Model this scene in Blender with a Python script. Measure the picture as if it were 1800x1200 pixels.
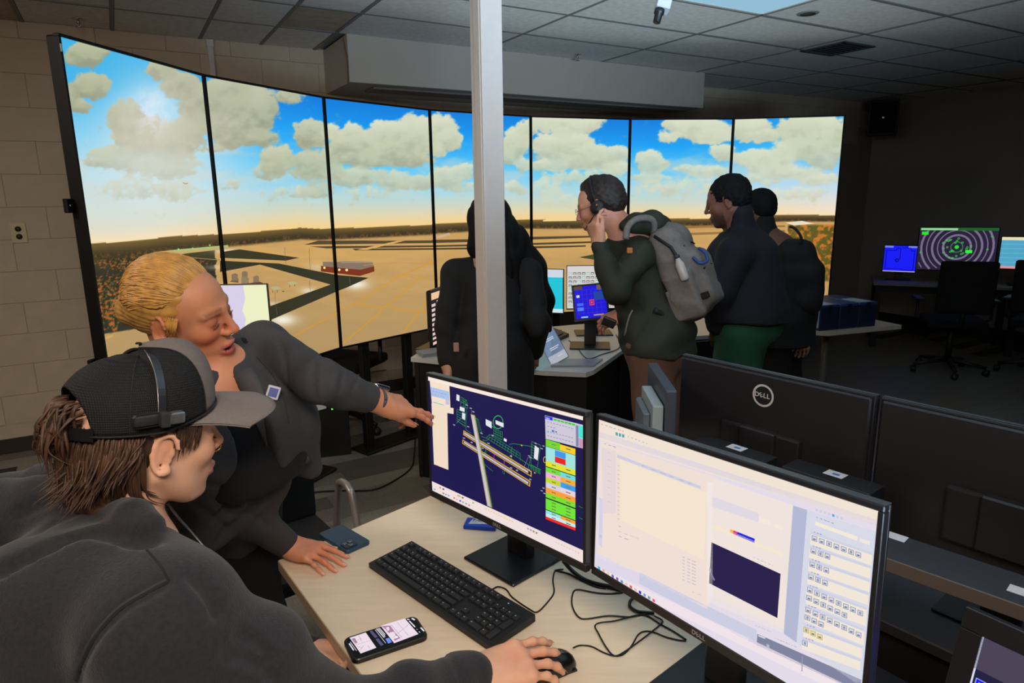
import bpy, bmesh, math, random
import numpy as np
from mathutils import Matrix, Vector
random.seed(7)
rng = np.random.RandomState(11)
C = bpy.context.scene.collection
for o in list(bpy.data.objects):
    bpy.data.objects.remove(o)

# ------------------------------------------------------------------ camera
F_PX, PITCH, ROLL, EYE = 1170.0, 0.2144, -0.0133, 1.632
_fw = np.array([0, math.cos(PITCH), -math.sin(PITCH)])
_u0 = np.array([0, math.sin(PITCH), math.cos(PITCH)])
_r0 = np.array([1.0, 0, 0])
_r = math.cos(ROLL) * _r0 + math.sin(ROLL) * _u0
_u = -math.sin(ROLL) * _r0 + math.cos(ROLL) * _u0
cam_data = bpy.data.cameras.new('camera')
cam_data.sensor_width = 36.0
cam_data.lens = F_PX / 1800.0 * 36.0
cam_data.clip_start = 0.05
cam = bpy.data.objects.new('camera', cam_data)
C.objects.link(cam)
cam.matrix_world = Matrix(((_r[0], _u[0], -_fw[0], 0), (_r[1], _u[1], -_fw[1], 0),
                           (_r[2], _u[2], -_fw[2], EYE), (0, 0, 0, 1)))
bpy.context.scene.camera = cam

# ------------------------------------------------------------------ world, lights, exposure
world = bpy.data.worlds.new('world')
bpy.context.scene.world = world
world.use_nodes = True
world.node_tree.nodes['Background'].inputs[0].default_value = (0.55, 0.6, 0.7, 1)
world.node_tree.nodes['Background'].inputs[1].default_value = 0.03
vs = bpy.context.scene.view_settings
vs.view_transform = 'Standard'
vs.look = 'None'
vs.exposure = 0.0
vs.gamma = 1.0
vs.use_curve_mapping = False

def area(name, loc, target, size, power, col, spread=math.pi):
    l = bpy.data.lights.new(name, 'AREA')
    l.shape = 'RECTANGLE'
    l.size, l.size_y = size
    l.energy = power
    l.color = col
    l.spread = spread
    o = bpy.data.objects.new(name, l)
    C.objects.link(o)
    o.location = loc
    d = Vector(target) - Vector(loc)
    o.rotation_euler = d.to_track_quat('-Z', 'Y').to_euler()
    return o
# ceiling luminaires of the room behind and beside the viewer
area('ceiling_luminaire_behind', (0.15, -0.75, 2.6), (-0.45, 1.0, 0.9), (1.1, 0.5), 26, (1.0, 0.86, 0.72), 2.1)
area('ceiling_luminaire_side', (-2.2, 1.2, 2.62), (-2.0, 2.0, 0.9), (0.9, 0.5), 22, (1.0, 0.88, 0.76), 2.6)
area('added_ceiling_fill', (1.2, -0.2, 1.2), (1.05, 2.0, 2.72), (1.6, 0.5), 42, (0.58, 0.80, 1.0), 1.2)  # unseen bluish uplight added to brighten the ceiling

def A(px, py, D):
    "point D metres along the view axis"
    d = _fw + (px - 900) / F_PX * _r - (py - 600) / F_PX * _u
    return np.array([0, 0, EYE]) + d * D
def Z(px, py, z):
    d = _fw + (px - 900) / F_PX * _r - (py - 600) / F_PX * _u
    return np.array([0, 0, EYE]) + d * (z - EYE) / d[2]
def PX(P):
    P = np.atleast_2d(P) - np.array([0, 0, EYE])
    z = P @ _fw
    return np.c_[900 + F_PX * (P @ _r) / z, 600 - F_PX * (P @ _u) / z]
def on_plane(px, py, p0, n):
    px = np.atleast_1d(np.asarray(px, float)); py = np.atleast_1d(np.asarray(py, float))
    d = _fw + np.outer((px - 900) / F_PX, _r) - np.outer((py - 600) / F_PX, _u)
    o = np.array([0, 0, EYE])
    t = ((np.asarray(p0) - o) @ n) / (d @ n)
    return o + d * t[:, None]

# ------------------------------------------------------------------ colours and materials
def lin(c):
    c = np.asarray(c, float) / 255.0
    return np.where(c <= 0.04045, c / 12.92, ((c + 0.055) / 1.055) ** 2.4)
MATS = {}
def mat(name, col, rough=0.6, metal=0.0, noise=0.0, nscale=40.0, bump=0.0, bscale=200.0, spec=0.5,
        stretch=(1, 1, 1), sheen=0.0, sss=0.0, coat=0.0, attr=None, coords='Object'):
    if name in MATS:
        return MATS[name]
    m = bpy.data.materials.new(name)
    m.use_nodes = True
    nt = m.node_tree
    b = nt.nodes['Principled BSDF']
    c = lin(col)
    b.inputs['Base Color'].default_value = (*c, 1)
    b.inputs['Roughness'].default_value = rough
    b.inputs['Metallic'].default_value = metal
    b.inputs['Specular IOR Level'].default_value = spec
    if sheen:
        b.inputs['Sheen Weight'].default_value = sheen
    if coat:
        b.inputs['Coat Weight'].default_value = coat
    if sss:
        b.inputs['Subsurface Weight'].default_value = sss
        b.inputs['Subsurface Radius'].default_value = (0.9, 0.35, 0.2)
        b.inputs['Subsurface Scale'].default_value = 0.01
    tc = nt.nodes.new('ShaderNodeTexCoord')
    mp = nt.nodes.new('ShaderNodeMapping')
    mp.inputs['Scale'].default_value = stretch
    nt.links.new(tc.outputs[coords], mp.inputs[0])
    src = None
    if attr:
        an = nt.nodes.new('ShaderNodeAttribute')
        an.attribute_name = attr
        src = an.outputs['Color']
        nt.links.new(src, b.inputs['Base Color'])
    if noise:
        n = nt.nodes.new('ShaderNodeTexNoise')
        n.inputs['Scale'].default_value = nscale
        n.inputs['Detail'].default_value = 5
        nt.links.new(mp.outputs[0], n.inputs['Vector'])
        mr = nt.nodes.new('ShaderNodeMapRange')
        mr.inputs[1].default_value = 0.3
        mr.inputs[2].default_value = 0.7
        mr.inputs[3].default_value = 1 - noise
        mr.inputs[4].default_value = 1 + noise
        nt.links.new(n.outputs[0], mr.inputs[0])
        vm = nt.nodes.new('ShaderNodeVectorMath')
        vm.operation = 'SCALE'
        if src is not None:
            nt.links.new(src, vm.inputs[0])
        else:
            vm.inputs[0].default_value = tuple(c)
        nt.links.new(mr.outputs[0], vm.inputs['Scale'])
        nt.links.new(vm.outputs[0], b.inputs['Base Color'])
    if bump:
        n = nt.nodes.new('ShaderNodeTexNoise')
        n.inputs['Scale'].default_value = bscale
        n.inputs['Detail'].default_value = 4
        nt.links.new(mp.outputs[0], n.inputs['Vector'])
        bp = nt.nodes.new('ShaderNodeBump')
        bp.inputs['Strength'].default_value = bump
        bp.inputs['Distance'].default_value = 0.004
        nt.links.new(n.outputs[0], bp.inputs['Height'])
        nt.links.new(bp.outputs[0], b.inputs['Normal'])
    MATS[name] = m
    return m
def emit(name, col, strength=1.0):
    if name in MATS:
        return MATS[name]
    m = bpy.data.materials.new(name)
    m.use_nodes = True
    b = m.node_tree.nodes['Principled BSDF']
    b.inputs['Base Color'].default_value = (0.01, 0.01, 0.01, 1)
    b.inputs['Roughness'].default_value = 0.5
    b.inputs['Emission Color'].default_value = (*lin(col), 1)
    b.inputs['Emission Strength'].default_value = strength
    MATS[name] = m
    return m
def screen_mat(strength=1.0, name='display_glow'):
    if name in MATS:
        return MATS[name]
    m = bpy.data.materials.new(name)
    m.use_nodes = True
    nt = m.node_tree
    b = nt.nodes['Principled BSDF']
    b.inputs['Base Color'].default_value = (0.008, 0.008, 0.008, 1)
    b.inputs['Roughness'].default_value = 0.6
    b.inputs['Specular IOR Level'].default_value = 0.2
    an = nt.nodes.new('ShaderNodeAttribute')
    an.attribute_name = 'Col'
    nt.links.new(an.outputs['Color'], b.inputs['Emission Color'])
    b.inputs['Emission Strength'].default_value = strength
    MATS[name] = m
    return m

# ------------------------------------------------------------------ mesh helpers
class MB:
    "collects boxes, tubes, lathes and polygons into one mesh"
    def __init__(s):
        s.v = []; s.f = []; s.sm = []
    def add(s, verts, faces, smooth=False):
        n = len(s.v)
        s.v += [tuple(map(float, p)) for p in verts]
        s.f += [tuple(i + n for i in f) for f in faces]
        s.sm += [smooth] * len(faces)
        return s
    def bm(s, bm, smooth=False):
        bm.verts.index_update()
        s.add([v.co[:] for v in bm.verts], [[v.index for v in f.verts] for f in bm.faces], smooth)
        bm.free()
        return s
    def box(s, x0, x1, y0, y1, z0, z1, bev=0.0, seg=1, M=None):
        bm = bmesh.new()
        bmesh.ops.create_cube(bm, size=1.0)
        for v in bm.verts:
            v.co = Vector(((x0 + x1) / 2 + v.co.x * (x1 - x0), (y0 + y1) / 2 + v.co.y * (y1 - y0),
                           (z0 + z1) / 2 + v.co.z * (z1 - z0)))
        if bev:
            bmesh.ops.bevel(bm, geom=bm.edges[:], offset=bev, segments=seg, profile=0.6, affect='EDGES')
        if M is not None:
            bmesh.ops.transform(bm, matrix=M, verts=bm.verts)
        return s.bm(bm)
    def prism(s, pts, z0, z1, axis='z'):
        n = len(pts)
        def P(p, z):
            return (p[0], p[1], z) if axis == 'z' else ((p[0], z, p[1]) if axis == 'y' else (z, p[0], p[1]))
        v = [P(p, z0) for p in pts] + [P(p, z1) for p in pts]
        f = [tuple(range(n))[::-1], tuple(range(n, 2 * n))]
        f += [(i, (i + 1) % n, (i + 1) % n + n, i + n) for i in range(n)]
        s.add(v, f)
        return s
    def tube(s, path, r, seg=8, smooth=True, cap=True):
        path = [np.asarray(p, float) for p in path]
        rr = r if hasattr(r, '__len__') else [r] * len(path)
        v = []; f = []
        prev = None
        for i, p in enumerate(path):
            t = path[min(i + 1, len(path) - 1)] - path[max(i - 1, 0)]
            t = t / (np.linalg.norm(t) + 1e-9)
            if prev is None:
                a = np.array([0, 0, 1.0]) if abs(t[2]) < 0.9 else np.array([1.0, 0, 0])
            else:
                a = prev
            a = a - t * (a @ t)
            a /= np.linalg.norm(a) + 1e-9
            prev = a
            b = np.cross(t, a)
            for k in range(seg):
                th = 2 * math.pi * k / seg
                v.append(p + rr[i] * (math.cos(th) * a + math.sin(th) * b))
        for i in range(len(path) - 1):
            for k in range(seg):
                f.append((i * seg + k, i * seg + (k + 1) % seg, (i + 1) * seg + (k + 1) % seg, (i + 1) * seg + k))
        if cap:
            f.append(tuple(range(seg))[::-1])
            f.append(tuple(range((len(path) - 1) * seg, len(path) * seg)))
        s.add(v, f, smooth)
        return s
    def lathe(s, prof, seg=20, M=None, smooth=True):
        v = []; f = []
        for (r, z) in prof:
            for k in range(seg):
                th = 2 * math.pi * k / seg
                v.append((r * math.cos(th), r * math.sin(th), z))
        n = len(prof)
        for i in range(n - 1):
            for k in range(seg):
                f.append((i * seg + k, i * seg + (k + 1) % seg, (i + 1) * seg + (k + 1) % seg, (i + 1) * seg + k))
        f.append(tuple(range(seg))[::-1]); f.append(tuple(range((n - 1) * seg, n * seg)))
        if M is not None:
            v = [M @ Vector(p) for p in v]
        s.add(v, f, smooth)
        return s
    def mesh(s, name='m'):
        me = bpy.data.meshes.new(name)
        me.from_pydata(s.v, [], s.f)
        me.polygons.foreach_set('use_smooth', s.sm)
        me.update()
        return me
def obj(name, mb, m=None, parent=None, label=None, cat=None, group=None, kind=None, loc=None, M=None):
    me = mb.mesh(name) if isinstance(mb, MB) else mb
    if m is not None and len(me.materials) == 0:
        me.materials.append(m)
    o = bpy.data.objects.new(name, me)
    C.objects.link(o)
    if parent is not None:
        o.parent = parent
    if loc is not None:
        o.location = loc
    if M is not None:
        o.matrix_local = M
    tag(o, label, cat, group, kind)
    return o
def tag(o, label=None, cat=None, group=None, kind=None):
    if label: o['label'] = label
    if cat: o['category'] = cat
    if group: o['group'] = group
    if kind: o['kind'] = kind
    return o
def thing(name, M, label, cat, group=None, kind=None):
    o = bpy.data.objects.new(name, None)
    o.empty_display_size = 0.1
    C.objects.link(o)
    o.matrix_world = M
    return tag(o, label, cat, group, kind)
def frame(origin, x, y, z):
    x = np.asarray(x, float); y = np.asarray(y, float); z = np.asarray(z, float)
    return Matrix(((x[0], y[0], z[0], origin[0]), (x[1], y[1], z[1], origin[1]),
                   (x[2], y[2], z[2], origin[2]), (0, 0, 0, 1)))
def yawM(x, y, z, yaw):
    return Matrix.Translation((x, y, z)) @ Matrix.Rotation(yaw, 4, 'Z')
def copy_tree(o, M, label=None, group=None):
    r = o.copy(); C.objects.link(r); r.matrix_world = M
    if label: r['label'] = label
    if group: r['group'] = group
    for ch in list(o.children):
        c = ch.copy(); C.objects.link(c); c.parent = r
        for g in list(ch.children):
            d = g.copy(); C.objects.link(d); d.parent = c
    return r
def norm(v):
    v = np.asarray(v, float)
    return v / np.linalg.norm(v)
def spline(pts, n=8):
    "Catmull-Rom through points"
    P = [np.asarray(p, float) for p in pts]
    P = [2 * P[0] - P[1]] + P + [2 * P[-1] - P[-2]]
    out = []
    for i in range(1, len(P) - 2):
        for k in range(n):
            t = k / n
            out.append(0.5 * ((2 * P[i]) + (-P[i - 1] + P[i + 1]) * t + (2 * P[i - 1] - 5 * P[i] + 4 * P[i + 1] - P[i + 2]) * t * t
                              + (-P[i - 1] + 3 * P[i] - 3 * P[i + 1] + P[i + 2]) * t ** 3))
    out.append(P[-2])
    return out

# numpy value noise
def _hash(ix, iy, iz):
    h = (ix * 374761393 + iy * 668265263 + iz * 2147483647 + 1274126177) & 0xffffffff
    h = ((h ^ (h >> 13)) * 1274126177) & 0xffffffff
    h = h ^ (h >> 16)
    return (h & 0xffff) / 65535.0
def vnoise(x, y, z=None):
    x = np.asarray(x, float); y = np.asarray(y, float)
    z = np.zeros_like(x) if z is None else np.asarray(z, float)
    ix, iy, iz = np.floor(x).astype(np.int64), np.floor(y).astype(np.int64), np.floor(z).astype(np.int64)
    fx, fy, fz = x - ix, y - iy, z - iz
    fx, fy, fz = fx * fx * (3 - 2 * fx), fy * fy * (3 - 2 * fy), fz * fz * (3 - 2 * fz)
    r = 0
    for dx in (0, 1):
        for dy in (0, 1):
            for dz in (0, 1):
                w = (fx if dx else 1 - fx) * (fy if dy else 1 - fy) * (fz if dz else 1 - fz)
                r = r + w * _hash(ix + dx, iy + dy, iz + dz)
    return r
def fbm(x, y, oct=5, z=None):
    a, s, t = 0.5, 0.0, 0.0
    for i in range(oct):
        s = s + a * vnoise(x * 2 ** i + 17.3 * i, y * 2 ** i + 9.1 * i, None if z is None else z * 2 ** i)
        t += a; a *= 0.5
    return s / t

# a flat print on a plane: coloured polygons in panel coordinates (metres, x right, z up, facing -y)
class Print:
    def __init__(s):
        s.v = []; s.f = []; s.c = []; s.layer = 0
    def poly(s, pts, col, lift=None):
        y = -0.00006 * s.layer if lift is None else -lift
        n = len(s.v)
        s.v += [(p[0], y, p[1]) for p in pts]
        s.f.append(tuple(range(n, n + len(pts))))
        s.c.append(lin(col))
    def rect(s, x0, z0, x1, z1, col):
        s.poly([(x0, z0), (x1, z0), (x1, z1), (x0, z1)], col)
    def line(s, pts, w, col):
        for a, b in zip(pts[:-1], pts[1:]):
            a = np.asarray(a, float); b = np.asarray(b, float)
            d = b - a; L = np.hypot(*d)
            if L < 1e-6: continue
            n = np.array([-d[1], d[0]]) / L * w / 2; e = d / L * w * 0.3
            s.poly([a - n - e, b - n + e, b + n + e, a + n - e], col)
    def disc(s, x, z, r, col, n=12, rz=None):
        rz = rz or r
        s.poly([(x + r * math.cos(2 * math.pi * k / n), z + rz * math.sin(2 * math.pi * k / n)) for k in range(n)], col)
    def ring(s, x, z, r, w, col, n=24, clip=None):
        pts = [(x + r * math.cos(2 * math.pi * k / n), z + r * math.sin(2 * math.pi * k / n)) for k in range(n + 1)]
        for a, b in zip(pts[:-1], pts[1:]):
            if clip and not (clip[0] < a[0] < clip[1] and clip[2] < a[1] < clip[3] and clip[0] < b[0] < clip[1] and clip[2] < b[1] < clip[3]):
                continue
            s.line([a, b], w, col)
    def up(s):
        s.layer += 1
    def build(s, name, parent, m=None, **kw):
        me = bpy.data.meshes.new(name)
        me.from_pydata(s.v, [], s.f)
        at = me.color_attributes.new('Col', 'FLOAT_COLOR', 'CORNER')
        arr = []
        for f, c in zip(s.f, s.c):
            for _ in f: arr += [c[0], c[1], c[2], 1.0]
        at.data.foreach_set('color', arr)
        me.update()
        return obj(name, me, m or screen_mat(), parent, **kw)
# ------------------------------------------------------------------ room shell (u along the back wall, v away from it)
PHI = 0.526
UU = np.array([math.cos(PHI), math.sin(PHI), 0]); VV = np.array([math.sin(PHI), -math.cos(PHI), 0])
R0 = np.array([0, 6.25, 0]) + 0.08 * VV
def RM(u, v, z=0, rot=0):
    "matrix at a room position: local x = u, local y = -v (into the wall), local z up"
    p = R0 + u * UU + v * VV + np.array([0, 0, z])
    return frame(p, UU, -VV, (0, 0, 1)) @ Matrix.Rotation(rot, 4, 'Z')
def RP(u, v, z=0):
    return R0 + u * UU + v * VV + np.array([0, 0, z])
def UVof(p):
    d = np.asarray(p, float) - R0
    return d @ UU, d @ VV, p[2]
CEIL = 2.72
UL, UR, VN = -4.9, 5.32, 8.6      # left wall, right wall, near wall

wall_m = mat('painted_block', (190, 175, 155), 0.75, noise=0.05, nscale=9, bump=0.25, bscale=120)
joint_m = mat('block_joint', (168, 154, 136), 0.9)
drywall_m = mat('grey_drywall', (178, 170, 160), 0.8, noise=0.03, nscale=5, bump=0.1, bscale=150)
tile_m = mat('ceiling_board', (222, 222, 220), 0.9, noise=0.10, nscale=28, bump=0.35, bscale=90)
tile2_m = mat('ceiling_board_stained', (178, 168, 150), 0.9, noise=0.14, nscale=12, bump=0.35, bscale=90)
grid_m = mat('ceiling_grid_metal', (120, 122, 124), 0.5)
plank_ms = [mat('floor_plank_%s' % n, c, 0.45, noise=0.16, nscale=14, stretch=(1, 14, 1), spec=0.4)
            for n, c in (('grey', (128, 122, 114)), ('light', (146, 140, 130)), ('dark', (106, 100, 94)))]
subfloor_m = mat('floor_joint', (52, 48, 44), 0.8)
base_m = mat('baseboard_rubber', (46, 38, 33), 0.6)

def slab(name, u0, u1, v0, v1, z0, z1, m, kind='structure', bev=0.0, parent=None, label=None):
    o = obj(name, MB().box(u0, u1, -v1, -v0, z0, z1, bev), m, parent, label=label, kind=kind)
    if parent is None:
        o.matrix_world = RM(0, 0)
    return o
floor = slab('floor', UL, UR + 0.1, -0.1, VN, -0.06, -0.004, subfloor_m)
wb = slab('wall_back', UL - 0.1, UR + 0.1, -0.1, 0, 0, CEIL + 0.1, joint_m)
wr = slab('wall_right', UR, UR + 0.1, 0, VN, 0, CEIL + 0.1, drywall_m)
wl = slab('wall_left', UL - 0.1, UL, 0, VN, 0, CEIL + 0.1, joint_m)
wn = slab('wall_near', UL - 0.1, UR + 0.1, VN, VN + 0.1, 0, CEIL + 0.1, drywall_m)
ceiling = slab('ceiling', UL - 0.1, UR + 0.1, -0.1, VN, CEIL + 0.012, CEIL + 0.1, grid_m)
slab('baseboard_back', UL, UR, 0.0, 0.016, 0, 0.1, base_m, bev=0.003)
slab('baseboard_right', UR - 0.016, UR, 0.016, VN, 0, 0.1, base_m, bev=0.003)

# painted concrete blocks, each proud of its recessed joint
bh, bw, bj = 0.2032, 0.4064, 0.0028
def block_mesh(w, name):
    return MB().box(-w / 2 + bj / 2, w / 2 - bj / 2, -0.0035, 0.006, bj / 2, bh - bj / 2, 0.002).mesh(name)
full_block = block_mesh(bw, 'block')
cnt = 0
ncourse = int(CEIL / bh) + 1
for k in range(ncourse):
    z0 = k * bh - 0.02
    off = (bw / 2 if k % 2 else 0) + 0.13
    n0 = int((UL - off) / bw) - 1
    for j in range(n0, 40):
        uc = off + j * bw
        if uc < UL + bw / 2 - 0.01 or uc > UR - bw / 2: continue
        vis = (uc < -1.25) or (z0 > 2.05 and not (z0 > 2.3 and uc < 1.6))
        if not vis: continue
        h1 = min(z0 + bh, CEIL + 0.005)
        if h1 - z0 < 0.05: continue
        if z0 + bh <= CEIL + 0.02:
            b = bpy.data.objects.new('block', full_block)
            if not full_block.materials: full_block.materials.append(wall_m)
            C.objects.link(b); b.parent = wb
            b.location = (uc, 0, max(z0, 0.0) if k == 0 else z0)
        else:
            b = obj('block', MB().box(-bw / 2 + bj / 2, bw / 2 - bj / 2, -0.005, 0.006, bj / 2, h1 - z0, 0.002), wall_m, wb, loc=(uc, 0, z0))
        cnt += 1

# floor planks laid along u
pw, pl = 0.15, 1.2
pm = [MB().box(0.0008, pw - 0.0008, 0.0008, pl - 0.0008, -0.004, 0.0, 0.0).mesh('plank') for _ in plank_ms]
for me, mm in zip(pm, plank_ms): me.materials.append(mm)
np_ = 0
far = MB()
for i in range(int((UR - UL) / pl) + 2):
    for j in range(int(VN / pw)):
        v = j * pw
        u = UL - pl + i * pl + (j * 0.43 % 1.0) * pl
        if u < UL - 0.02 or u + pl > UR + 0.02: continue
        c = RP(u + pl / 2, v + pw / 2)
        q = PX(c)[0]
        D = (c - np.array([0, 0, EYE])) @ _fw
        near = D > 1.0 and 0 < q[0] < 1100 and 600 < q[1] < 1000
        me = pm[(i * 7 + j * 5 + (i * j) % 3) % 3]
        if near and np_ < 290:
            p = bpy.data.objects.new('plank', me); C.objects.link(p); p.parent = floor
            p.matrix_local = Matrix.Translation((u, -v, 0)) @ Matrix.Rotation(-math.pi / 2, 4, 'Z')
            np_ += 1
        else:
            far.box(u + 0.0008, u + pl - 0.0008, -v - pw + 0.0008, -v - 0.0008, -0.004, 0.0)
obj('distant_planks', far, mat('floor_plank_far', (122, 116, 108), 0.45, noise=0.16, nscale=14, stretch=(14, 1, 1), spec=0.4), floor, kind='stuff')

# suspended ceiling: boards in a metal grid, 1.08 x 0.54 here; the left strip is cut narrower
us = [UL, -4.55, -3.98, -3.5, -3.02, -2.5, -2.1, -1.72, -0.585, 0.5, 1.58, 2.66, 3.74, 4.82, UR]
vs_ = [0.0, 0.59] + [0.59 + 0.545 * k for k in range(1, 15)]
vs_ = [v for v in vs_ if v < VN] + [VN]
fixture = {(8, 4)}
for i in range(len(us) - 1):
    for j in range(len(vs_) - 1):
        u0, u1, v0, v1 = us[i], us[i + 1], vs_[j], vs_[j + 1]
        if u0 > -1.8 and u1 < 1.7 and j == 0: continue
        if (i, j) in fixture: continue
        sag = 0.002 * ((i * 5 + j * 3) % 3)
        g = 0.012
        st = (i, j) in ((6, 1), (2, 0))
        obj('ceiling_tile', MB().box(u0 + g, u1 - g, -v1 + g, -v0 - g, CEIL + 0.002 - sag, CEIL + 0.014, 0.002),
            tile2_m if st else tile_m, ceiling)
for u in us[1:-1]:
    obj('grid_bar', MB().box(u - 0.011, u + 0.011, -VN, 0, CEIL - 0.003, CEIL + 0.012), grid_m, ceiling)
for v in vs_[1:-1]:
    obj('grid_bar', MB().box(UL, UR, -v - 0.011, -v + 0.011, CEIL - 0.0031, CEIL + 0.012), grid_m, ceiling)

# bulkhead boxed in below the ceiling at the back wall
bulk = slab('trim_1', -1.655, 1.69, 0.0, 0.61, 2.41, CEIL, drywall_m, bev=0.004)
bulk['label'] = 'long painted bulkhead boxed in between the back wall and the ceiling'
dark_m = mat('dark_recess', (60, 52, 46), 0.8)
obj('soffit_strip', MB().box(-1.45, 1.60, -0.5, -0.30, 2.395, 2.41, 0.003), mat('soffit_strip', (120, 112, 108), 0.6), bulk)

# lit troffer, round detector, air vent, sprinklers
lt = thing('ceiling_light', RM((us[8] + us[9]) / 2, (vs_[4] + vs_[5]) / 2, CEIL), 'large pale blue lit rectangular light panel at the top edge of the ceiling', 'ceiling light')
w2, h2 = (us[9] - us[8]) / 2 - 0.012, (vs_[5] - vs_[4]) / 2 - 0.012
fr = MB()
for a, b, c, d in ((-w2, w2, -h2, -h2 + 0.02), (-w2, w2, h2 - 0.02, h2), (-w2, -w2 + 0.02, -h2, h2), (w2 - 0.02, w2, -h2, h2)):
    fr.box(a, b, c, d, -0.004, 0.012)
obj('frame', fr, mat('white_metal', (205, 205, 200), 0.4), lt)
obj('diffuser', MB().box(-w2 + 0.02, w2 - 0.02, -h2 + 0.02, h2 - 0.02, 0.0, 0.01), emit('troffer_lens', (140, 184, 208), 1.0), lt)

blackp = mat('black_plastic', (26, 26, 28), 0.45)
greyp = mat('grey_plastic', (120, 124, 128), 0.5)
def ceil_at(px, py):
    p = Z(px, py, CEIL)
    return UVof(p)
u, v, _ = ceil_at(1420, 24)
d = thing('smoke_detector', RM(u, v, CEIL), 'small dark round recessed detector on a ceiling tile near the bright light panel', 'detector')
obj('body', MB().lathe([(0.0, -0.006), (0.045, -0.006), (0.05, 0.0), (0.05, 0.004)], 24), blackp, d)
obj('ring', MB().lathe([(0.05, -0.004), (0.062, -0.003), (0.066, 0.001)], 24), greyp, d)
u, v, _ = ceil_at(1472, 84)
ve = thing('air_vent', RM(u, v, CEIL - 0.004), 'dark square slatted air vent in the ceiling above the right screens', 'vent')
m_ = MB()
S = 0.19
for a, b, c, dd in ((-S, S, -S, -S + 0.03), (-S, S, S - 0.03, S), (-S, -S + 0.03, -S, S), (S - 0.03, S, -S, S)):
    m_.box(a, b, c, dd, -0.01, 0.0, 0.002)
vent_m = mat('vent_metal', (70, 70, 74), 0.5)
obj('frame', m_, vent_m, ve)
for k in range(7):
    y = -S + 0.06 + k * (2 * S - 0.12) / 6
    obj('slat', MB().box(-S + 0.03, S - 0.03, y - 0.018, y + 0.018, -0.002, 0.002, M=Matrix.Translation((0, y, -0.004)) @ Matrix.Rotation(0.6, 4, 'X') @ Matrix.Translation((0, -y, 0))), vent_m, ve)
obj('backing', MB().box(-S + 0.02, S - 0.02, -S + 0.02, S - 0.02, 0.0, 0.003), mat('vent_dark', (12, 12, 14), 0.9), ve)
chrome = mat('chrome', (200, 200, 200), 0.25, 1.0)
for (px, py), lab in (((137, 34), 'tarnished sprinkler head on the ceiling above the left screen corner'), ((1015, 96), 'small sprinkler head on the ceiling in front of the bulkhead')):
    u, v, _ = ceil_at(px, py)
    if v < 0.12: v = 0.22
    s = thing('sprinkler', RM(u, v, CEIL), lab, 'sprinkler')
    obj('flange', MB().lathe([(0.0, -0.004), (0.028, -0.003), (0.034, 0.002)], 16), chrome, s)
    obj('stem', MB().tube([(0, 0, 0), (0, 0, -0.03)], 0.006).tube([(0.008, 0, -0.015), (0.012, 0, -0.03), (0, 0, -0.045)], 0.002).tube([(-0.008, 0, -0.015), (-0.012, 0, -0.03), (0, 0, -0.045)], 0.002), chrome, s)
    obj('deflector', MB().lathe([(0.0, -0.047), (0.02, -0.046), (0.02, -0.044)], 12), chrome, s)

# wall fittings
pp = on_plane(33, 409, R0 + 0.006 * VV, VV)[0]; u, v, z = UVof(pp)
wo = thing('wall_outlet', RM(u, 0.006, z), 'beige electrical outlet plate on the painted block wall left of the screens', 'outlet')
obj('plate', MB().box(-0.042, 0.042, -0.006, 0.0, -0.064, 0.064, 0.003, 2), mat('outlet_beige', (196, 180, 146), 0.4), wo)
for s in (-1, 1):
    obj('socket', MB().lathe([(0, 0), (0.017, 0), (0.017, 0.003)], 16, Matrix.Translation((0, -0.007, s * 0.024)) @ Matrix.Rotation(math.pi / 2, 4, 'X')), mat('outlet_dark', (50, 40, 32), 0.5), wo)
pp = on_plane(1652, 0, R0, VV)  # unused anchor
q = on_plane([366, 366], [50, 128], R0 + 0.02 * VV, VV)
u, v, z = UVof(q[0])
cond = thing('wall_conduit', RM(u, 0.0, 0), 'white vertical cable raceway on the block wall above the first two screens', 'conduit')
obj('cover', MB().box(-0.019, 0.019, -0.03, 0.0, 1.5, CEIL - 0.002, 0.003), mat('white_raceway', (205, 200, 196), 0.5), cond)
obj('clip', MB().box(-0.023, 0.023, -0.033, 0.0, CEIL - 0.05, CEIL - 0.002, 0.002), mat('white_raceway', (205, 200, 196), 0.5), cond)
# thin cable running down the bulkhead corner
cb = spline([(603, 66), (607, 85), (611, 110), (612, 147)], 6)
pts = []
for p in cb:
    pts.append(on_plane(p[0], p[1], R0 + 0.618 * VV, VV)[0])
tag(obj('bulkhead_cable', MB().tube(pts, 0.0035, 6), mat('brown_cable', (84, 62, 48), 0.6)), 'thin brown cable hanging down the left corner of the bulkhead', 'cable')

# black loudspeaker high on the right wall beside the corner
sz = 0; q_s = RP(UR - .30, .30, 0); D_s = (q_s - np.array([0, 0, EYE])) @ _fw; sz = A(1509, 218, D_s)[2] + .0
sc_ = RP(UR - .30, .30, sz); sy_ = norm(np.array([0, 0, sz]) - sc_); sx_ = np.array([sy_[1], -sy_[0], 0])
spk = thing('loudspeaker', frame(sc_, sx_, sy_, (0, 0, 1)), 'black box loudspeaker mounted high in the corner right of the last screen', 'speaker')
obj('cabinet', MB().box(-0.16, 0.16, 0.03, 0.22, -0.2, 0.2, 0.012, 2), blackp, spk)
obj('grille', MB().box(-0.14, 0.14, 0.22, 0.228, -0.18, 0.18, 0.004), mat('speaker_grille', (16, 16, 18), 0.9, bump=0.5, bscale=300), spk)
obj('badge', MB().box(-0.012, 0.012, 0.228, 0.231, -0.01, 0.01, 0.001), chrome, spk)
obj('bracket', MB().box(-0.03, 0.03, -0.26, 0.035, -0.05, 0.05), blackp, spk)

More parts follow.
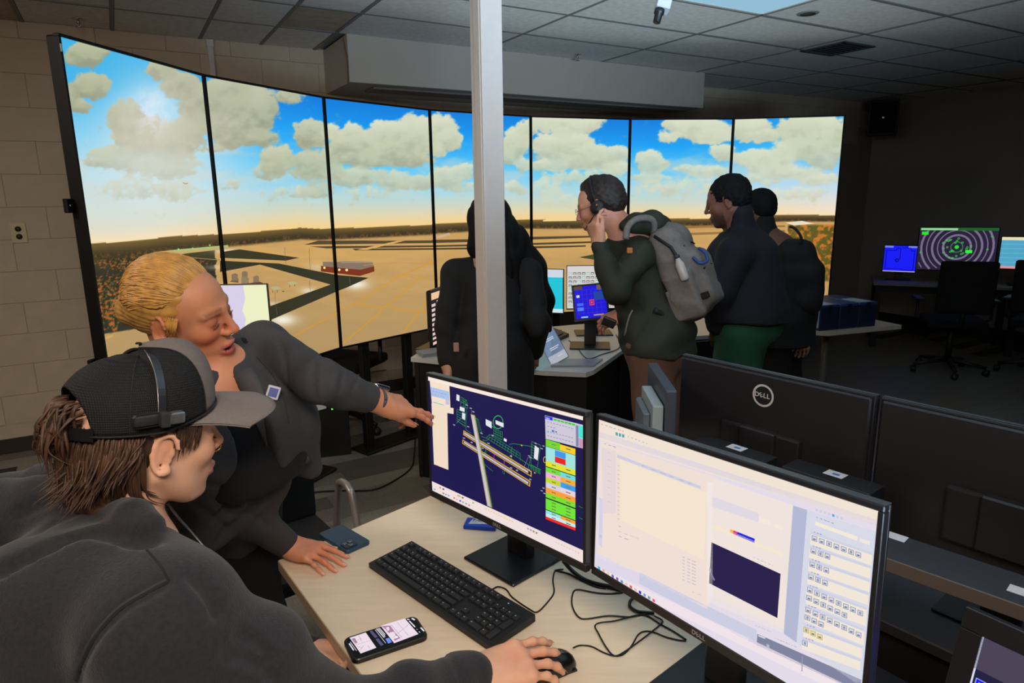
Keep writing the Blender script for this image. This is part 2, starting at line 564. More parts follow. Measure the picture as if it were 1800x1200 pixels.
# square post in the middle of the room
pm_ = mat('post_paint', (206, 196, 190), 0.5, noise=0.02)
pc = (A(859, 300, 2.56))
post = thing('support_post', frame((pc[0], pc[1], 0), UU, -VV, (0, 0, 1)), 'pale square support post rising from floor to ceiling behind the map monitor', 'post')
w = 0.0443
obj('shaft', MB().box(-w, w, -w, w, 0, CEIL, 0.004, 2), pm_, post)
obj('cover_strip', MB().box(-w - 0.0025, -w + 0.001, -w + 0.012, w - 0.032, 0.1, CEIL, 0.001), pm_, post)
obj('base_collar', MB().box(-w - 0.012, w + 0.012, -w - 0.012, w + 0.012, 0, 0.09, 0.004), base_m, post)
obj('top_collar', MB().box(-w - 0.015, w + 0.015, -w - 0.015, w + 0.015, CEIL - 0.012, CEIL, 0.003), pm_, post)

# white box camera hanging from the ceiling
cp = A(1163, 12, 2.5)
cm = thing('ceiling_camera', frame(cp, _r, _fw, _u), 'white box camera with black lens hanging from the ceiling at the top edge', 'camera')
tl = Matrix.Rotation(math.radians(-14), 4, 'Y')
obj('housing', MB().box(-0.022, 0.03, -0.025, 0.03, -0.012, 0.13, 0.003, M=tl.inverted()), mat('camera_white', (190, 194, 200), 0.4), cm)
obj('lens', MB().lathe([(0.0, -0.062), (0.014, -0.062), (0.015, -0.03), (0.019, -0.028), (0.019, -0.012), (0.0, -0.012)], 20, tl.inverted() @ Matrix.Translation((-0.004, 0, 0))), blackp, cm)
obj('bracket', MB().tube([(0.03, 0.03, 0.10), (0.05, 0.04, (CEIL - cp[2]) / _u[2] - 0.01)], 0.012), mat('camera_white', (190, 194, 200), 0.4), cm)
# ------------------------------------------------------------------ curved wall of seven upright displays
T_, B_ = 2.1976, 0.7376
W_ = (T_ - B_) * 0.5533
hd = [1.3967, 1.1227, 0.8626, 0.5813, 0.3318, 0.0813, -0.1517]
SP = [np.array([-1.5349, 2.4425])]
for h in hd:
    SP.append(SP[-1] + W_ * np.array([math.cos(h), math.sin(h)]))
HX = np.array([0, 160, 230, 260, 300, 352, 395, 440, 510, 530, 560, 600, 650, 755, 768, 898, 940, 1010, 1110, 1240, 1377, 1465, 1800])
HY = np.array([428, 428, 424, 421, 415, 413, 411, 408, 402, 400, 402, 401, 399, 395, 393, 386, 386, 387, 384, 384, 377, 378, 378])
CLOUDS = [  # px, py, rx, ry, weight, tone (0 grey-yellow, 1 cream)
    (150, 95, 34, 22, 1.0, 0), (160, 150, 36, 22, 1.0, 0), (120, 170, 20, 14, .9, 0), (135, 186, 26, 11, .8, 0), (185, 90, 14, 8, .7, 0),
    (285, 125, 26, 16, .9, 0), (320, 150, 34, 22, 1.0, 0), (350, 180, 34, 30, .9, 0), (225, 205, 34, 30, .9, 0), (250, 240, 54, 32, 1.0, .4),
    (310, 245, 46, 34, 1.0, .2), (200, 275, 46, 18, .8, .3), (280, 290, 80, 24, .75, .5), (170, 285, 30, 10, .5, .2), (340, 220, 30, 24, .8, 0), (240, 330, 70, 22, .5, .6), (310, 335, 50, 18, .5, .6),
    (395, 165, 44, 34, 1.1, .1), (420, 205, 62, 36, 1.1, .15), (455, 185, 34, 34, 1.0, .15), (440, 240, 52, 16, .9, .2), (400, 235, 34, 22, .9, .2), (510, 165, 24, 16, .8, .3), (380, 258, 18, 6, .7, .3),
    (548, 235, 26, 26, 1.0, .3), (490, 280, 30, 28, 1.0, .3), (555, 290, 40, 28, .9, .2), (470, 300, 26, 14, .6, .3), (400, 325, 26, 10, .5, .4), (510, 340, 50, 14, .5, .6), (560, 330, 30, 18, .6, .4),
    (580, 228, 14, 13, 1.0, .9), (620, 245, 44, 20, 1.0, .6), (680, 230, 32, 20, 1.0, .9), (720, 240, 44, 34, 1.1, .7), (660, 265, 84, 26, 1.2, .5), (745, 230, 22, 26, 1.0, .9), (700, 280, 60, 14, 1.0, .4), (620, 225, 20, 14, .6, .9),
    (625, 310, 44, 18, .8, .5), (590, 300, 20, 14, .8, .3), (700, 315, 50, 18, .6, .6), (745, 320, 26, 14, .7, .6), (650, 340, 60, 12, .4, .7),
    (775, 228, 30, 26, 1.1, .9), (790, 245, 20, 16, 1.0, .9), (768, 262, 14, 14, .9, .8), (790, 315, 30, 20, .9, .7), (815, 300, 18, 14, .8, .8), (770, 310, 20, 14, .7, .6), (820, 330, 20, 10, .5, .8),
    (905, 250, 26, 26, 1.1, .8), (925, 225, 18, 14, .9, .9), (890, 275, 22, 14, 1.0, .7), (920, 290, 16, 16, .8, .8), (900, 330, 26, 12, .5, .8),
    (955, 218, 26, 12, 1.1, 1), (1010, 218, 54, 14, 1.2, 1), (990, 232, 18, 8, 1.0, 1), (965, 255, 34, 22, 1.1, .9), (1005, 262, 40, 28, 1.2, .8), (1040, 275, 46, 20, 1.1, .8), (1000, 245, 22, 14, .9, .9), (965, 290, 36, 12, 1.0, .8), (1090, 270, 20, 14, .9, 1),
    (1080, 295, 26, 12, .9, .9), (960, 330, 30, 16, .6, .9), (1020, 310, 60, 14, .6, .9), (1000, 350, 60, 14, .4, .9),
    (1145, 285, 28, 18, 1.1, .9), (1175, 240, 20, 9, .9, 1), (1195, 220, 30, 12, 1.0, 1), (1230, 225, 52, 20, 1.1, 1), (1250, 240, 36, 14, 1.0, 1), (1140, 310, 34, 10, .7, .9), (1230, 300, 50, 12, .7, .9), (1270, 270, 24, 14, .8, .9), (1200, 330, 80, 20, .5, .9),
    (1320, 225, 36, 24, 1.2, 1), (1340, 240, 30, 10, 1.0, 1), (1430, 230, 60, 30, 1.2, .8), (1400, 262, 46, 16, 1.0, .9), (1340, 280, 50, 18, 1.0, .9), (1450, 262, 36, 30, 1.0, .8), (1380, 300, 60, 12, .8, .9), (1330, 315, 50, 10, .6, .9), (1440, 315, 44, 12, .7, .9), (1400, 340, 60, 12, .5, .9),
]
def mix(a, b, t):
    return a + (b - a) * t[:, None]
def sstep(x, a, b):
    t = np.clip((x - a) / (b - a), 0, 1)
    return t * t * (3 - 2 * t)
def sky_ground(x, y):
    "simulated airfield view shown by the displays (sRGB 0-255)"
    n = len(x)
    hy = np.interp(x, HX, HY)
    h = hy - y
    top = np.interp(x, [100, 360, 560, 760, 950, 1300, 1480], [260, 260, 232, 205, 180, 172, 172])
    t = h / top
    c = lambda *v: np.tile(np.array(v, float), (n, 1))
    left = np.clip((480 - x) / 200, 0, 1)
    right = np.clip((x - 1150) / 350, 0, 1)
    stops = [0.0, 0.10, 0.28, 0.48, 0.72, 1.05]
    cols = np.array([(248, 208, 138), (222, 214, 180), (170, 216, 230), (98, 200, 246), (24, 160, 244), (14, 116, 214)], float)
    colsL = np.array([(250, 224, 180), (222, 220, 200), (204, 222, 220), (186, 220, 230), (128, 206, 240), (66, 178, 232)], float)
    colsR = np.array([(250, 228, 190), (234, 224, 210), (200, 220, 236), (146, 208, 244), (60, 186, 246), (36, 160, 242)], float)
    col = np.stack([np.interp(t, stops, cols[:, i]) * (1 - left) * (1 - right) + np.interp(t, stops, colsL[:, i]) * left
                    + np.interp(t, stops, colsR[:, i]) * right for i in range(3)], 1)
    # sun glow low behind the clouds on the first display
    g = np.exp(-(((x - 262) / 62) ** 2 + ((y - 205) / 70) ** 2))
    g2 = np.exp(-(((x - 270) / 26) ** 2 + ((y - 200) / 40) ** 2))
    g = np.clip(g + .8 * np.exp(-(((x - 290) / 130) ** 2 + ((y - 270) / 110) ** 2)), 0, 1)
    col = mix(col, c(222, 236, 244), np.clip(g * 0.62 + g2 * 0.2, 0, 1))
    # clouds
    wx = x + 16 * (fbm(x / 26, y / 20, 4) - .5) + 5 * (fbm(x / 7, y / 6, 3) - .5)
    wy = y + 14 * (fbm(x / 26 + 40, y / 20 + 9, 4) - .5) + 4 * (fbm(x / 7 + 5, y / 6, 3) - .5)
    dens = np.zeros(n); tone = np.zeros(n); wsum = np.zeros(n) + 1e-6; lit = np.zeros(n)
    for (cx, cy, rx, ry, w, tn) in CLOUDS:
        q = ((wx - cx) / (rx * 1.12)) ** 2 + ((wy - cy) / (ry * 1.15)) ** 2
        f = w * np.clip(1.25 - q, 0, 1)
        dens = np.maximum(dens, f) + 0.25 * np.minimum(dens, f)
        tone += f * tn; wsum += f
        lit += f * np.clip((cy - wy) / ry, -1, 1)
    tone /= wsum; lit /= wsum
    fine = fbm(x / 11, y / 8, 5)
    a = sstep(dens + 0.95 * (fine - 0.5), 0.16, 0.60)
    soft = np.clip(1 - h / 130, 0, 1)
    a = a * (0.92 - 0.45 * soft) * (1 - .35 * left * sstep(y, 240, 300))
    hazy = sstep(fbm(x / 60 + 3, y / 22, 4), .42, .7) * sstep(t, 0.15, .35) * (1 - sstep(t, .55, .8))
    col = mix(col, c(212, 216, 204), hazy * 0.42)
    ccol = mix(c(182, 178, 140), c(224, 220, 186), np.clip(tone, 0, 1))
    ccol = mix(ccol, c(150, 146, 116), np.clip(-lit * 0.9 + (fbm(x / 16, y / 12, 3) - .5) * 1.4, 0, .8) * (1 - tone * .75))
    ccol = mix(ccol, c(238, 232, 198), np.clip(lit * 1.1, 0, .8) * (0.3 + 0.7 * tone))
    ccol = mix(ccol, c(206, 200, 184), np.clip(g, 0, 1) * 0.6)
    col = mix(col, ccol, a)
    col = mix(col, c(232, 234, 246), g2 * 0.55 * sstep(fbm(x / 9 + 7, y / 12, 4), .35, .6))
    # ground
    below = -h
    gr = c(198, 158, 98) * (0.93 + 0.14 * fbm(x / 40, y / 8, 4))[:, None]
    gr = mix(gr, c(176, 146, 98), sstep(below, 50, 200) * 0.85)
    gr = mix(gr, c(214, 168, 98), np.exp(-((below - 40) / 22) ** 2) * .5)
    # left display: forest and rough grass
    fl = sstep(382 + 10 * (fbm(y / 9, x / 30) - .5) - x, 0, 3) * sstep((588 - 0.16 * (x - 183)) - y, 0, 2.0)
    grass = mix(c(92, 84, 44), c(46, 46, 34), sstep(below, 6, 60))
    gr = mix(gr, grass, fl)
    clus = np.exp(-(((x - 236) / 62) ** 2 + ((y - 451 + (x - 236) * .14) / 17) ** 2) * 1.2) + np.exp(-(((x - 186) / 62) ** 2 + ((y - 535) / 50) ** 4)) + .9 * np.exp(-(((x - 290) / 80) ** 2 + ((y - 462) / 18) ** 2))
    sc = np.clip(below / 20, 0.8, 7.0)
    tn = vnoise(x / (1.5 + sc), y / (1.5 + sc) + 3)
    tn2 = fbm(x / 3.2, y / 3.2, 3)
    tm = sstep(clus + 0.5 * (tn - .5), .42, .62) * (x < 384) * (y < 592)
    tcol = mix(c(44, 44, 26), c(92, 102, 56), sstep(tn2, .5, .75))
    tcol = mix(tcol, c(176, 96, 42), sstep(tn, .48, .72) * sstep(tn2, .3, .6))
    gr = mix(gr, tcol, tm)
    # dark wooded band below the horizon
    bw_ = np.interp(x, [100, 330, 395, 600, 760, 930, 1100, 1480], [34, 34, 26, 22, 20, 18, 16, 13])
    bd = (1 - sstep(below, bw_ * .75, bw_)) * (below > 0)
    bc = mix(c(112, 90, 48), c(62, 52, 32), sstep(below / bw_, 0, .7))
    bc = mix(bc, c(118, 84, 42), sstep(tn2, .5, .7) * sstep(below / bw_, .4, .7) * .8)
    gr = mix(gr, bc, bd)
    # last display: orange wood at the right
    rw = (x > 1385) * sstep(y - 392, 0, 6) * (1 - sstep(y, 492, 497))
    rc = mix(c(96, 88, 34), c(196, 118, 44), sstep(fbm(x / 6, y / 6, 3), .42, .62))
    gr = mix(gr, rc, rw * 1.0)
    gr = mix(gr, c(196, 150, 84), (x > 1385) * sstep(y, 492, 497) * .6)
    # lamps on the apron throw soft pools
    for cx, cy, rx, ry, s in ((627, 500, 26, 11, 1), (498, 562, 30, 13, 1), (543, 511, 18, 7, .7), (478, 534, 20, 6, .5), (400, 441, 26, 5, .7), (385, 470, 30, 5, .35), (560, 470, 26, 8, .35)):
        gr = mix(gr, c(240, 236, 220), s * np.exp(-((x - cx) / rx) ** 2 * 1.6 - ((y - cy) / ry) ** 2 * 1.6))
    res = np.where((below > 0)[:, None], gr, col)
    edge = np.exp(-(below / 1.3) ** 2)
    res = mix(res, c(255, 214, 130), edge * .15 * (x > 140))
    return np.clip(res, 0, 255)

DK = (58, 56, 36)
OVER = [  # flat shapes drawn in the simulated scene
    ([(388, 443), (422, 438), (527, 453), (503, 458), (388, 453)], DK),
    ([(388, 458), (491, 463), (591, 483), (649, 488), (611, 505), (598, 510), (473, 564), (470, 540), (582, 500), (458, 465), (388, 478)], (52, 52, 36)),
    ([(560, 423), (765, 421.5), (840, 420), (900, 417), (935, 416), (1050, 414), (1050, 417), (935, 421), (840, 425), (765, 427), (535, 430)], (86, 70, 44)),
    ([(545, 433), (765, 431), (935, 427), (1040, 424), (1040, 427), (935, 430.5), (765, 434), (575, 436.5)], (80, 66, 42)),
    ([(620, 437), (765, 436), (935, 433), (1030, 431), (1030, 433.5), (935, 436.5), (765, 438.8), (625, 440)], (70, 60, 40)),
    ([(628, 439), (700, 423), (712, 423), (646, 439)], (214, 170, 100)),
    ([(640, 423.5), (690, 421.8), (760, 421), (760, 422.4), (690, 423)], (190, 150, 96)),
    ([(565, 467), (658, 467), (659, 477), (633, 485), (565, 477)], (124, 52, 30)),
    ([(568, 460), (655, 460), (658, 468), (634, 474), (569, 468)], (136, 116, 98)),
    ([(598, 458.5), (656, 460), (657, 462), (600, 462)], (160, 140, 118)),
    ([(261, 449), (272, 443), (315, 438), (402, 431), (402, 437), (330, 445), (290, 452)], (196, 168, 108)),
    ([(306, 439), (402, 430.5), (402, 434), (308, 442)], (170, 190, 120)),
    ([(405, 495), (413, 488), (420, 489), (420, 497)], (112, 92, 72)),
    ([(408, 482), (414, 480), (419, 482), (419, 493), (408, 493)], (134, 114, 92)),
    ([(426, 478), (431, 476), (436, 478), (436, 489), (426, 489)], (134, 114, 92)),
    ([(425, 488), (432, 486), (438, 488), (438, 500), (425, 500)], (146, 126, 102)),
    ([(446, 486), (452, 484), (456, 486), (456, 498), (446, 498)], (138, 116, 94)),
    ([(420, 500), (458, 495), (466, 499), (424, 504)], (108, 74, 50)),
    ([(475, 504), (487, 503), (497, 507), (482, 510)], (186, 176, 130)),
    ([(505, 496), (517, 494.5), (526, 498), (513, 501)], (186, 176, 130)),
    ([(1018, 452), (1085, 439), (1100, 452), (1060, 459)], (70, 74, 38)),
    ([(1103, 462), (1190, 446), (1250, 452), (1180, 474)], (78, 84, 40)),
    ([(1110, 402), (1240, 396), (1380, 396), (1380, 399), (1240, 400), (1110, 406)], (150, 112, 60)),
    ([(1110, 412), (1380, 404), (1380, 407), (1110, 417)], (150, 116, 70)),
    ([(760, 418), (790, 409), (792, 413), (775, 418)], (206, 176, 140)),
    ([(1380, 391), (1410, 388), (1432, 393), (1396, 396)], (232, 220, 196)),
    ([(955, 386.5), (1020, 385), (1020, 388), (955, 389)], (240, 216, 150)),
    ([(165, 598), (200, 588), (200, 592), (165, 603)], (206, 164, 100)),
]
YL = (214, 150, 40)
LINES = [([(600, 545), (628, 531), (705, 484), (765, 458)], 1.5, YL), ([(604, 603), (640, 573), (668, 550), (672, 544), (669, 540), (632, 535), (628, 531)], 1.7, YL),
         ([(671, 541), (676, 538), (684, 535), (738, 488)], 1.5, YL), ([(684, 534), (686, 539), (695, 542), (765, 551)], 1.6, YL),
         ([(706, 590), (766, 508)], 1.7, YL), ([(513, 593), (560, 567), (601, 547)], 1.6, YL), ([(705, 484), (738, 489), (765, 488)], 1.2, YL),
         ([(640, 466), (700, 461), (760, 463)], .9, (198, 150, 74)), ([(501, 435), (503, 462)], .6, (96, 80, 56)), ([(544, 438), (546, 474)], .6, (96, 80, 56)),
         ([(545, 493), (546, 511)], .6, (96, 80, 56)), ([(484, 512), (485, 536)], .6, (110, 100, 80)), ([(486, 540), (488, 553)], .6, (110, 100, 80)),
         ([(615, 488), (616, 500)], .6, (110, 100, 80)), ([(275, 447), (388, 457)], 1.2, (150, 130, 84)), ([(480, 511), (480, 514)], .8, (60, 50, 40)), ([(488, 510), (488, 514)], .8, (60, 50, 40)),
         ([(510, 501), (510, 504)], .8, (60, 50, 40)), ([(519, 500), (519, 503)], .8, (60, 50, 40)), ([(497, 512), (500, 512)], 1.4, (96, 60, 36)),
         ([(323, 321), (327, 323), (331, 322)], .9, (90, 90, 90))]
DOTS = [(571, 470.5, 2.2, (255, 226, 130)), (597, 474, 2.2, (255, 236, 150)), (610, 474.5, 2.4, (255, 232, 140)), (511, 401, 1.6, (255, 220, 90)), (315, 438, 1.6, (150, 230, 150)), (370, 431, 1.4, (160, 230, 150)), (340, 436, 1.2, (160, 230, 150))]
def clip_poly(pts, a, b, c, d):
    def cl(P, f, g):
        out = []
        for i in range(len(P)):
            p, q = P[i], P[(i + 1) % len(P)]
            fp, fq = f(p), f(q)
            if fp >= 0: out.append(p)
            if (fp >= 0) != (fq >= 0):
                t = fp / (fp - fq)
                out.append((p[0] + (q[0] - p[0]) * t, p[1] + (q[1] - p[1]) * t))
        return out
    for f in (lambda p: p[0] - a, lambda p: b - p[0], lambda p: p[1] - c, lambda p: d - p[1]):
        if len(pts) < 3: return []
        pts = cl(pts, f, None)
    return pts
bez = 0.0105
labels7 = ['first upright display at the far left, sun glow behind clouds', 'second upright display from the left, hangars and dark grass wedge',
           'third upright display from the left, red building and yellow taxi lines', 'fourth upright display, partly hidden behind the post and the long-haired person',
           'fifth upright display, behind the headset wearer, large cream clouds', 'sixth upright display, second from the right, small round cloud',
           'seventh upright display at the far right, orange woods at its edge']
frame_m = mat('display_frame_black', (7, 7, 8), 0.5, spec=.2)
steel = mat('stand_black_steel', (24, 24, 25), 0.5)
for k in range(7):
    p0 = np.array([*SP[k], 0]); p1 = np.array([*SP[k + 1], 0])
    ex = norm(p1 - p0); ey = np.array([-ex[1], ex[0], 0]); n = -ey
    org = (p0 + p1) / 2
    M = frame(org, ex, ey, (0, 0, 1))
    t = thing('wall_display', M, labels7[k], 'screen', 'curved row of upright displays')
    hw = W_ / 2
    b = MB()
    y0, y1 = -0.004, 0.055
    for (x0, x1, z0, z1) in ((-hw + .0005, hw - .0005, B_, B_ + bez), (-hw + .0005, hw - .0005, T_ - bez, T_), (-hw + .0005, -hw + bez, B_ + bez, T_ - bez), (hw - bez, hw - .0005, B_ + bez, T_ - bez)):
        b.box(x0, x1, y0, 0.02, z0, z1, 0.001)
    obj('bezel', b, frame_m, t)
    obj('back_cover', MB().box(-hw + 0.004, hw - 0.004, 0.012, y1, B_ + .003, T_ - .003, 0.006), frame_m, t)
    # display surface: fine grid with the simulated view
    x0, x1, z0, z1 = -hw + bez, hw - bez, B_ + bez, T_ - bez
    corners = np.array([org + ex * x + np.array([0, 0, z]) for x in (x0, x1) for z in (z0, z1)])
    q = PX(corners)
    nx = int(min(230, (q[:, 0].max() - q[:, 0].min()) / 1.45)); nz = int(min(400, (q[:, 1].max() - q[:, 1].min()) / 1.55))
    gx, gz = np.meshgrid(np.linspace(x0, x1, nx + 1), np.linspace(z0, z1, nz + 1))
    gx, gz = gx.ravel(), gz.ravel()
    P = org + gx[:, None] * ex + gz[:, None] * np.array([0, 0, 1.0])
    pq = PX(P)
    colr = lin(sky_ground(pq[:, 0], pq[:, 1]))
    me = bpy.data.meshes.new('picture')
    idx = np.arange((nx + 1) * (nz + 1)).reshape(nz + 1, nx + 1)
    F = np.stack([idx[:-1, :-1], idx[:-1, 1:], idx[1:, 1:], idx[1:, :-1]], -1).reshape(-1, 4)
    me.vertices.add(len(gx)); me.vertices.foreach_set('co', np.c_[gx, np.full(len(gx), 0.004), gz].astype(np.float32).ravel())
    me.loops.add(F.size); me.loops.foreach_set('vertex_index', F.ravel().astype(np.int32))
    me.polygons.add(len(F)); me.polygons.foreach_set('loop_start', np.arange(0, F.size, 4, dtype=np.int32))
    me.update()
    at = me.color_attributes.new('Col', 'FLOAT_COLOR', 'POINT')
    at.data.foreach_set('color', np.c_[colr, np.ones(len(colr))].astype(np.float32).ravel())
    obj('picture', me, screen_mat(), t)
    # drawn shapes
    pr = Print(); pr.layer = -58
    def conv(pts):
        pts = np.array(pts, float)
        w = on_plane(pts[:, 0], pts[:, 1], org, n) - org
        return [(a @ ex, a[2]) for a in w]
    for pts, c in OVER:
        xs = [p[0] for p in pts]
        if max(xs) < q[:, 0].min() - 5 or min(xs) > q[:, 0].max() + 5: continue
        cp_ = clip_poly(conv(pts), x0, x1, z0, z1)
        pr.layer += 1
        if len(cp_) >= 3:
            # fan through an ear-safe triangulation
            from mathutils.geometry import tessellate_polygon
            for tri in tessellate_polygon([[Vector((a, b_, 0)) for a, b_ in cp_]]):
                pr.poly([cp_[i] for i in tri], c)
    pr.layer += 1
    for pts, w, c in LINES:
        xs = [p[0] for p in pts]
        if max(xs) < q[:, 0].min() - 5 or min(xs) > q[:, 0].max() + 5: continue
        for a, b_ in zip(pts[:-1], pts[1:]):
            a = np.array(a, float); b_ = np.array(b_, float); d = (b_ - a) / np.hypot(*(b_ - a)); nn = np.array([-d[1], d[0]]) * w / 2
            cp_ = clip_poly(conv([a - nn - d * .4, b_ - nn + d * .4, b_ + nn + d * .4, a + nn - d * .4]), x0, x1, z0, z1)
            if len(cp_) >= 3: pr.poly(cp_, c)
    pr.layer += 1
    for cx, cy, r, c in DOTS:
        cp_ = clip_poly(conv([(cx + r * math.cos(a), cy + r * math.sin(a)) for a in np.linspace(0, 2 * math.pi, 9)[:-1]]), x0, x1, z0, z1)
        if len(cp_) >= 3: pr.poly(cp_, c)
    if pr.f:
        # orientation of faces is irrelevant for emission; keep in front of the grid
        for i in range(len(pr.v)): pr.v[i] = (pr.v[i][0], 0.0038 - 0.00005 * (pr.v[i][1] / -0.00006 + 58), pr.v[i][2])
        pr.build('picture_shapes', t)
    # stand: two legs with feet per display
    for s in (-0.18, 0.18):
        obj('stand_leg', MB().box(s - 0.03, s + 0.03, 0.056, 0.10, 0.0, B_ + 0.5, 0.003), steel, t)
    obj('stand_foot', MB().box(-0.27, 0.27, -0.02, 0.16, 0.0, 0.02, 0.004), steel, t)
    if k == 0:
        for zz in (1.62, 1.03):
            s = obj('bracket_tab', MB().box(-hw - 0.032, -hw + .004, 0.034, 0.052, zz - 0.025, zz + 0.025, 0.003), frame_m, t)
            obj('bolt', MB().lathe([(0, 0), (0.004, 0), (0.004, 0.003)], 10, Matrix.Translation((-hw - 0.018, 0.034, zz)) @ Matrix.Rotation(math.pi / 2, 4, 'X')), chrome, s)
        obj('sticker', MB().box(-hw + 0.0, -hw + 0.007, -0.006, -0.004, T_ - 0.06, T_ - 0.035), mat('pale_sticker', (170, 190, 200), 0.5), t)
# ------------------------------------------------------------------ text helpers
def text_mesh(txt, size, depth=0.0004, M=None, extr_bold=0.0, align='CENTER'):
    cu = bpy.data.curves.new('t', 'FONT')
    cu.body = txt; cu.size = size; cu.extrude = depth; cu.offset = extr_bold
    cu.align_x = align; cu.align_y = 'CENTER'; cu.resolution_u = 3
    o = bpy.data.objects.new('t', cu); C.objects.link(o)
    dg = bpy.context.evaluated_depsgraph_get(); dg.update()
    me = bpy.data.meshes.new_from_object(o.evaluated_get(dg))
    bpy.data.objects.remove(o)
    v = [Vector(x.co) for x in me.vertices]
    if M is not None: v = [M @ p for p in v]
    return [tuple(p) for p in v], [tuple(p.vertices) for p in me.polygons]
RX = Matrix.Rotation(math.pi / 2, 4, 'X')       # text plane -> upright, readable from -y
def dell(mb, size, M):
    x = -1.05 * size
    for ch, dx, rot in (('D', 0, 0), ('E', .70, -0.55), ('L', 1.33, 0), ('L', 1.90, 0)):
        v, f = text_mesh(ch, size, 0.0003, M @ Matrix.Translation((x + dx * size, 0, 0)) @ Matrix.Rotation(-rot, 4, 'Z'), size * .02)
        mb.add(v, f)
    return mb

def make_monitor(name, label, ctr, yaw, tilt, roll, w, h, group=None, bs=0.008, bt=0.009, bb=0.017, depth=0.045,
                 desk_z=0.74, base=(0.24, 0.18), base_back=0.06, paint=None, back_logo=False, front_logo=True, base_yaw=None, cat='monitor', stand=True, rim=False, base_shift=0.0):
    a = np.array([math.cos(yaw), math.sin(yaw), 0]); n = np.array([math.sin(yaw), -math.cos(yaw), 0])
    up = math.cos(tilt) * np.array([0, 0, 1.0]) - math.sin(tilt) * n
    a2 = math.cos(roll) * a + math.sin(roll) * up; up2 = -math.sin(roll) * a + math.cos(roll) * up
    yb = np.cross(up2, a2)
    Hm = frame(ctr, a2, yb, up2)
    back = np.array(ctr) - n * base_back + a * base_shift
    by = yaw if base_yaw is None else base_yaw
    Rm = yawM(back[0], back[1], desk_z, by)
    t = thing(name, Rm, label, cat, group)
    L = Rm.inverted() @ Hm
    blk = mat('monitor_black', (34, 32, 35), 0.42, spec=0.5)
    rimm = mat('monitor_rim', (62, 68, 76), 0.35, spec=0.6)
    X, Zt, Zb = w / 2 + bs, h / 2 + bt, -h / 2 - bb
    b = MB()
    b.box(-X, X, -0.002, 0.012, h / 2, Zt, 0.0015).box(-X, X, -0.002, 0.012, Zb, -h / 2, 0.0015)
    b.box(-X, -w / 2, -0.002, 0.012, -h / 2, h / 2, 0.001).box(w / 2, X, -0.002, 0.012, -h / 2, h / 2, 0.001)
    obj('bezel', b, blk, t, M=L)
    b = MB().box(-X + .001, X - .001, 0.0125, 0.020, Zb + .001, Zt - .001, 0.002)
    b.box(-X + .006, X - .006, 0.0205, 0.030, Zb + .006, Zt - .005, 0.004)
    obj('housing', b, blk, t, M=L)
    if rim:
        obj('top_trim', MB().box(-X + .0005, X - .0005, 0.0, 0.0115, Zt, Zt + .0006).box(-X + .002, X - .002, 0.0135, 0.0195, Zt - .001, Zt - .0002), rimm, t, M=L)
    ob = obj('back_cover', MB().box(-X * .42, X * .42, 0.028, depth, Zb + (.02 if back_logo else .05), Zt - (.15 if back_logo or not front_logo else .09), 0.006, 2), blk, t, M=L)
    pr = Print()
    pr.rect(-w / 2, -h / 2, w / 2, h / 2, (20, 20, 24))
    pr.up()
    if paint: paint(pr, Hm)
    s = pr.build('screen', t, M=L)
    if front_logo:
        lg = MB(); dell(lg, 0.011, Matrix.Translation((0, -0.0023, -h / 2 - bb / 2)) @ RX)
        obj('logo', lg, mat('logo_silver', (150, 146, 146), 0.4), t, M=L)
    if back_logo:
        lg = MB()
        Mb = Matrix.Translation((0, 0.0316, back_logo)) @ Matrix.Rotation(math.pi, 4, 'Z')
        cr = 0.030
        ring = [(cr * math.cos(q), cr * math.sin(q)) for q in np.linspace(0, 2 * math.pi, 33)]
        ring2 = [((cr - .0055) * math.cos(q), (cr - .0055) * math.sin(q)) for q in np.linspace(0, 2 * math.pi, 33)]
        vv = [Mb @ Vector((p[0], 0, p[1])) for p in ring] + [Mb @ Vector((p[0], 0, p[1])) for p in ring2]
        lg.add(vv, [(i, i + 1, i + 34, i + 33) for i in range(32)])
        dell(lg, 0.017, Mb @ RX)
        obj('logo', lg, mat('logo_pale', (205, 200, 200), 0.4), t, M=L)
    if stand:
        nz = (L @ Vector((0, 0.05, -0.06))).z
        obj('stand_neck', MB().box(-0.035, 0.035, 0.0, 0.03, 0.008, nz + 0.10, 0.004, 2), blk, t)
        obj('stand_base', MB().box(-base[0] / 2, base[0] / 2, -base[1] * .5, base[1] * .5, 0.0, 0.009, 0.003), mat('stand_base_black', (22, 25, 29), 0.35), t)
        obj('mount_head', MB().box(-0.05, 0.05, 0.028, 0.055, -0.11, 0.01, 0.004), blk, t, M=L)
    return t, Hm

def px_local(Hm, scale, ox, oy):
    Hi = Hm.inverted(); org = np.array(Hm.translation); n = np.array(Hm.col[1][:3])
    def conv(*pts):
        if len(pts) == 1 and hasattr(pts[0][0], '__len__'): pts = pts[0]
        a = np.array(pts, float)
        w = on_plane(ox + a[:, 0] / scale, oy + a[:, 1] / scale, org, n)
        return [tuple((Hi @ Vector(p))[i] for i in (0, 2)) for p in w]
    return conv

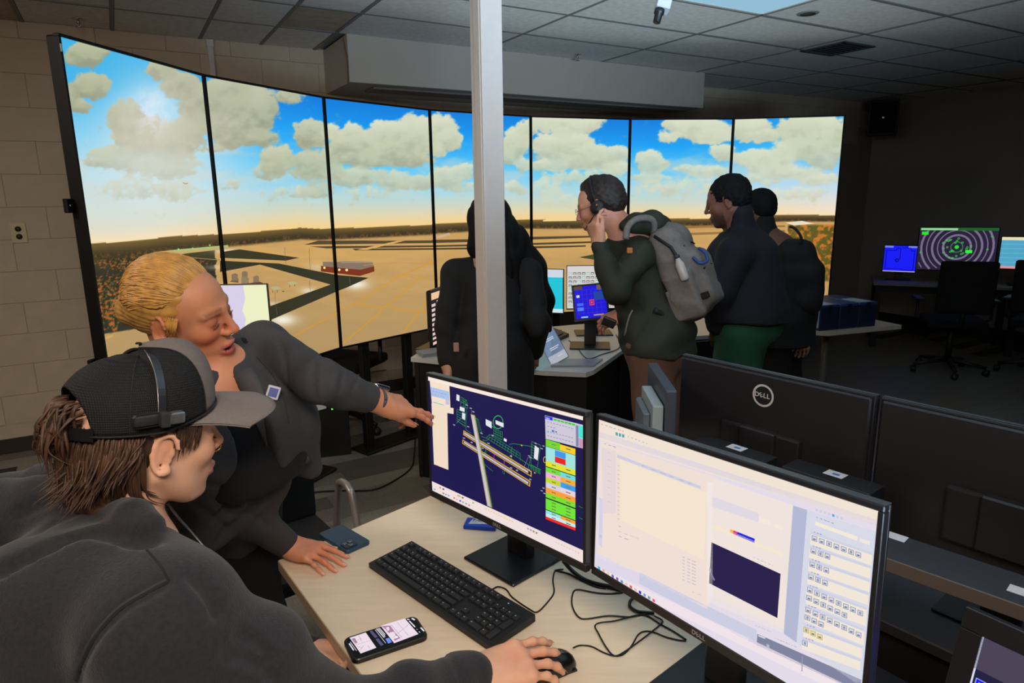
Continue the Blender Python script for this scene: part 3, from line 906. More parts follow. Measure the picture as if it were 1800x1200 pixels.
# ------------------------------------------------------------------ near desk
C0 = Z(490, 985, 0.74); C1 = Z(640, 1190, 0.74); C2 = Z(760, 870, 0.74)
AD = norm((C1 - C0)[:2].tolist() + [0]); BD = norm((C2 - C0)[:2].tolist() + [0])
desk_m = mat('laminate_oak', (236, 214, 184), 0.5, noise=0.05, nscale=10, stretch=(1, 6, 1), bump=0.05, bscale=100)
edge_m = mat('laminate_edge', (190, 160, 130), 0.5)
def dpt(s, t, z=0.74):
    p = C0 + AD * s + BD * t
    return (p[0], p[1], z)
desk = thing('desk', frame(C0 * [1, 1, 0], (1, 0, 0), (0, 1, 0), (0, 0, 1)), 'pale wood laminate desk in the foreground under the two lit monitors', 'desk')
def rel(o, pts):
    return [(p[0] - o[0], p[1] - o[1]) for p in pts]
poly = rel(C0, [dpt(0.0, 0), dpt(1.12, 0.0), dpt(1.20, 0.82), dpt(0.15, 0.82), dpt(0, 0.72)])
top = obj('desktop', MB().prism(poly, 0.713, 0.74), desk_m, desk)
ep = [dpt(0, 0), dpt(2.3, 0)]
cen = np.mean([dpt(0, 0), dpt(2.3, 0.), dpt(2.45, .82), dpt(0.15, .82)], axis=0)
pl_ = [dpt(0.0, 0), dpt(1.12, 0.0), dpt(1.20, 0.82), dpt(0.15, 0.82), dpt(0, 0.72)]
eb = MB()
for a, b in zip(pl_, pl_[1:] + pl_[:1]):
    a = np.array(a); b = np.array(b); d = norm(b - a); nn = np.array([d[1], -d[0], 0])
    if (cen - a) @ nn > 0: nn = -nn
    qd = [a, b, b + nn * .0025, a + nn * .0025]
    eb.prism(rel(C0, qd), 0.7135, 0.7395)
obj('edge_band', eb, edge_m, desk)
legm = mat('desk_leg_grey', (110, 112, 112), 0.4)
for s, t_ in ((0.16, 0.12), (0.26, 0.66), (1.02, 0.12), (1.08, 0.66)):
    p = dpt(s, t_, 0)
    x, y = p[0] - C0[0], p[1] - C0[1]
    obj('leg', MB().box(x - .025, x + .025, y - .025, y + .025, 0, 0.713, .003), legm, desk)
obj('modesty_panel', MB().prism(rel(C0, [dpt(.3, .6), dpt(1.05, .6), dpt(1.05, .62), dpt(.3, .62)]), 0.3, 0.713), mat('panel_dark', (36, 34, 36), 0.6), desk)

dk = thing('side_desk', frame(np.array(dpt(1.13, 0)) * [1, 1, 0], (1, 0, 0), (0, 1, 0), (0, 0, 1)), 'dark desk at the lower right under the blue button touch panel', 'desk')
o_ = dpt(1.13, 0)
obj('desktop', MB().prism(rel(o_, [dpt(1.125, 0), dpt(2.3, 0), dpt(2.4, .82), dpt(1.205, .82)]), .713, .74), mat('dark_laminate', (34, 32, 36), .6), dk)
for s, t_ in ((1.2, .1), (1.3, .7), (2.2, .1), (2.3, .7)):
    p = dpt(s, t_, 0); x, y = p[0] - o_[0], p[1] - o_[1]
    obj('leg', MB().box(x - .025, x + .025, y - .025, y + .025, 0, .713, .003), legm, dk)

# ---- map monitor
def paint_map(pr, Hm):
    cv = px_local(Hm, 3.2438, 740, 640)
    W, H2 = 0.527 / 2, 0.2965 / 2
    pr.rect(-W, -H2, W, H2, (24, 19, 76)); pr.up()
    P = lambda pts, c: pr.poly(cv(pts), c)
    cream = (244, 224, 204)
    P([(38, 66), (927, 292), (927, 320), (40, 92)], (248, 232, 220))
    P([(50, 92), (162, 120), (168, 250), (62, 224)], cream)
    P([(60, 222), (150, 244), (156, 602), (74, 570)], (240, 220, 196))
    P([(62, 640 + 26), (927, 1062), (927, 1134), (66, 722)], (240, 224, 220))
    pr.up()
    P([(54, 128), (160, 156), (163, 206), (58, 180)], (172, 194, 232))
    P([(64, 232), (186, 250), (186, 284), (66, 262)], (240, 222, 200))
    P([(140, 198), (160, 203), (162, 232), (141, 228)], (196, 194, 220))
    for i in range(5):
        P([(66 + i * 17, 150 + i * 4.4), (76 + i * 17, 153 + i * 4.4), (76 + i * 17, 158 + i * 4.4), (66 + i * 17, 155 + i * 4.4)], (130, 140, 200))
        P([(66 + i * 15, 168 + i * 4), (72 + i * 15, 169.5 + i * 4), (72 + i * 15, 174 + i * 4), (66 + i * 15, 172 + i * 4)], (140, 140, 190))
    P([(70, 213), (134, 232), (134, 236), (70, 218)], (110, 200, 190))
    ic = [(78, 712, (120, 190, 220)), (128, 735, (130, 130, 150)), (143, 742, (150, 150, 210)), (158, 748, (140, 170, 220)), (190, 762, (235, 120, 120)), (206, 770, (240, 170, 170)), (224, 778, (40, 40, 220)), (240, 786, (130, 170, 200)), (258, 794, (120, 160, 160)), (275, 803, (230, 110, 150)),
          (110, 703, (160, 150, 150)), (128, 711, (70, 70, 70)), (222, 752, (110, 210, 110)), (238, 760, (110, 90, 60)), (298, 789, (120, 200, 70)), (212, 748, (230, 150, 120))]
    for x, y, c in ic: P([(x - 5, y - 5), (x + 5, y - 2), (x + 5, y + 6), (x - 5, y + 3)], c)
    for i in range(11): P([(368 + i * 15, 820 + i * 7.2), (376 + i * 15, 823 + i * 7.2), (376 + i * 15, 829 + i * 7.2), (368 + i * 15, 826 + i * 7.2)], (226, 204, 120))
    for i, c in enumerate([(170, 160, 210), (160, 160, 170), (150, 130, 90), (150, 130, 90)]): P([(606 + i * 16, 930 + i * 8), (616 + i * 16, 934 + i * 8), (616 + i * 16, 944 + i * 8), (606 + i * 16, 940 + i * 8)], c)
    for i in range(9): P([(766 + i * 16, 1010 + i * 7.5), (774 + i * 16, 1013 + i * 7.5), (774 + i * 16, 1018 + i * 7.5), (766 + i * 16, 1015 + i * 7.5)], (206, 190, 200))
    G = (36, 150, 70); G2 = (50, 205, 80)
    L = lambda pts, c, w=.0011: pr.line(cv(pts), w, c)
    pr.up()
    # taxiways
    for pts in ([(205, 255), (255, 278), (250, 350), (206, 322), (205, 255)], [(205, 268), (252, 292)], [(205, 282), (252, 306)], [(206, 296), (251, 320)], [(206, 310), (250, 335)],
                [(228, 186), (262, 208), (266, 250), (226, 236), (228, 186)], [(232, 200), (262, 225)], [(228, 222), (262, 205)], [(240, 190), (244, 240)], [(252, 200), (252, 246)], [(226, 210), (266, 236)],
                [(262, 250), (256, 372), (286, 392)], [(208, 322), (258, 360)], [(308, 308), (326, 312), (350, 400)], [(318, 308), (340, 396)],
                [(345, 412), (372, 420), (392, 400), (566, 508), (566, 548)], [(352, 430), (374, 436), (395, 416), (560, 520)], [(372, 420), (560, 535), (625, 580)], [(350, 436), (600, 592)],
                [(415, 366), (466, 388), (462, 432), (416, 406), (415, 366)], [(415, 378), (464, 400)], [(415, 392), (462, 414)], [(428, 372), (428, 412)], [(440, 378), (440, 420)], [(452, 384), (452, 428)],
                [(505, 456), (528, 452), (640, 470)], [(632, 440), (682, 462), (664, 586)], [(632, 440), (626, 596)], [(640, 480), (676, 500)],
                [(628, 455), (648, 465)], [(628, 470), (648, 480)], [(628, 485), (648, 495)], [(627, 500), (647, 510)], [(627, 515), (646, 525)], [(626, 530), (645, 540)],
                [(620, 572), (684, 600)], [(364, 570), (410, 610)], [(370, 470), (372, 512)], [(340, 462), (368, 478), (366, 510)], [(474, 540), (476, 625), (468, 622), (466, 604)], [(556, 580), (548, 612)],
                [(900, 808), (922, 820)], [(900, 872), (922, 884)], [(624, 540), (610, 600)], [(520, 470), (516, 540)]):
        L(pts, G, .0010)
    for i in range(11):
        x = 392 + i * 15.5; y = 404 + i * 9.6
        L([(x, y), (x - 6, y + 26)], G, .0009)
    for i in range(6):
        x = 632 + i * 9; y = 572 + i * 5
        L([(x, y), (x + 2, y + 30)], G2, .0009)
    pts = [(440 + 28 * math.cos(q), 330 + 37 * math.sin(q)) for q in np.linspace(0, 2 * math.pi, 20)]
    L(pts, G2, .0016)
    L([(404, 352), (420, 362)], G2, .001)
    pr.up()
    # runways
    OR = (226, 172, 60); GY = (196, 194, 206)
    P([(243, 376), (632, 610), (630, 642), (241, 402)], OR); P([(238, 428), (625, 666), (622, 698), (236, 452)], OR)
    pr.up()
    P([(247, 383), (627, 614), (625, 634), (245, 399)], (24, 19, 60)); P([(242, 434), (620, 670), (617, 690), (240, 450)], (24, 19, 60))
    pr.up()
    P([(248, 387), (612, 609), (611, 621), (247, 397)], GY); P([(246, 439), (614, 672), (612, 684), (245, 449)], GY)
    P([(400, 484), (612, 611), (612, 617), (400, 490)], (226, 190, 150))
    L([(420, 488), (415, 566)], (190, 60, 190), .0012); L([(476, 542), (474, 604)], (190, 60, 190), .0012); L([(374, 458), (372, 480)], (190, 60, 190), .0012)
    pr.up()
    P([(284, 284), (308, 290), (406, 818), (378, 806)], (180, 160, 80)); pr.up()
    P([(287, 290), (303, 294), (398, 812), (382, 806)], GY); L([(296, 300), (388, 800)], (240, 240, 245), .0008)
    L([(311, 296), (410, 816)], G, .0008)
    pr.up()
    WB = (228, 228, 236)
    for q in ([(204, 170), (221, 178), (220, 212), (203, 204)], [(223, 240), (250, 250), (250, 272), (222, 262)], [(236, 274), (254, 282), (252, 318), (235, 308)], [(370, 312), (404, 328), (404, 366), (371, 346)],
              [(426, 318), (472, 336), (472, 360), (427, 340)], [(474, 420), (490, 428), (489, 443), (473, 435)], [(650, 464), (674, 478), (666, 548), (645, 534)]):
        P(q, WB)
    for x, y in ((190, 345), (285, 250), (300, 270), (262, 232), (246, 420), (290, 445), (352, 478), (386, 450), (270, 355), (346, 392), (410, 405), (515, 590), (548, 604), (624, 655), (615, 600), (575, 590), (700, 465), (690, 480), (618, 522), (625, 532), (700, 705), (690, 720), (705, 735), (575, 654), (514, 524), (655, 450)):
        P([(x - 6, y - 4), (x + 6, y), (x + 6, y + 5), (x - 6, y + 1)], (176, 176, 200))
    L([(205, 335), (228, 308)], (150, 150, 180), .0007); L([(612, 530), (590, 585)], (150, 150, 180), .0007); L([(290, 260), (290, 285)], (150, 150, 180), .0007)
    for x, y in ((575, 462), (515, 522), (655, 466), (294, 292), (650, 618)): P([(x - 4, y - 4), (x + 4, y - 1), (x + 4, y + 5), (x - 4, y + 2)], (230, 200, 60))
    pts = [(708 + 9 * math.cos(q), 544 + 17 * math.sin(q)) for q in np.linspace(0, 2 * math.pi, 12)]
    L(pts, (196, 176, 60), .0014)
    # control panel
    P([(708, 290), (927, 346), (926, 480), (712, 424)], (206, 200, 216)); pr.up()
    P([(710, 292), (752, 303), (752, 321), (710, 311)], (30, 50, 230)); P([(714, 300), (736, 306), (736, 316), (714, 311)], (190, 200, 240))
    for i in range(6): P([(757 + i * 21, 309 + i * 5.4), (775 + i * 21, 313.6 + i * 5.4), (775 + i * 21, 324 + i * 5.4), (757 + i * 21, 319 + i * 5.4)], (60, 200, 50))
    P([(901, 347), (927, 353), (927, 426), (902, 416)], (64, 232, 214)); P([(902, 420), (927, 429), (926, 478), (903, 471)], (200, 150, 180))
    P([(884, 346), (899, 350), (900, 470), (885, 466)], (130, 128, 170))
    for r_ in range(4):
        for i in range(9):
            if r_ in (1,) and i > 2: continue
            x = 722 + i * 17; y = 326 + r_ * 24 + i * 4.4
            if r_ >= 2: y += 6
            P([(x, y), (x + 10, y + 2.8), (x + 10, y + 7), (x, y + 4)], (150, 146, 176))
    P([(748, 373), (762, 376), (762, 388), (748, 385)], (80, 120, 220)); P([(768, 380), (776, 382), (776, 390), (768, 388)], (90, 90, 130))
    P([(720, 376), (730, 378), (730, 392), (720, 390)], (120, 200, 210))
    def row(v0, v1, c, a=0.0, b=1.0):
        def pt(s, v): return (713 + 169 * s, (426 + (882 - 426) * v) * (1 - s) + (477 + (948 - 477) * v) * s)
        P([pt(a, v0), pt(b, v0), pt(b, v1), pt(a, v1)], c)
    row(0, 1, (20, 20, 40)); pr.up()
    row(0, .085, (118, 214, 44), 0, .48); row(0.01, .085, (248, 204, 40), .48, 1)
    row(.09, .265, (160, 226, 220)); row(.265, .335, (226, 224, 50))
    row(.345, .405, (110, 224, 60), 0, .5); row(.345, .405, (110, 220, 220), .5, 1)
    row(.405, .47, (240, 176, 220), 0, .5); row(.405, .47, (248, 170, 56), .5, 1)
    row(.47, .535, (196, 214, 50), 0, .5); row(.47, .535, (50, 160, 240), .5, 1)
    row(.535, .60, (214, 206, 230), 0, .5); row(.535, .60, (236, 206, 220), .5, 1)
    row(.60, .665, (250, 158, 56)); row(.665, .725, (120, 222, 44)); row(.74, .875, (112, 228, 56))
    row(.885, .925, (150, 226, 230), 0, .5); row(.885, .925, (250, 166, 50), .5, 1); row(.925, .965, (196, 236, 240)); row(.965, 1.0, (236, 40, 36))
    pr.up()
    row(.10, .175, (64, 150, 230), .31, .67); row(.178, .25, (230, 34, 34), .31, .67)
    for v in (.035, .29, .37, .43, .50, .565, .63, .69, .76, .80, .84, .90, .945): 
        row(v, v + .012, (110, 130, 60) if v > .25 and v < .88 else (120, 130, 110), .2, .34); row(v, v + .012, (110, 120, 70), .68, .84)
M1 = dict(ctr=(-0.0379, 1.3927, 1.0617), yaw=-0.8624, tilt=0.0379, roll=0.0498)
mon1, H1 = make_monitor('monitor', 'lit monitor showing a dark blue airport map, on the pale desk', M1['ctr'], M1['yaw'], M1['tilt'], M1['roll'], 0.527, 0.2965, paint=paint_map, rim=True, base=(0.18, 0.20), base_back=0.12, base_shift=-.075, base_yaw=-0.80)

# ---- bright white monitor
def paint_win(pr, Hm):
    cv = px_local(Hm, 2.448, 1030, 710)
    W, H2 = 0.527 / 2, 0.2965 / 2
    pr.rect(-W, -H2, W, H2, (226, 218, 232)); pr.up()
    P = lambda pts, c: pr.poly(clip_poly(cv(pts), -W, W, -H2, H2), c) if len(clip_poly(cv(pts), -W, W, -H2, H2)) > 2 else None
    P([(50, 64), (1266, 458), (1259, 522), (52, 150)], (240, 226, 210))
    P([(52, 116), (1260, 500), (1259, 524), (52, 142)], (214, 208, 224))
    P([(62, 160), (546, 310), (545, 835), (521, 882), (48, 640)], (238, 222, 212))
    P([(545, 316), (890, 434), (852, 986), (526, 852)], (238, 226, 220))
    P([(892, 436), (952, 455), (906, 1026), (850, 986)], (178, 184, 210))
    P([(952, 455), (1260, 552), (1190, 1196), (1160, 1198), (906, 1026)], (214, 216, 230))
    P([(48, 660), (230, 724), (230, 775), (46, 700)], (222, 214, 232))
    P([(230, 722), (522, 868), (736, 972), (734, 1036), (228, 772)], (204, 204, 226))
    P([(738, 988), (1186, 1186), (1176, 1240), (734, 1036)], (126, 130, 158))
    P([(46, 700), (560, 940), (1190, 1240), (1190, 1290), (46, 735)], (238, 226, 232))
    pr.up()
    P([(134, 216), (494, 352), (494, 366), (134, 230)], (206, 204, 226)); P([(146, 236), (520, 380), (510, 672), (148, 500)], (242, 228, 206))
    P([(66, 185), (130, 204), (128, 470), (74, 470)], (230, 214, 216))
    P([(520, 330), (546, 340), (545, 835), (522, 860)], (240, 230, 226))
    P([(540, 395), (744, 470), (744, 508), (540, 440)], (222, 216, 226)); P([(744, 486), (792, 500), (792, 520), (744, 508)], (242, 232, 216)); P([(808, 512), (850, 526), (850, 542), (808, 528)], (242, 232, 216))
    P([(546, 515), (850, 640), (846, 655), (546, 534)], (242, 230, 206))
    P([(540, 594), (838, 730), (824, 920), (530, 770)], (34, 24, 74))
    P([(652, 549), (727, 579), (725, 597), (645, 563)], (34, 30, 220)); P([(634, 542), (654, 550), (648, 564), (630, 556)], (224, 60, 130)); P([(622, 538), (636, 543), (632, 557), (619, 551)], (252, 178, 30))
    P([(532, 702), (540, 710), (538, 725), (530, 718)], (170, 176, 200)); P([(534, 722), (538, 722), (556, 756), (550, 760)], (150, 156, 196))
    P([(526, 820), (850, 965), (850, 985), (526, 850)], (232, 224, 226))
    P([(986, 504), (1168, 570), (1168, 588), (986, 520)], (242, 232, 214)); P([(1178, 576), (1222, 590), (1222, 606), (1178, 592)], (236, 230, 222))
    groups = [((968, 556), (1232, 648), 46), ((964, 616), (1226, 706), 44), ((960, 674), (1222, 764), 44), ((956, 728), (1216, 820), 44), ((950, 786), (1208, 884), 72), ((944, 872), (1198, 976), 62), ((938, 955), (1190, 1050), 44), ((932, 1012), (1182, 1105), 40)]
    for (x0, y0), (x1, y1), hh in groups: P([(x0, y0), (x1, y1), (x1 - 3, y1 + hh), (x0 - 3, y0 + hh)], (240, 230, 216))
    pr.up()
    for (x0, y0), (x1, y1), hh in groups: P([(x0, y0 - 9), (x1, y1 - 9), (x1, y1 + 2), (x0, y0 + 2)], (206, 208, 226))
    rows = [((984, 578), (31.5, 11.5), 7, 0), ((980, 632), (30, 11), 3, 0), ((975, 690), (30, 12), 3, 0), ((969, 744), (30, 12), 3, 0), ((964, 800), (31, 14), 8, 0), ((961, 834), (30.4, 14.5), 6, 0), ((957, 886), (31, 15), 8, 0), ((954, 918), (29, 14), 3, 0), ((949, 972), (29, 14), 3, 1), ((943, 1028), (29, 14), 1, 0)]
    for (x, y), (dx, dy), n_, yl in rows:
        for i in range(n_):
            cx, cy = x + dx * i, y + dy * i
            P([(cx - 12, cy - 15), (cx + 12, cy - 7), (cx + 11, cy + 16), (cx - 13, cy + 7)], (146, 152, 176) if not yl else (204, 180, 96))
    pr.up()
    k = 0
    for (x, y), (dx, dy), n_, yl in rows:
        for i in range(n_):
            cx, cy = x + dx * i, y + dy * i
            P([(cx - 9, cy - 11), (cx + 9, cy - 5), (cx + 8, cy + 12), (cx - 10, cy + 4)], (216, 218, 228) if not yl else (226, 216, 170))
            k += 1
    pr.up()
    k = 0
    for (x, y), (dx, dy), n_, yl in rows:
        for i in range(n_):
            cx, cy = x + dx * i, y + dy * i; k += 1
            if k % 3: P([(cx - 6, cy - 2), (cx + 6, cy + 2), (cx + 5, cy + 8), (cx - 7, cy + 4)], (112, 118, 146))
            else: P([(cx - 3, cy - 8), (cx + 5, cy - 2), (cx + 3, cy + 9), (cx - 6, cy + 2)], (140, 150, 170))
    def dashes(x, y, n_, dx, dy, w, c, hgt=3):
        for i in range(n_):
            ww = w * (0.6 + 0.6 * ((i * 37) % 5) / 5)
            P([(x + dx * i, y + dy * i), (x + dx * i + ww, y + dy * i + ww * dy / max(dx, 1e-6) if dx else y + dy * i + ww * .36), (x + dx * i + ww, (y + dy * i + ww * dy / dx if dx else y + dy * i + ww * .36) + hgt), (x + dx * i, y + dy * i + hgt)], c)
    gy = (176, 168, 184)
    dashes(66, 84, 6, 18, 6, 12, gy); dashes(80, 168, 3, 18, 6, 12, (150, 150, 170)); dashes(180, 136, 6, 16, 6, 8, (190, 190, 200), 5)
    for i in range(3): P([(128 + i * 14, 120 + i * 4), (138 + i * 14, 123 + i * 4), (138 + i * 14, 137 + i * 4), (128 + i * 14, 134 + i * 4)], (80, 160, 180))
    for i in range(8): dashes(92, 205 + i * 30, 1, 10, 4, 24, (206, 198, 210))
    for i in range(13): dashes(136, 262 + i * 19, 1, 10, 4, 16, (196, 190, 204))
    dashes(240, 262, 6, 40, 15, 22, (180, 180, 200)); dashes(140, 522, 1, 10, 4, 18, gy); dashes(140, 545, 4, 24, 9, 20, (206, 196, 200)); dashes(142, 566, 2, 24, 9, 20, gy)
    for i in range(8): dashes(416, 655 + i * 14, 3, 20, 8, 16, (186, 180, 192))
    dashes(456, 805, 2, 26, 10, 16, (206, 196, 200)); dashes(730, 950, 6, 12, 5, 10, (190, 190, 210)); dashes(812, 1004, 8, 12, 5, 10, (180, 180, 206)); dashes(720, 600 + 56, 6, 16, 7, 12, (200, 194, 206)); dashes(992, 484, 5, 16, 6, 12, (150, 154, 176))
    for (x0, y0), _, hh in groups: dashes(x0 + 14, y0 - 8, 3, 12, 4, 9, (150, 154, 180), 4)
    for i in range(7): P([(988 + i * 18, 448 + i * 6), (998 + i * 18, 451 + i * 6), (998 + i * 18, 462 + i * 6), (988 + i * 18, 459 + i * 6)], (200, 206, 216) if i != 4 else (90, 160, 220))
    cols = [(60, 170, 210), (226, 180, 150), (230, 210, 150), (100, 100, 180), (120, 90, 170), (80, 150, 220), (236, 200, 170), (226, 90, 90), (230, 190, 180), (30, 30, 220), (90, 160, 210), (90, 160, 150), (230, 80, 110)]
    for i, c in enumerate(cols): P([(52 + i * 19.6, 696 + i * 11.6), (62 + i * 19.6, 702 + i * 11.6), (62 + i * 19.6, 714 + i * 11.6), (52 + i * 19.6, 708 + i * 11.6)], c)
    P([(742, 992), (772, 1004), (772, 1010), (742, 998)], (220, 220, 230)); P([(778, 1030), (790, 1036), (790, 1052), (778, 1046)], (180, 186, 210))
    P([(930, 1084), (934, 1086), (932, 1150), (928, 1148)], (150, 154, 180))
    P([(56, 560), (68, 564), (68, 576), (56, 572)], (110, 180, 220)); P([(58, 400), (74, 410), (70, 620), (54, 600)], (214, 208, 232))
M2 = dict(ctr=(0.3066, 0.977, 1.0799), yaw=-0.984, tilt=0.0643, roll=0.0488)
mon2, H2_ = make_monitor('monitor', 'lit monitor with white windows on screen, front right on the pale desk', M2['ctr'], M2['yaw'], M2['tilt'], M2['roll'], 0.527, 0.2965, paint=paint_win, rim=True, base=(0.19, 0.20), base_back=0.10, base_shift=-.03, base_yaw=-0.86)

# ---- keyboard
kx = np.array([math.cos(-.8004), math.sin(-.8004), 0]); kyv = np.array([-kx[1], kx[0], 0])
KM = frame((-0.1592, 1.3741, 0.7402), kx, kyv, (0, 0, 1))
kb = thing('keyboard', KM, 'black full-size wired keyboard on the pale desk', 'keyboard')
kbm = mat('keyboard_black', (30, 31, 33), 0.5, spec=0.4); keym = mat('key_black', (36, 38, 41), 0.42, spec=0.5)
slope = 0.06
Kt = Matrix.Rotation(slope, 4, 'X')
body = MB().prism([(-0.065, 0.002), (0.065, 0.006), (0.065, 0.0225), (-0.065, 0.0145)], -0.2215, 0.2215, axis='x')
obj('body', body, kbm, kb)
obj('status_bar', MB().box(0.13, 0.205, 0.044, 0.060, 0.0, 0.0006, M=Matrix.Translation((0, 0, 0.0182)) @ Kt), kbm, kb)
U = 0.0187
keycache = {}
def key(x, y, wu=1.0, hu=1.0, m=None):
    kk = (round(wu, 2), hu)
    if kk not in keycache:
        w, h = wu * U - 0.0028, hu * U - 0.0032
        bm = bmesh.new(); bmesh.ops.create_cube(bm, size=1)
        for v_ in bm.verts:
            t = 0.86 if v_.co.z > 0 else 1.0
            v_.co = Vector((v_.co.x * (w if v_.co.z < 0 else w - .0022), v_.co.y * (h if v_.co.z < 0 else h - .003) , (v_.co.z + .5) * 0.0042))
        bmesh.ops.bevel(bm, geom=bm.edges[:], offset=0.0006, segments=1, affect='EDGES')
        me = bpy.data.meshes.new('key'); bm.to_mesh(me); bm.free(); me.materials.append(keym)
        keycache[kk] = me
    o = bpy.data.objects.new('key', keycache[kk]); C.objects.link(o); o.parent = kb
    o.matrix_local = Matrix.Translation((x, y, 0.0186 + y * slope)) @ Kt
    return o
legend = MB()
def leg(x, y, w=0.0035):
    legend.box(x - w / 2, x + w / 2, y + 0.001, y + 0.0032, 0.0, 0.00015, M=Matrix.Translation((0, 0, 0.0186 + y * slope + 0.0044 - 0.0 + 0.0)))
xl = -0.213
rowy = [0.0535 - i * 0.0 for i in range(1)]
ys = [0.052, 0.0285, 0.0098, -0.0089, -0.0276, -0.0463]
def put(row, items, x0):
    x = x0
    for it in items:
        if it < 0: x += -it * U; continue
        key(x + it * U / 2, ys[row], it); leg(x + 0.006, ys[row])
        x += it * U
put(0, [1, -1, 1, 1, 1, 1, -.5, 1, 1, 1, 1, -.5, 1, 1, 1, 1, -.32, 1, 1, 1], xl)
put(1, [1] * 13 + [2], xl); put(2, [1.5] + [1] * 12 + [1.5], xl); put(3, [1.75] + [1] * 11 + [2.25], xl)
put(4, [2.25] + [1] * 10 + [2.75], xl); put(5, [1.25, 1.25, 1.25, 5.75, 1.25, 1.25, 1.5, 1.5], xl)
xn = xl + 15 * U + 0.32 * U
for r_ in (1, 2): put(r_, [1, 1, 1], xn)
put(5, [1, 1, 1], xn); key(xn + 1.5 * U, ys[4]); leg(xn + 1.5 * U - .003, ys[4])
xp = xn + 3 * U + 0.28 * U
put(1, [1, 1, 1, 1], xp); put(2, [1, 1, 1], xp); put(3, [1, 1, 1], xp); put(4, [1, 1, 1], xp); put(5, [2, 1], xp)
key(xp + 3.5 * U, (ys[2] + ys[3]) / 2, 1, 2); key(xp + 3.5 * U, (ys[4] + ys[5]) / 2, 1, 2)
obj('legends', legend, mat('legend_white', (170, 172, 178), 0.6), kb, kind='stuff')
obj('status_light', MB().lathe([(0, 0), (0.0016, 0), (0.0016, 0.0006)], 10, Matrix.Translation((0.152, 0.053, 0.0219))), emit('led_blue', (120, 190, 255), 1.0), kb, label='small lit blue status light')

# ---- blue cased phone lying face down
def quad_frame(pts_px, z, rot90=False):
    "centre and axes of an object from its two visible ends on the desk"
    a, b = Z(*pts_px[0], z), Z(*pts_px[1], z)
    d = norm((b - a) * [1, 1, 0])
    return (a + b) / 2, d, np.array([-d[1], d[0], 0])
def rounded(w, h, r, n=5):
    pts = []
    for cx, cy, a0 in ((w / 2 - r, h / 2 - r, 0), (-w / 2 + r, h / 2 - r, 90), (-w / 2 + r, -h / 2 + r, 180), (w / 2 - r, -h / 2 + r, 270)):
        for k in range(n + 1):
            a = math.radians(a0 + 90 * k / n)
            pts.append((cx + r * math.cos(a), cy + r * math.sin(a)))
    return pts
def phone_body(w, h, t, r):
    mb = MB()
    n0 = rounded(w - .003, h - .003, r - .0015); n1 = rounded(w, h, r)
    N = len(n0); v = []
    for pts, z in ((n0, 0), (n1, .0018), (n1, t - .0018), (n0, t)): v += [(p[0], p[1], z) for p in pts]
    f = [tuple(range(N))[::-1], tuple(range(3 * N, 4 * N))]
    for l in range(3): f += [(l * N + i, l * N + (i + 1) % N, (l + 1) * N + (i + 1) % N, (l + 1) * N + i) for i in range(N)]
    return mb.add(v, f)
c, dx, dy = quad_frame([(580, 930), (631, 961)], 0.748)
ph = thing('phone', frame((c[0], c[1], 0.7402), dx, dy, (0, 0, 1)), 'phone in a dark blue case lying face down beside the hand on the desk corner', 'phone')
PLn = max(0.12, np.linalg.norm((Z(631, 961, .748) - Z(580, 930, .748)))); PWd = 0.074
obj('case', phone_body(PLn, PWd, 0.0105, 0.010), mat('phone_case_blue', (34, 62, 88), 0.4, noise=.08, nscale=20), ph)
bmp = obj('camera_bump', MB().prism([(x + PLn / 2 - .026, y - PWd / 2 + .024) for x, y in rounded(.036, .036, .009)], 0.0102, 0.0128), mat('camera_island', (26, 34, 46), 0.25), ph)
for ax, ay in ((-.008, .008), (-.008, -.008), (.008, 0)):
    obj('lens', MB().lathe([(0.0035, 0.0), (0.0068, 0.0), (0.0068, 0.0014), (0.0052, 0.0016), (0.003, 0.0009)], 16, Matrix.Translation((ax + PLn / 2 - .026, ay - PWd / 2 + .024, .0126))), mat('lens_ring', (120, 124, 134), 0.25, .7), bmp)

# ---- lit phone showing pictures of a map
c, dx, dy = quad_frame([(611, 1141), (742, 1098)], 0.752)
PL2, PW2 = 0.158, 0.079
pha = thing('phone', frame((c[0], c[1], 0.7402), dx, dy, (0, 0, 1)), 'switched-on phone in a thick black case showing map pictures, at the desk edge', 'phone')
obj('case', phone_body(PL2, PW2, 0.0115, 0.014), mat('phone_case_black', (18, 18, 20), 0.35), pha)
pp_ = MB().prism(rounded(PL2 - .011, PW2 - .010, .011), 0.0112, 0.0119)
obj('glass', pp_, mat('phone_glass', (10, 10, 13), 0.12, spec=0.6), pha)
HP = frame((c[0], c[1], 0.7402 + 0.0121), dx, -np.array([0, 0, 1.0]), dy)   # local x along, y into, z across
pr = Print()
def cvp(*pts):
    a = np.array(pts, float); w_ = on_plane(590 + a[:, 0] / 10, 1070 + a[:, 1] / 10, (c[0], c[1], 0.7523), np.array([0, 0, 1.0]))
    Hi = HP.inverted()
    return [tuple((Hi @ Vector(p))[i] for i in (0, 2)) for p in w_]
PK = (236, 220, 232)
pr.poly(cvp((790, 295), (1215, 165), (1455, 440), (1030, 600)), PK); pr.poly(cvp((245, 505), (530, 412), (715, 680), (440, 782)), PK)
pr.poly(cvp((595, 392), (640, 375), (742, 490), (690, 512)), (84, 78, 124)); pr.poly(cvp((700, 530), (750, 512), (845, 625), (795, 650)), (84, 78, 124)); pr.poly(cvp((872, 522), (940, 505), (990, 580), (925, 608)), (110, 140, 236))
pr.up()
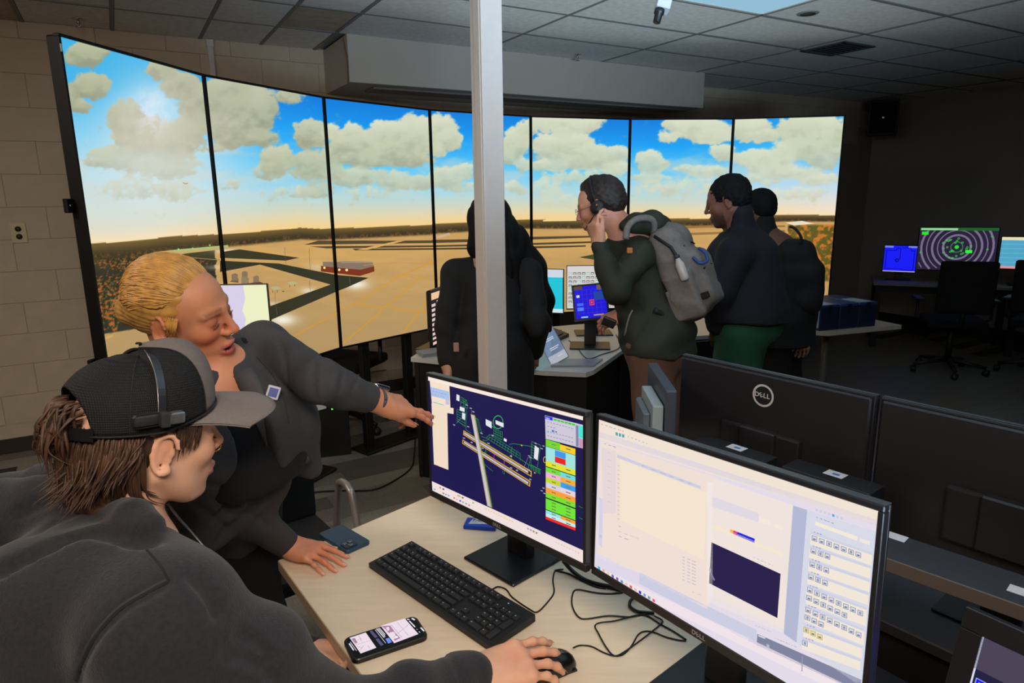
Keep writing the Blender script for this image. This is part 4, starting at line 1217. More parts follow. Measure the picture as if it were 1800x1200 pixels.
for p0, p1, w_ in (((720, 350), (852, 500), 16), ((745, 340), (872, 485), 12), ((770, 335), (870, 450), 12), ((695, 365), (880, 600), 8), ((240, 610), (315, 722), 20), ((258, 580), (365, 730), 9), ((1300, 215), (1395, 315), 22), ((1345, 165), (1385, 190), 30), ((1262, 180), (1292, 190), 24), ((1500, 330), (1550, 385), 26), ((1425, 350), (1440, 360), 12), ((1465, 400), (1480, 410), 14)):
    a, b = cvp(p0, p1); pr.line([a, b], w_ * 0.00013, (222, 216, 228))
RD = (170, 130, 160)
pr.poly(cvp((800, 300), (960, 290), (1060, 430), (1140, 510), (1040, 560), (1020, 530), (1090, 500), (1040, 440), (930, 420), (880, 360)), RD)
pr.poly(cvp((275, 520), (340, 510), (385, 590), (345, 612)), RD)
pr.up()
pr.poly(cvp((880, 330), (930, 310), (950, 360), (920, 390)), PK); pr.poly(cvp((950, 410), (1030, 400), (1050, 450), (980, 460)), PK); pr.poly(cvp((1050, 480), (1090, 475), (1100, 505), (1060, 515)), (245, 240, 245))
for p0, p1 in (((1010, 500), (1285, 270)), ((1085, 235), (1275, 465)), ((975, 275), (1165, 500)), ((350, 630), (615, 552)), ((410, 475), (460, 565)), ((430, 735), (490, 640)), ((380, 655), (470, 690)), ((560, 640), (600, 690)), ((385, 545), (440, 520))):
    a, b = cvp(p0, p1); pr.line([a, b], 0.0006, (130, 110, 140))
pr.build('screen', pha, M=frame((c[0], c[1], 0.7402), dx, dy, (0, 0, 1)).inverted() @ HP)
obj('speaker_notch', MB().prism([(x * .5 + PL2 / 2 - .012, y * 1.0) for x, y in rounded(.010, .022, .0045)], 0.0121, 0.0123), mat('notch_black', (4, 4, 5), 0.3), pha)

# ---- mouse
MF = norm([0.91, 0.41, 0]); ML = np.array([-MF[1], MF[0], 0])
mtip = Z(1008, 1150, 0.757)
mc = mtip - MF * 0.056
MM = frame((mc[0], mc[1], 0.7402), MF, ML, (0, 0, 1))
ms = thing('mouse', MM, 'black wired mouse under the hand at the bottom of the desk', 'mouse')
v = []; f = []; NU, NV = 20, 10
for i in range(NU + 1):
    th = 2 * math.pi * i / NU
    for j in range(NV + 1):
        ph_ = math.pi / 2 * j / NV
        e = 0.75
        cx = abs(math.cos(th)) ** e * np.sign(math.cos(th)); sy = abs(math.sin(th)) ** e * np.sign(math.sin(th))
        r_ = math.cos(ph_) ** 0.55
        v.append((0.058 * cx * r_, 0.031 * sy * r_ * (1 - .06 * cx), 0.002 + 0.034 * math.sin(ph_) ** .9 * (1 - 0.22 * cx * r_)))
for i in range(NU):
    for j in range(NV): f.append((i * (NV + 1) + j, (i + 1) * (NV + 1) + j, (i + 1) * (NV + 1) + j + 1, i * (NV + 1) + j + 1))
mm = MB(); mm.add(v, f, True); mm.box(-.05, .05, -.026, .026, 0, 0.004)
obj('shell', mm, mat('mouse_black', (20, 20, 22), 0.25, spec=0.6), ms)
obj('wheel', MB().lathe([(0.0, -.003), (.009, -.003), (.009, .003), (0, .003)], 16, Matrix.Translation((0.03, 0, 0.026)) @ RX), mat('wheel_grey', (60, 60, 62), .6), ms)

# ---- cables on the desk
cab_m = mat('cable_black', (16, 15, 16), 0.45)
def desk_cable(name, label, pts, r=0.0019, z0=0.7422, lifts=None):
    P3 = [Z(p[0], p[1], z0 + (p[2] if len(p) > 2 else 0)) for p in pts]
    return tag(obj(name, MB().tube(spline(P3, 6), r, 7), cab_m), label, 'cable')
desk_cable('keyboard_cable', 'thin black keyboard cable curving from the keyboard back edge to under the map monitor', [(866, 1035, .012), (876, 1031, .004), (890, 1036), (901, 1050), (930, 1070, .0), (945, 1075), (965, 1055), (974, 1040), (972, 1020), (976, 1003), (990, 1000)])
desk_cable('mouse_cable', 'thin black mouse cable looping over the desk below the white-window monitor', [(1008, 1138, .012), (1020, 1134), (1040, 1136), (1060, 1146), (1078, 1152), (1095, 1150), (1110, 1135), (1122, 1115), (1134, 1109), (1150, 1111), (1170, 1119), (1190, 1124), (1206, 1126)], .0017)
desk_cable('loop_cable', 'looped black cable lying on the desk between mouse and monitor base', [(1095, 1041), (1070, 1043), (1045, 1041), (1018, 1036), (1008, 1040), (1005, 1058), (1010, 1075), (1020, 1086), (1035, 1087), (1070, 1082), (1105, 1084), (1125, 1080), (1140, 1083), (1160, 1096), (1185, 1110), (1206, 1124)])
desk_cable('crossing_cable', 'black cable making a square bend on the desk beside the looped cable', [(1150, 1078), (1130, 1079), (1110, 1083), (1080, 1091), (1055, 1094), (1046, 1100), (1052, 1113), (1066, 1138), (1080, 1152), (1098, 1145), (1130, 1122), (1160, 1098), (1164, 1090), (1150, 1082)], .0017, .7436)
desk_cable('power_cable', 'thick black cable drooping behind the gap between the two lit monitors', [(990, 985, .03), (1005, 1002, .01), (1025, 1017), (1050, 1026), (1080, 1032), (1110, 1040)], .0052, .7455)
desk_cable('video_cable', 'black cable trailing from the map monitor base under the white-window monitor', [(975, 1002), (1000, 1008), (1020, 1019), (1045, 1030), (1065, 1034)], .002)
desk_cable('coiled_cable', 'short thick black cable curl under the lower edge of the white-window monitor', [(1118, 1048, .006), (1108, 1056, .003), (1108, 1066), (1120, 1074), (1135, 1076), (1150, 1077)], .0035, .7445)

# ---- gum pack and mug behind the map monitor
a = Z(814, 929, .742); b = Z(871, 933, .742)
gx = norm((b - a) * [1, 1, 0]); gy = np.array([-gx[1], gx[0], 0]); gl = np.linalg.norm(b - a)
gp = thing('gum_pack', frame((*((a + b) / 2)[:2], .7402), gx, gy, (0, 0, 1)), 'small blue chewing gum pack under the lower edge of the map monitor', 'gum')
obj('pack', MB().box(-gl / 2, gl / 2, 0, .052, 0, .011, .003, 2), mat('gum_blue', (20, 70, 190), 0.3), gp)
obj('label', MB().add([(-gl / 2 + .012, .012, .0112), (gl / 2 - .012, .020, .0112), (gl / 2 - .012, .046, .0112), (-gl / 2 + .018, .044, .0112)], [(0, 1, 2, 3)]), mat('gum_white', (214, 216, 226), 0.4), gp)
tv, tf = text_mesh('Trident', .017, .0001, Matrix.Translation((-.002, .034, .0114)), .0004)
obj('lettering', MB().add(tv, tf), mat('gum_ink', (24, 30, 60), 0.5), gp)
q_ = Z(787, 878, .74)
mg = thing('mug', frame((q_[0], q_[1], .7402), (1, 0, 0), (0, 1, 0), (0, 0, 1)), 'white round cup standing behind the lower left corner of the map monitor', 'cup')
obj('cup', MB().lathe([(0, 0), (.024, 0), (.028, .003), (.034, .07), (.036, .085), (.033, .085), (.031, .07), (.025, .006), (0, .005)], 24), mat('cup_white', (214, 200, 190), 0.4), mg)
# ------------------------------------------------------------------ facing row: monitor backs, low dark units
opp_m = mat('dark_desk_top', (44, 42, 46), 0.5)
mb_yaw = -0.909 + math.pi
ad = np.array([math.cos(-.909), math.sin(-.909), 0]); nn_ = np.array([-math.sin(-.909), math.cos(-.909), 0])   # nn_ points away from viewer row
e0 = Z(1204, 620, 1.18)
for i, (lab, bl) in enumerate((('black monitor seen from behind, round silver logo on its back', 0.098), ('black monitor seen from behind at the right edge, reddish sheen, no logo in view', False))):
    c = e0 + ad * (0.275 + i * 0.553) + np.array([0, 0, -.158])
    make_monitor('monitor', lab, c, mb_yaw, 0.0, 0, 0.527, 0.2965, base_back=-0.02, back_logo=bl, rim=True, front_logo=False, base=(.22, .15))
# give the second of them no visible logo; both stand on the dark desk opposite
d0 = Z(1204, 620, 1.18); d0[2] = 0
def op(s, t, z=0): return d0 + ad * s + nn_ * t + np.array([0, 0, z])
od = thing('facing_desk', frame(d0, ad, nn_, (0, 0, 1)), 'dark desk carrying the monitors that are seen from behind', 'desk')
obj('desktop', MB().box(-0.14, 2.0, -0.17, 0.62, 0.713, 0.74, .003), opp_m, od)
for x in (0.0, 1.9):
    for y in (-.1, .55):
        obj('leg', MB().box(x - .025, x + .025, y - .025, y + .025, 0, .713, .003), mat('desk_leg_black', (24, 24, 26), .5), od)
obj('front_panel', MB().box(-.1, 1.95, -.15, -.135, .1, .713), mat('panel_black', (14, 13, 15), .7), od)
# slim computers standing between the rows, stickers on top
pc_m = mat('computer_black', (24, 23, 26), 0.5)
st_m = mat('sticker_paper', (206, 206, 212), 0.5); blue_m = mat('sticker_blue', (70, 110, 180), 0.5)
for i, (px, py, lab) in enumerate(((1300, 784, 'left of two slim black computers with stickers behind the bright monitor'), (1473, 830, 'right of two slim black computers with stickers behind the bright monitor'))):
    p = Z(px, py, 1.0) - nn_ * .012
    t = thing('computer', frame((p[0], p[1], 0.7402), ad, nn_, (0, 0, 1)), lab, 'computer')
    obj('case', MB().box(-.105, .10, -.05, .024, 0, .2588, .004, 2), pc_m, t)
    s = obj('sticker', MB().box(-.022, .022, -.016, .016, .2588, .2592, .0), st_m, t)
    obj('emblem', MB().box(-.006, .010, -.006, .004, .2592, .2594), blue_m, s)
    obj('power_button', MB().lathe([(0, 0), (.007, 0), (.007, .002)], 14, Matrix.Translation((-.08, -.05, .23)) @ RX), mat('grey_plastic', (120, 124, 128), .5), t)
    for k in range(5):
        obj('vent_slot', MB().box(-.03 + k * .018, -.022 + k * .018, -.0512, -.05, .05, .20), mat('slot_dark', (8, 8, 9), .8), t)
for nm_, (px, py), lab in (('plug', (1533, 854), 'tiny pale cable plug beside the right slim computer'),):
    p = Z(px, py, .97)
    t = thing('cable_plug', frame(p, ad, nn_, (0, 0, 1)), lab, 'plug')
    obj('tip', MB().tube([(0, 0, 0), (.002, 0, .008)], .0026), st_m, t)
    obj('wire', MB().tube(spline([(0, 0, 0), (-.004, .01, -.04), (0, .0, -.12), (.01, 0, -.226)], 6), .0018), cab_m, t)
# grey cable tray running behind the bright monitor
t0, t1, b0 = Z(1570, 935, .95), Z(1800, 1010, .95), Z(1570, 985, .95)
td = norm(t1 - t0); tn = np.array([-td[1], td[0], 0])
wdt = abs((b0 - t0) @ tn)
tr = thing('cable_tray', frame((*t0[:2], 0.7402), td, tn, (0, 0, 1)), 'dark grey equipment shelf running along behind the bright monitor to the right edge', 'shelf')
obj('top_plate', MB().box(-.25, .9, -wdt, 0, .19, .2098, .003), mat('tray_grey', (48, 50, 56), .45), tr)
obj('front_lip', MB().box(-.25, .9, -wdt - .004, -wdt, .185, .212, .001), mat('tray_edge', (96, 86, 80), .45), tr)
for x in (-.2, .3, .8):
    obj('support', MB().box(x, x + .02, -wdt + .01, -.01, 0, .19), pc_m, tr)
for px, py in ((1577, 940), (1797, 1040)):
    p = Matrix(tr.matrix_world).inverted() @ Vector(Z(px, py, .95))
    obj('sticker', MB().box(p.x - .02, p.x + .02, min(p.y - .014, -.03), min(p.y - .014, -.03) + .028, .2098, .2102), st_m, tr)

# display arm with a small monitor turned sideways, rising behind the map monitor
hz = A(1160, 650, 1.9)[2]
q0_, q1_ = Z(1147, 637, hz), Z(1181, 687, hz)
sa = norm((q1_ - q0_) * [1, 1, 0]); sn = np.array([-sa[1], sa[0], 0]); sl_ = min(.30, np.linalg.norm(q1_ - q0_))
sd = thing('sideways_display', frame((q0_[0], q0_[1], 0.7402), sa, sn, (0, 0, 1)), 'small dark display turned edge-on behind the gap between the lit monitors', 'monitor')
hz -= .7402
obj('panel', MB().box(0, sl_, -.014, .014, hz - .20, hz, .004, 2), mat('panel_slate', (62, 70, 84), .4), sd)
obj('mount_plate', MB().box(sl_ * .30, sl_ * .95, -.044, -.016, hz - .14, hz - .045, .004, 2), mat('mount_grey', (150, 166, 172), .5), sd)
obj('joint_block', MB().box(sl_ * .34, sl_ * .85, -.062, -.044, hz - .15, hz - .075, .004), mat('mount_grey_dark', (96, 108, 116), .5), sd)
obj('arm_clamp', MB().box(sl_ * .55, sl_ * .95, -.115, -.065, hz - .18, hz - .125, .010, 2), mat('mount_grey', (150, 166, 172), .5), sd)
obj('arm_column', MB().tube([(sl_ * .75, -.085, 0), (sl_ * .75, -.085, hz - .15)], .018, 12), pc_m, sd)
obj('column_foot', MB().box(sl_ * .75 - .05, sl_ * .75 + .05, -.13, -.03, 0, .012, .003), pc_m, sd)
# dark stand carrying it
q = A(1160, 700, 2.0)

# ------------------------------------------------------------------ touch panel at the lower right
tp0 = A(1697, 1068, 0.93)
ty = -0.98
Ht_ctr = None
a_ = np.array([math.cos(ty), math.sin(ty), 0]); n_t = np.array([math.sin(ty), -math.cos(ty), 0]); tl_ = 0.28
up_ = math.cos(tl_) * np.array([0, 0, 1.0]) - math.sin(tl_) * n_t
PWi, PHi = 0.40, 0.27
ctr = tp0 + a_ * PWi / 2 - up_ * PHi / 2
def paint_touch(pr, Hm):
    W, H2 = .346 / 2, .216 / 2
    pr.rect(-W, -H2, W, H2, (26, 26, 60)); pr.up()
    pr.rect(-W, H2 - .045, W, H2, (72, 64, 84))
    pr.rect(-W, -H2, -W + .0022, H2, (216, 220, 240))
    for r_ in range(3):
        for c_ in range(6):
            x = -W + .005 + c_ * .056; z = H2 - .052 - (r_ + 1) * .052
            pr.rect(x, z, x + .052, z + .048, (150, 160, 250) if r_ == 0 else (110, 110, 190))
    pr.up()
    for r_ in range(3):
        for c_ in range(6):
            x = -W + .005 + c_ * .056; z = H2 - .052 - (r_ + 1) * .052
            pr.rect(x + .0012, z + .0012, x + .0508, z + .0468, (10, 12, 236) if r_ == 0 else (60, 60, 120))
    pr.up()
    for r_ in range(3):
        for c_ in range(6):
            x = -W + .005 + c_ * .056; z = H2 - .052 - (r_ + 1) * .052
            pr.rect(x + .004, z + .036, x + .012, z + .044, (150, 150, 240))
            for k in range(6): pr.rect(x + .014 + k * .0042, z + .022, x + .017 + k * .0042, z + .027, (200, 220, 255))
            pr.rect(x + .024, z + .004, x + .032, z + .016, (80, 220, 120) if c_ % 2 == 0 else (90, 90, 220))
            pr.ring(x + .042, z + .038, .003, .001, (170, 190, 255), 8)
tpm, HT = make_monitor('touch_panel', 'black touch panel with blue on-screen buttons at the bottom right corner', ctr, ty, tl_, 0, .346, .216, bs=.027, bt=.03, bb=.03, depth=.07, paint=paint_touch, front_logo=False, base_back=.06, cat='touch panel', base=(.3, .16), desk_z=.74)

# ------------------------------------------------------------------ tower console in front of the display wall
cons = thing('console_desk', frame((0, 0, 0), (1, 0, 0), (0, 1, 0), (0, 0, 1)), 'angular console desk with white top and black panels where the group stands', 'desk')
white_top = mat('white_laminate', (206, 208, 206), 0.3, spec=0.5)
cf = [Z(722, 628, .74), Z(958, 652, .74), Z(1030, 655, .74), Z(1044, 650, .74), Z(1097, 613, .74), Z(1196, 592, .74), Z(1300, 586, .74)]
cback = [(1.75, 4.95), (0.9, 4.8), (0.1, 4.5), (-.5, 4.05)]
poly = [(p[0], p[1]) for p in cf] + cback
obj('desktop', MB().prism(poly, .715, .74), white_top, cons)
black_panel = mat('console_black', (15, 15, 17), 0.55)
inn = []
cx_, cy_ = np.mean([p[0] for p in poly]), np.mean([p[1] for p in poly])
fr_pts = [np.array(p[:2]) for p in cf]
for i in range(len(fr_pts) - 1):
    a, b = fr_pts[i], fr_pts[i + 1]
    if np.linalg.norm(b - a) < .08: continue
    d = (b - a) / np.linalg.norm(b - a); nn2 = np.array([-d[1], d[0]])
    if (np.array([cx_, cy_]) - a) @ nn2 < 0: nn2 = -nn2
    o_ = 0.035
    obj('front_panel', MB().prism([tuple(a + nn2 * o_), tuple(b + nn2 * o_), tuple(b + nn2 * (o_ + .02)), tuple(a + nn2 * (o_ + .02))], .0, .715), black_panel, cons)
obj('rear_panel', MB().prism([(-.47, 4.02), (.1, 4.46), (.1, 4.48), (-.47, 4.04)], 0, .715), black_panel, cons)
obj('side_panel', MB().prism([(-.56, 3.72), (-.54, 3.72), (-.45, 4.03), (-.47, 4.03)], 0, .715), black_panel, cons)
obj('shelf_lip', MB().prism([tuple(fr_pts[1] + [0, .05]), tuple(fr_pts[2] + [0, .05]), tuple(fr_pts[2] + [0, .09]), tuple(fr_pts[1] + [0, .09])], .60, .715), mat('console_grey', (34, 36, 42), .5), cons)

def px_monitor(name, label, corners, D, paint, w_bezel=.008, **kw):
    "monitor whose screen covers a photo quad; corners TL,TR (px) and BL height; yaw from depths D=(left,right)"
    tl = A(*corners[0], D[0]); tr = A(*corners[1], D[1]); bl = A(*corners[2], D[0])
    ax = norm((tr - tl) * [1, 1, 0]); w = np.linalg.norm((tr - tl)[:2]); h = abs(tl[2] - bl[2])
    yaw = math.atan2(ax[1], ax[0])
    c = (tl + tr) / 2 - np.array([0, 0, h / 2])
    return make_monitor(name, label, c, yaw, kw.pop('tilt', 0.0), 0, w, h, paint=lambda pr, Hm: paint(pr, w, h), front_logo=False, bs=w_bezel, bt=w_bezel, bb=w_bezel + .004, **kw)
def p_cyan(pr, w, h):
    pr.rect(-w / 2, -h / 2, w / 2, h / 2, (30, 196, 216)); pr.up()
    pr.rect(-w / 2, h / 2 - .05, w / 2, h / 2, (206, 214, 224)); pr.rect(-w / 2, -h / 2, w / 2, -h / 2 + .025, (200, 226, 230))
    pr.rect(w / 2 - .004, -h / 2, w / 2, h / 2, (40, 120, 150)); pr.rect(-w / 2 + .05, h / 2 - .035, -w / 2 + .2, h / 2 - .02, (180, 196, 214))
px_monitor('monitor', 'console monitor with a plain cyan window, right of the long-haired person', [(905, 475), (990, 471), (905, 552)], (4.35, 4.25), p_cyan, w_bezel=.004)
def p_grid(pr, w, h):
    pr.rect(-w / 2, -h / 2, w / 2, h / 2, (214, 208, 206)); pr.up()
    for r_ in range(9):
        for c_ in range(12):
            x = -w / 2 + .01 + c_ * (w - .02) / 12; z = h / 2 - .03 - (r_ + 1) * (h - .04) / 9
            pr.rect(x, z, x + (w - .02) / 12 * .76, z + (h - .04) / 9 * .58, (96, 104, 112) if (r_ + c_) % 4 else (150, 196, 190))
    pr.up()
    for r_ in range(9):
        for c_ in range(12):
            x = -w / 2 + .01 + c_ * (w - .02) / 12; z = h / 2 - .03 - (r_ + 1) * (h - .04) / 9
            pr.rect(x + .003, z + .003, x + (w - .02) / 12 * .62, z + (h - .04) / 9 * .34, (230, 232, 228))
px_monitor('monitor', 'console monitor showing rows of small grey and white buttons', [(997, 468), (1096, 466), (997, 545)], (4.25, 4.25), p_grid, w_bezel=.004)
def p_blue(pr, w, h):
    pr.rect(-w / 2, -h / 2, w / 2, h / 2, (30, 22, 216)); pr.up()
    for k in range(6): pr.rect(-w / 2 + .01, -h / 2 + .03 + k * h / 7, w / 2 - .01, -h / 2 + .033 + k * h / 7, (60, 40, 190))
    for k in range(6): pr.rect(-w / 2 + .02 + k * w / 7, -h / 2 + .02, -w / 2 + .022 + k * w / 7, h / 2 - .02, (52, 60, 200))
    pr.rect(-w / 2, h / 2 - .02, -w / 2 + .05, h / 2, (90, 70, 60)); pr.rect(w / 2 - .05, h / 2 - .03, w / 2, h / 2, (110, 90, 70)); pr.rect(w / 2 - .07, h / 2 - .09, w / 2 - .015, h / 2 - .04, (30, 70, 150))
    pr.rect(-w / 2 + .012, 0.03, -w / 2 + .03, .045, (220, 230, 255)); pr.rect(-w / 2 + .012, -.02, -w / 2 + .05, -.005, (70, 110, 240)); pr.rect(-w / 2 + .012, -.05, -w / 2 + .05, -.03, (80, 130, 240))
    pr.rect(-w / 2 + .03, -h / 2 + .004, -w / 2 + .07, -h / 2 + .012, (150, 200, 255)); pr.rect(w / 2 - .08, -h / 2 + .012, w / 2 - .02, -h / 2 + .02, (180, 150, 90))
    pr.up()
    pr.rect(-.006, -.022, .022, .012, (240, 60, 90)); pr.up(); pr.rect(-.001, -.016, .017, .006, (120, 20, 120)); pr.up(); pr.rect(.003, -.010, .012, .0, (250, 90, 110))
p = A(1038, 530, 3.95)
make_monitor('touch_panel', 'tilted touch panel with a blue screen on the console desk', p, -.12, .30, .10, .185, .195, bs=.012, bt=.01, bb=.014, paint=lambda pr, Hm: p_blue(pr, .185, .195), front_logo=False, base=(.24, .2), cat='touch panel', base_back=.02)
def p_side(pr, w, h):
    pr.rect(-w / 2, -h / 2, w / 2, h / 2, (34, 30, 40)); pr.up()
    pr.rect(-w / 2 + .005, h / 2 - .05, w / 2 - .01, h / 2 - .01, (238, 196, 150))
    for k in range(9): pr.rect(-w / 2 + .005, h / 2 - .09 - k * .028, -w / 2 + .06, h / 2 - .074 - k * .028, (226, 200, 196)); 
    pr.rect(-w / 2 + .08, h / 2 - .3, -w / 2 + .16, h / 2 - .06, (230, 210, 206))
px_monitor('monitor', 'monitor seen nearly edge-on at the left end of the console desk', [(757, 511), (800, 500), (757, 600)], (3.80, 4.15), p_side)
# desk phone handset and base
p = Z(990, 588, .74)
dp = thing('desk_phone', yawM(p[0] - .09, p[1] - .10, .7402, -.5), 'black desk telephone beside the tilted blue touch panel', 'telephone')
obj('base', MB().prism([(-.09, .0), (.09, .0), (.09, .02), (-.09, .07)], -.09, .09, axis='y'), mat('phone_black', (22, 24, 28), .4), dp)
obj('handset', MB().tube([(-.085, -.06, .075), (-.10, -.02, .10), (-.10, .03, .10), (-.085, .07, .075)], [.022, .014, .014, .022], 10), mat('phone_black', (22, 24, 28), .4), dp)
obj('keypad', MB().box(-.03, .06, -.05, .05, 0.045, .05, .002, M=Matrix.Rotation(.27, 4, 'Y')), mat('phone_grey', (60, 70, 84), .5), dp)
# laptop-style tablet leaning on its keyboard
p = Z(1000, 641, .74)
lp = thing('tablet', yawM(p[0], p[1], .7415, -.05), 'pale glowing tablet tilted on a thin keyboard at the console desk front corner', 'tablet')
obj('keyboard_base', MB().prism([(-.10, -.045), (.13, -.045), (.19, .10), (-.02, .10)], 0, .008), mat('tablet_grey', (150, 156, 164), .35), lp)
TM = Matrix.Translation((-.045, .02, .012)) @ Matrix.Rotation(-.52, 4, 'Y') @ Matrix.Rotation(-.35, 4, 'X')
sc = obj('display', MB().box(-.055, .055, 0, .006, 0, .215, .002), mat('tablet_grey', (150, 156, 164), .35), lp, M=TM)
pr = Print(); pr.rect(-.051, .004, .051, .211, (132, 160, 196)); pr.up()
pr.rect(-.051, .004, .051, .05, (170, 176, 188))
for k, (x, z, w) in enumerate(((-.03, .17, .03), (-.03, .14, .06), (-.02, .13, .05), (-.02, .085, .055), (-.02, .075, .045), (.0, .03, .03))): pr.rect(x, z, x + w, z + .004, (214, 214, 236))
pr.layer += 20
pr.build('screen', sc)
tag(obj('console_cable', MB().tube(spline([Z(1000, 598, .742), Z(1015, 612, .742), Z(1033, 630, .742), Z(1060, 622, .742), Z(1086, 613, .745), Z(1090, 600, .745), Z(1083, 588, .745)], 6), .003, 6), cab_m), 'thin cable curving across the console desk beside the tablet', 'cable')
p = Z(752, 627, .74)
bk = thing('paper_stack', yawM(p[0] + .02, p[1] + .06, .7402, .4), 'small pale stack of papers on the left end of the console desk', 'papers')
for k in range(3): obj('sheet', MB().box(-.08, .08, -.06, .06, k * .008, k * .008 + .007, M=Matrix.Rotation(k * .05, 4, 'Z')), mat('paper_%d' % k, (150, 156, 164), .7), bk)
p = A(738, 613, 4.6)

# ------------------------------------------------------------------ small white table and bright monitor behind the blonde person
p0, p1, p2 = Z(512, 724, .74), Z(573, 708, .74), Z(508, 680, .74)
wt = thing('side_table', frame((0, 0, 0), (1, 0, 0), (0, 1, 0), (0, 0, 1)), 'white table top behind the arm of the blonde person', 'table')
far = p2 + (p2 - p1) * .0
q0 = np.array([-1.38, 2.62, 0]); tpoly = [(p1[0], p1[1]), (p0[0], p0[1]), (-1.22, 2.66), (-1.33, 2.78), (-1.22, 3.16), (p2[0] - .05, p2[1] + .02)]
obj('table_top', MB().prism(tpoly, .715, .74), white_top, wt)
for x, y in ((-1.0, 3.0), (-1.2, 2.85)): obj('leg', MB().box(x - .02, x + .02, y - .02, y + .02, 0, .715, .003), black_panel, wt)
def p_white(pr, w, h):
    pr.rect(-w / 2, -h / 2, w / 2, h / 2, (236, 238, 196)); pr.up()
    pts = cv_w([(352, 505), (427, 500), (431, 525), (426, 545), (432, 560), (430, 580), (352, 580)])
    pts = clip_poly(pts, -w / 2, w / 2, -h / 2, h / 2)
    if len(pts) > 2: pr.poly(pts, (214, 206, 232))
wm = A(436, 540, 2.75)
def paint_w(pr, Hm):
    global cv_w
    org = np.array(Hm.translation); n = np.array(Hm.col[1][:3]); Hi = Hm.inverted()
    def cv_w(pts):
        a = np.array(pts, float); w_ = on_plane(a[:, 0], a[:, 1], org, n)
        return [tuple((Hi @ Vector(p))[i] for i in (0, 2)) for p in w_]
    p_white(pr, .38, .26)
tr_ = A(468, 500, 2.75)
cc = tr_ + np.array([-.19 * math.cos(.05) , -.19 * math.sin(.05), -.13])
make_monitor('monitor', 'monitor with a glaring white-yellow screen right behind the blonde person', cc, .05, 0, .0, .38, .26, bs=.004, bt=.004, bb=.02, paint=paint_w, front_logo=False, base=(.2, .16))

# ------------------------------------------------------------------ chairs
fab = mat('chair_fabric_black', (16, 16, 18), 0.9, bump=.3, bscale=300)
chp = mat('chair_plastic', (20, 20, 22), .5)
def office_chair(M, label, back=True, seat_z=.46):
    t = thing('office_chair', M, label, 'chair')
    obj('seat', MB().box(-.23, .23, -.22, .22, seat_z - .04, seat_z + .03, .03, 3), fab, t)
    if back: obj('backrest', MB().box(-.215, .215, .22, .27, seat_z + .12, seat_z + .58, .03, 3, M=Matrix.Rotation(-.06, 4, 'X')), fab, t)
    obj('back_support', MB().tube([(0, .1, seat_z - .05), (0, .27, seat_z - .03), (0, .29, seat_z + .2)], .02, 8), chp, t)
    obj('gas_column', MB().tube([(0, 0, .12), (0, 0, seat_z - .04)], .028, 12), chp, t)
    for s in (-1, 1):
        obj('armrest', MB().tube([(s * .22, 0, seat_z - .02), (s * .29, 0, seat_z + .02), (s * .29, 0, seat_z + .18)], .015, 8).box(s * .29 - .035, s * .29 + .035, -.13, .12, seat_z + .18, seat_z + .205, .008), chp, t)
    for k in range(5):
        a = 2 * math.pi * k / 5 + .3
        sp = obj('base_spoke', MB().tube([(0, 0, .12), (.15 * math.cos(a), .15 * math.sin(a), .1), (.30 * math.cos(a), .30 * math.sin(a), .075)], [.028, .02, .015], 8), chp, t)
        x, y = .30 * math.cos(a), .30 * math.sin(a)
        obj('caster', MB().lathe([(0, -.022), (.028, -.02), (.03, -.01), (.03, .01), (.028, .02), (0, .022)], 14, Matrix.Translation((x, y, .03)) @ Matrix.Rotation(a + 1.2, 4, 'Z') @ RX), chp, sp)
    return t
cst = Z(632, 772, 0.0)
office_chair(yawM(cst[0] - .13, cst[1] + .27, 0, 2.8), 'black office chair on casters behind the second display from the left', back=False, seat_z=.50)
led = A(582, 719, 4.25)
bx = thing('floor_device', yawM(led[0], led[1] + .022, 0.001, .3), 'black floor standing box with a green status light behind the displays', 'device')
obj('case', MB().box(-.10, .10, -.02, .20, 0, led[2] + .08, .004), chp, bx)
obj('status_light', MB().lathe([(0, 0), (.006, 0), (.006, .002)], 10, Matrix.Translation((0, -.021, led[2])) @ RX), emit('led_green', (110, 240, 60), 1.5), bx)
# metal armchair beside the desk end
gcp = Z(606, 852, .64)
gca = norm([0.62, -.78, 0]); gcn = np.array([-gca[1], gca[0], 0])
gc = thing('guest_chair', frame((gcp[0] - .22 * gcn[0] * -1 * 0 - gca[0] * 0, gcp[1], 0), gca, gcn, (0, 0, 1)), 'brushed metal framed armchair with black seat behind the short end of the pale desk', 'chair')
stl = mat('brushed_metal', (168, 156, 148), .4, .6)
def flat_bar(mb, pts, w=.018, t=.006):
    for a, b in zip(pts[:-1], pts[1:]): mb.tube([a, b], [w * .8, w * .8], 6, False)
    return mb
for s in (0.0, -.50):
    obj('arm_frame', MB().tube(spline([(-.13, s, 0.02), (-.115, s, .35), (-.06, s, .60), (-.035, s, .638), (.0, s, .645), (.035, s, .638), (.06, s, .60), (.115, s, .35), (.13, s, .02)], 4), .0135, 8), stl, gc)
obj('seat', MB().box(-.24, .18, -.47, -.03, .40, .46, .02, 2), fab, gc)
obj('backrest', MB().box(-.24, -.20, -.47, -.03, .45, .86, .02, 2), fab, gc)
obj('cross_bar', MB().tube([(0.05, -.5, .38), (0.05, 0, .38)], .011, 8).tube([(-.1, -.5, .38), (-.1, 0, .38)], .011, 8), stl, gc)

# cable on the floor
pts = [(540, 868), (560, 864), (600, 862), (640, 862), (665, 858), (690, 846), (712, 832), (725, 818), (728, 800), (730, 770)]
tag(obj('floor_cable', MB().tube(spline([Z(p[0], p[1], .006) for p in pts], 5), .005, 6), cab_m), 'black cable snaking over the grey floor planks to the console', 'cable')

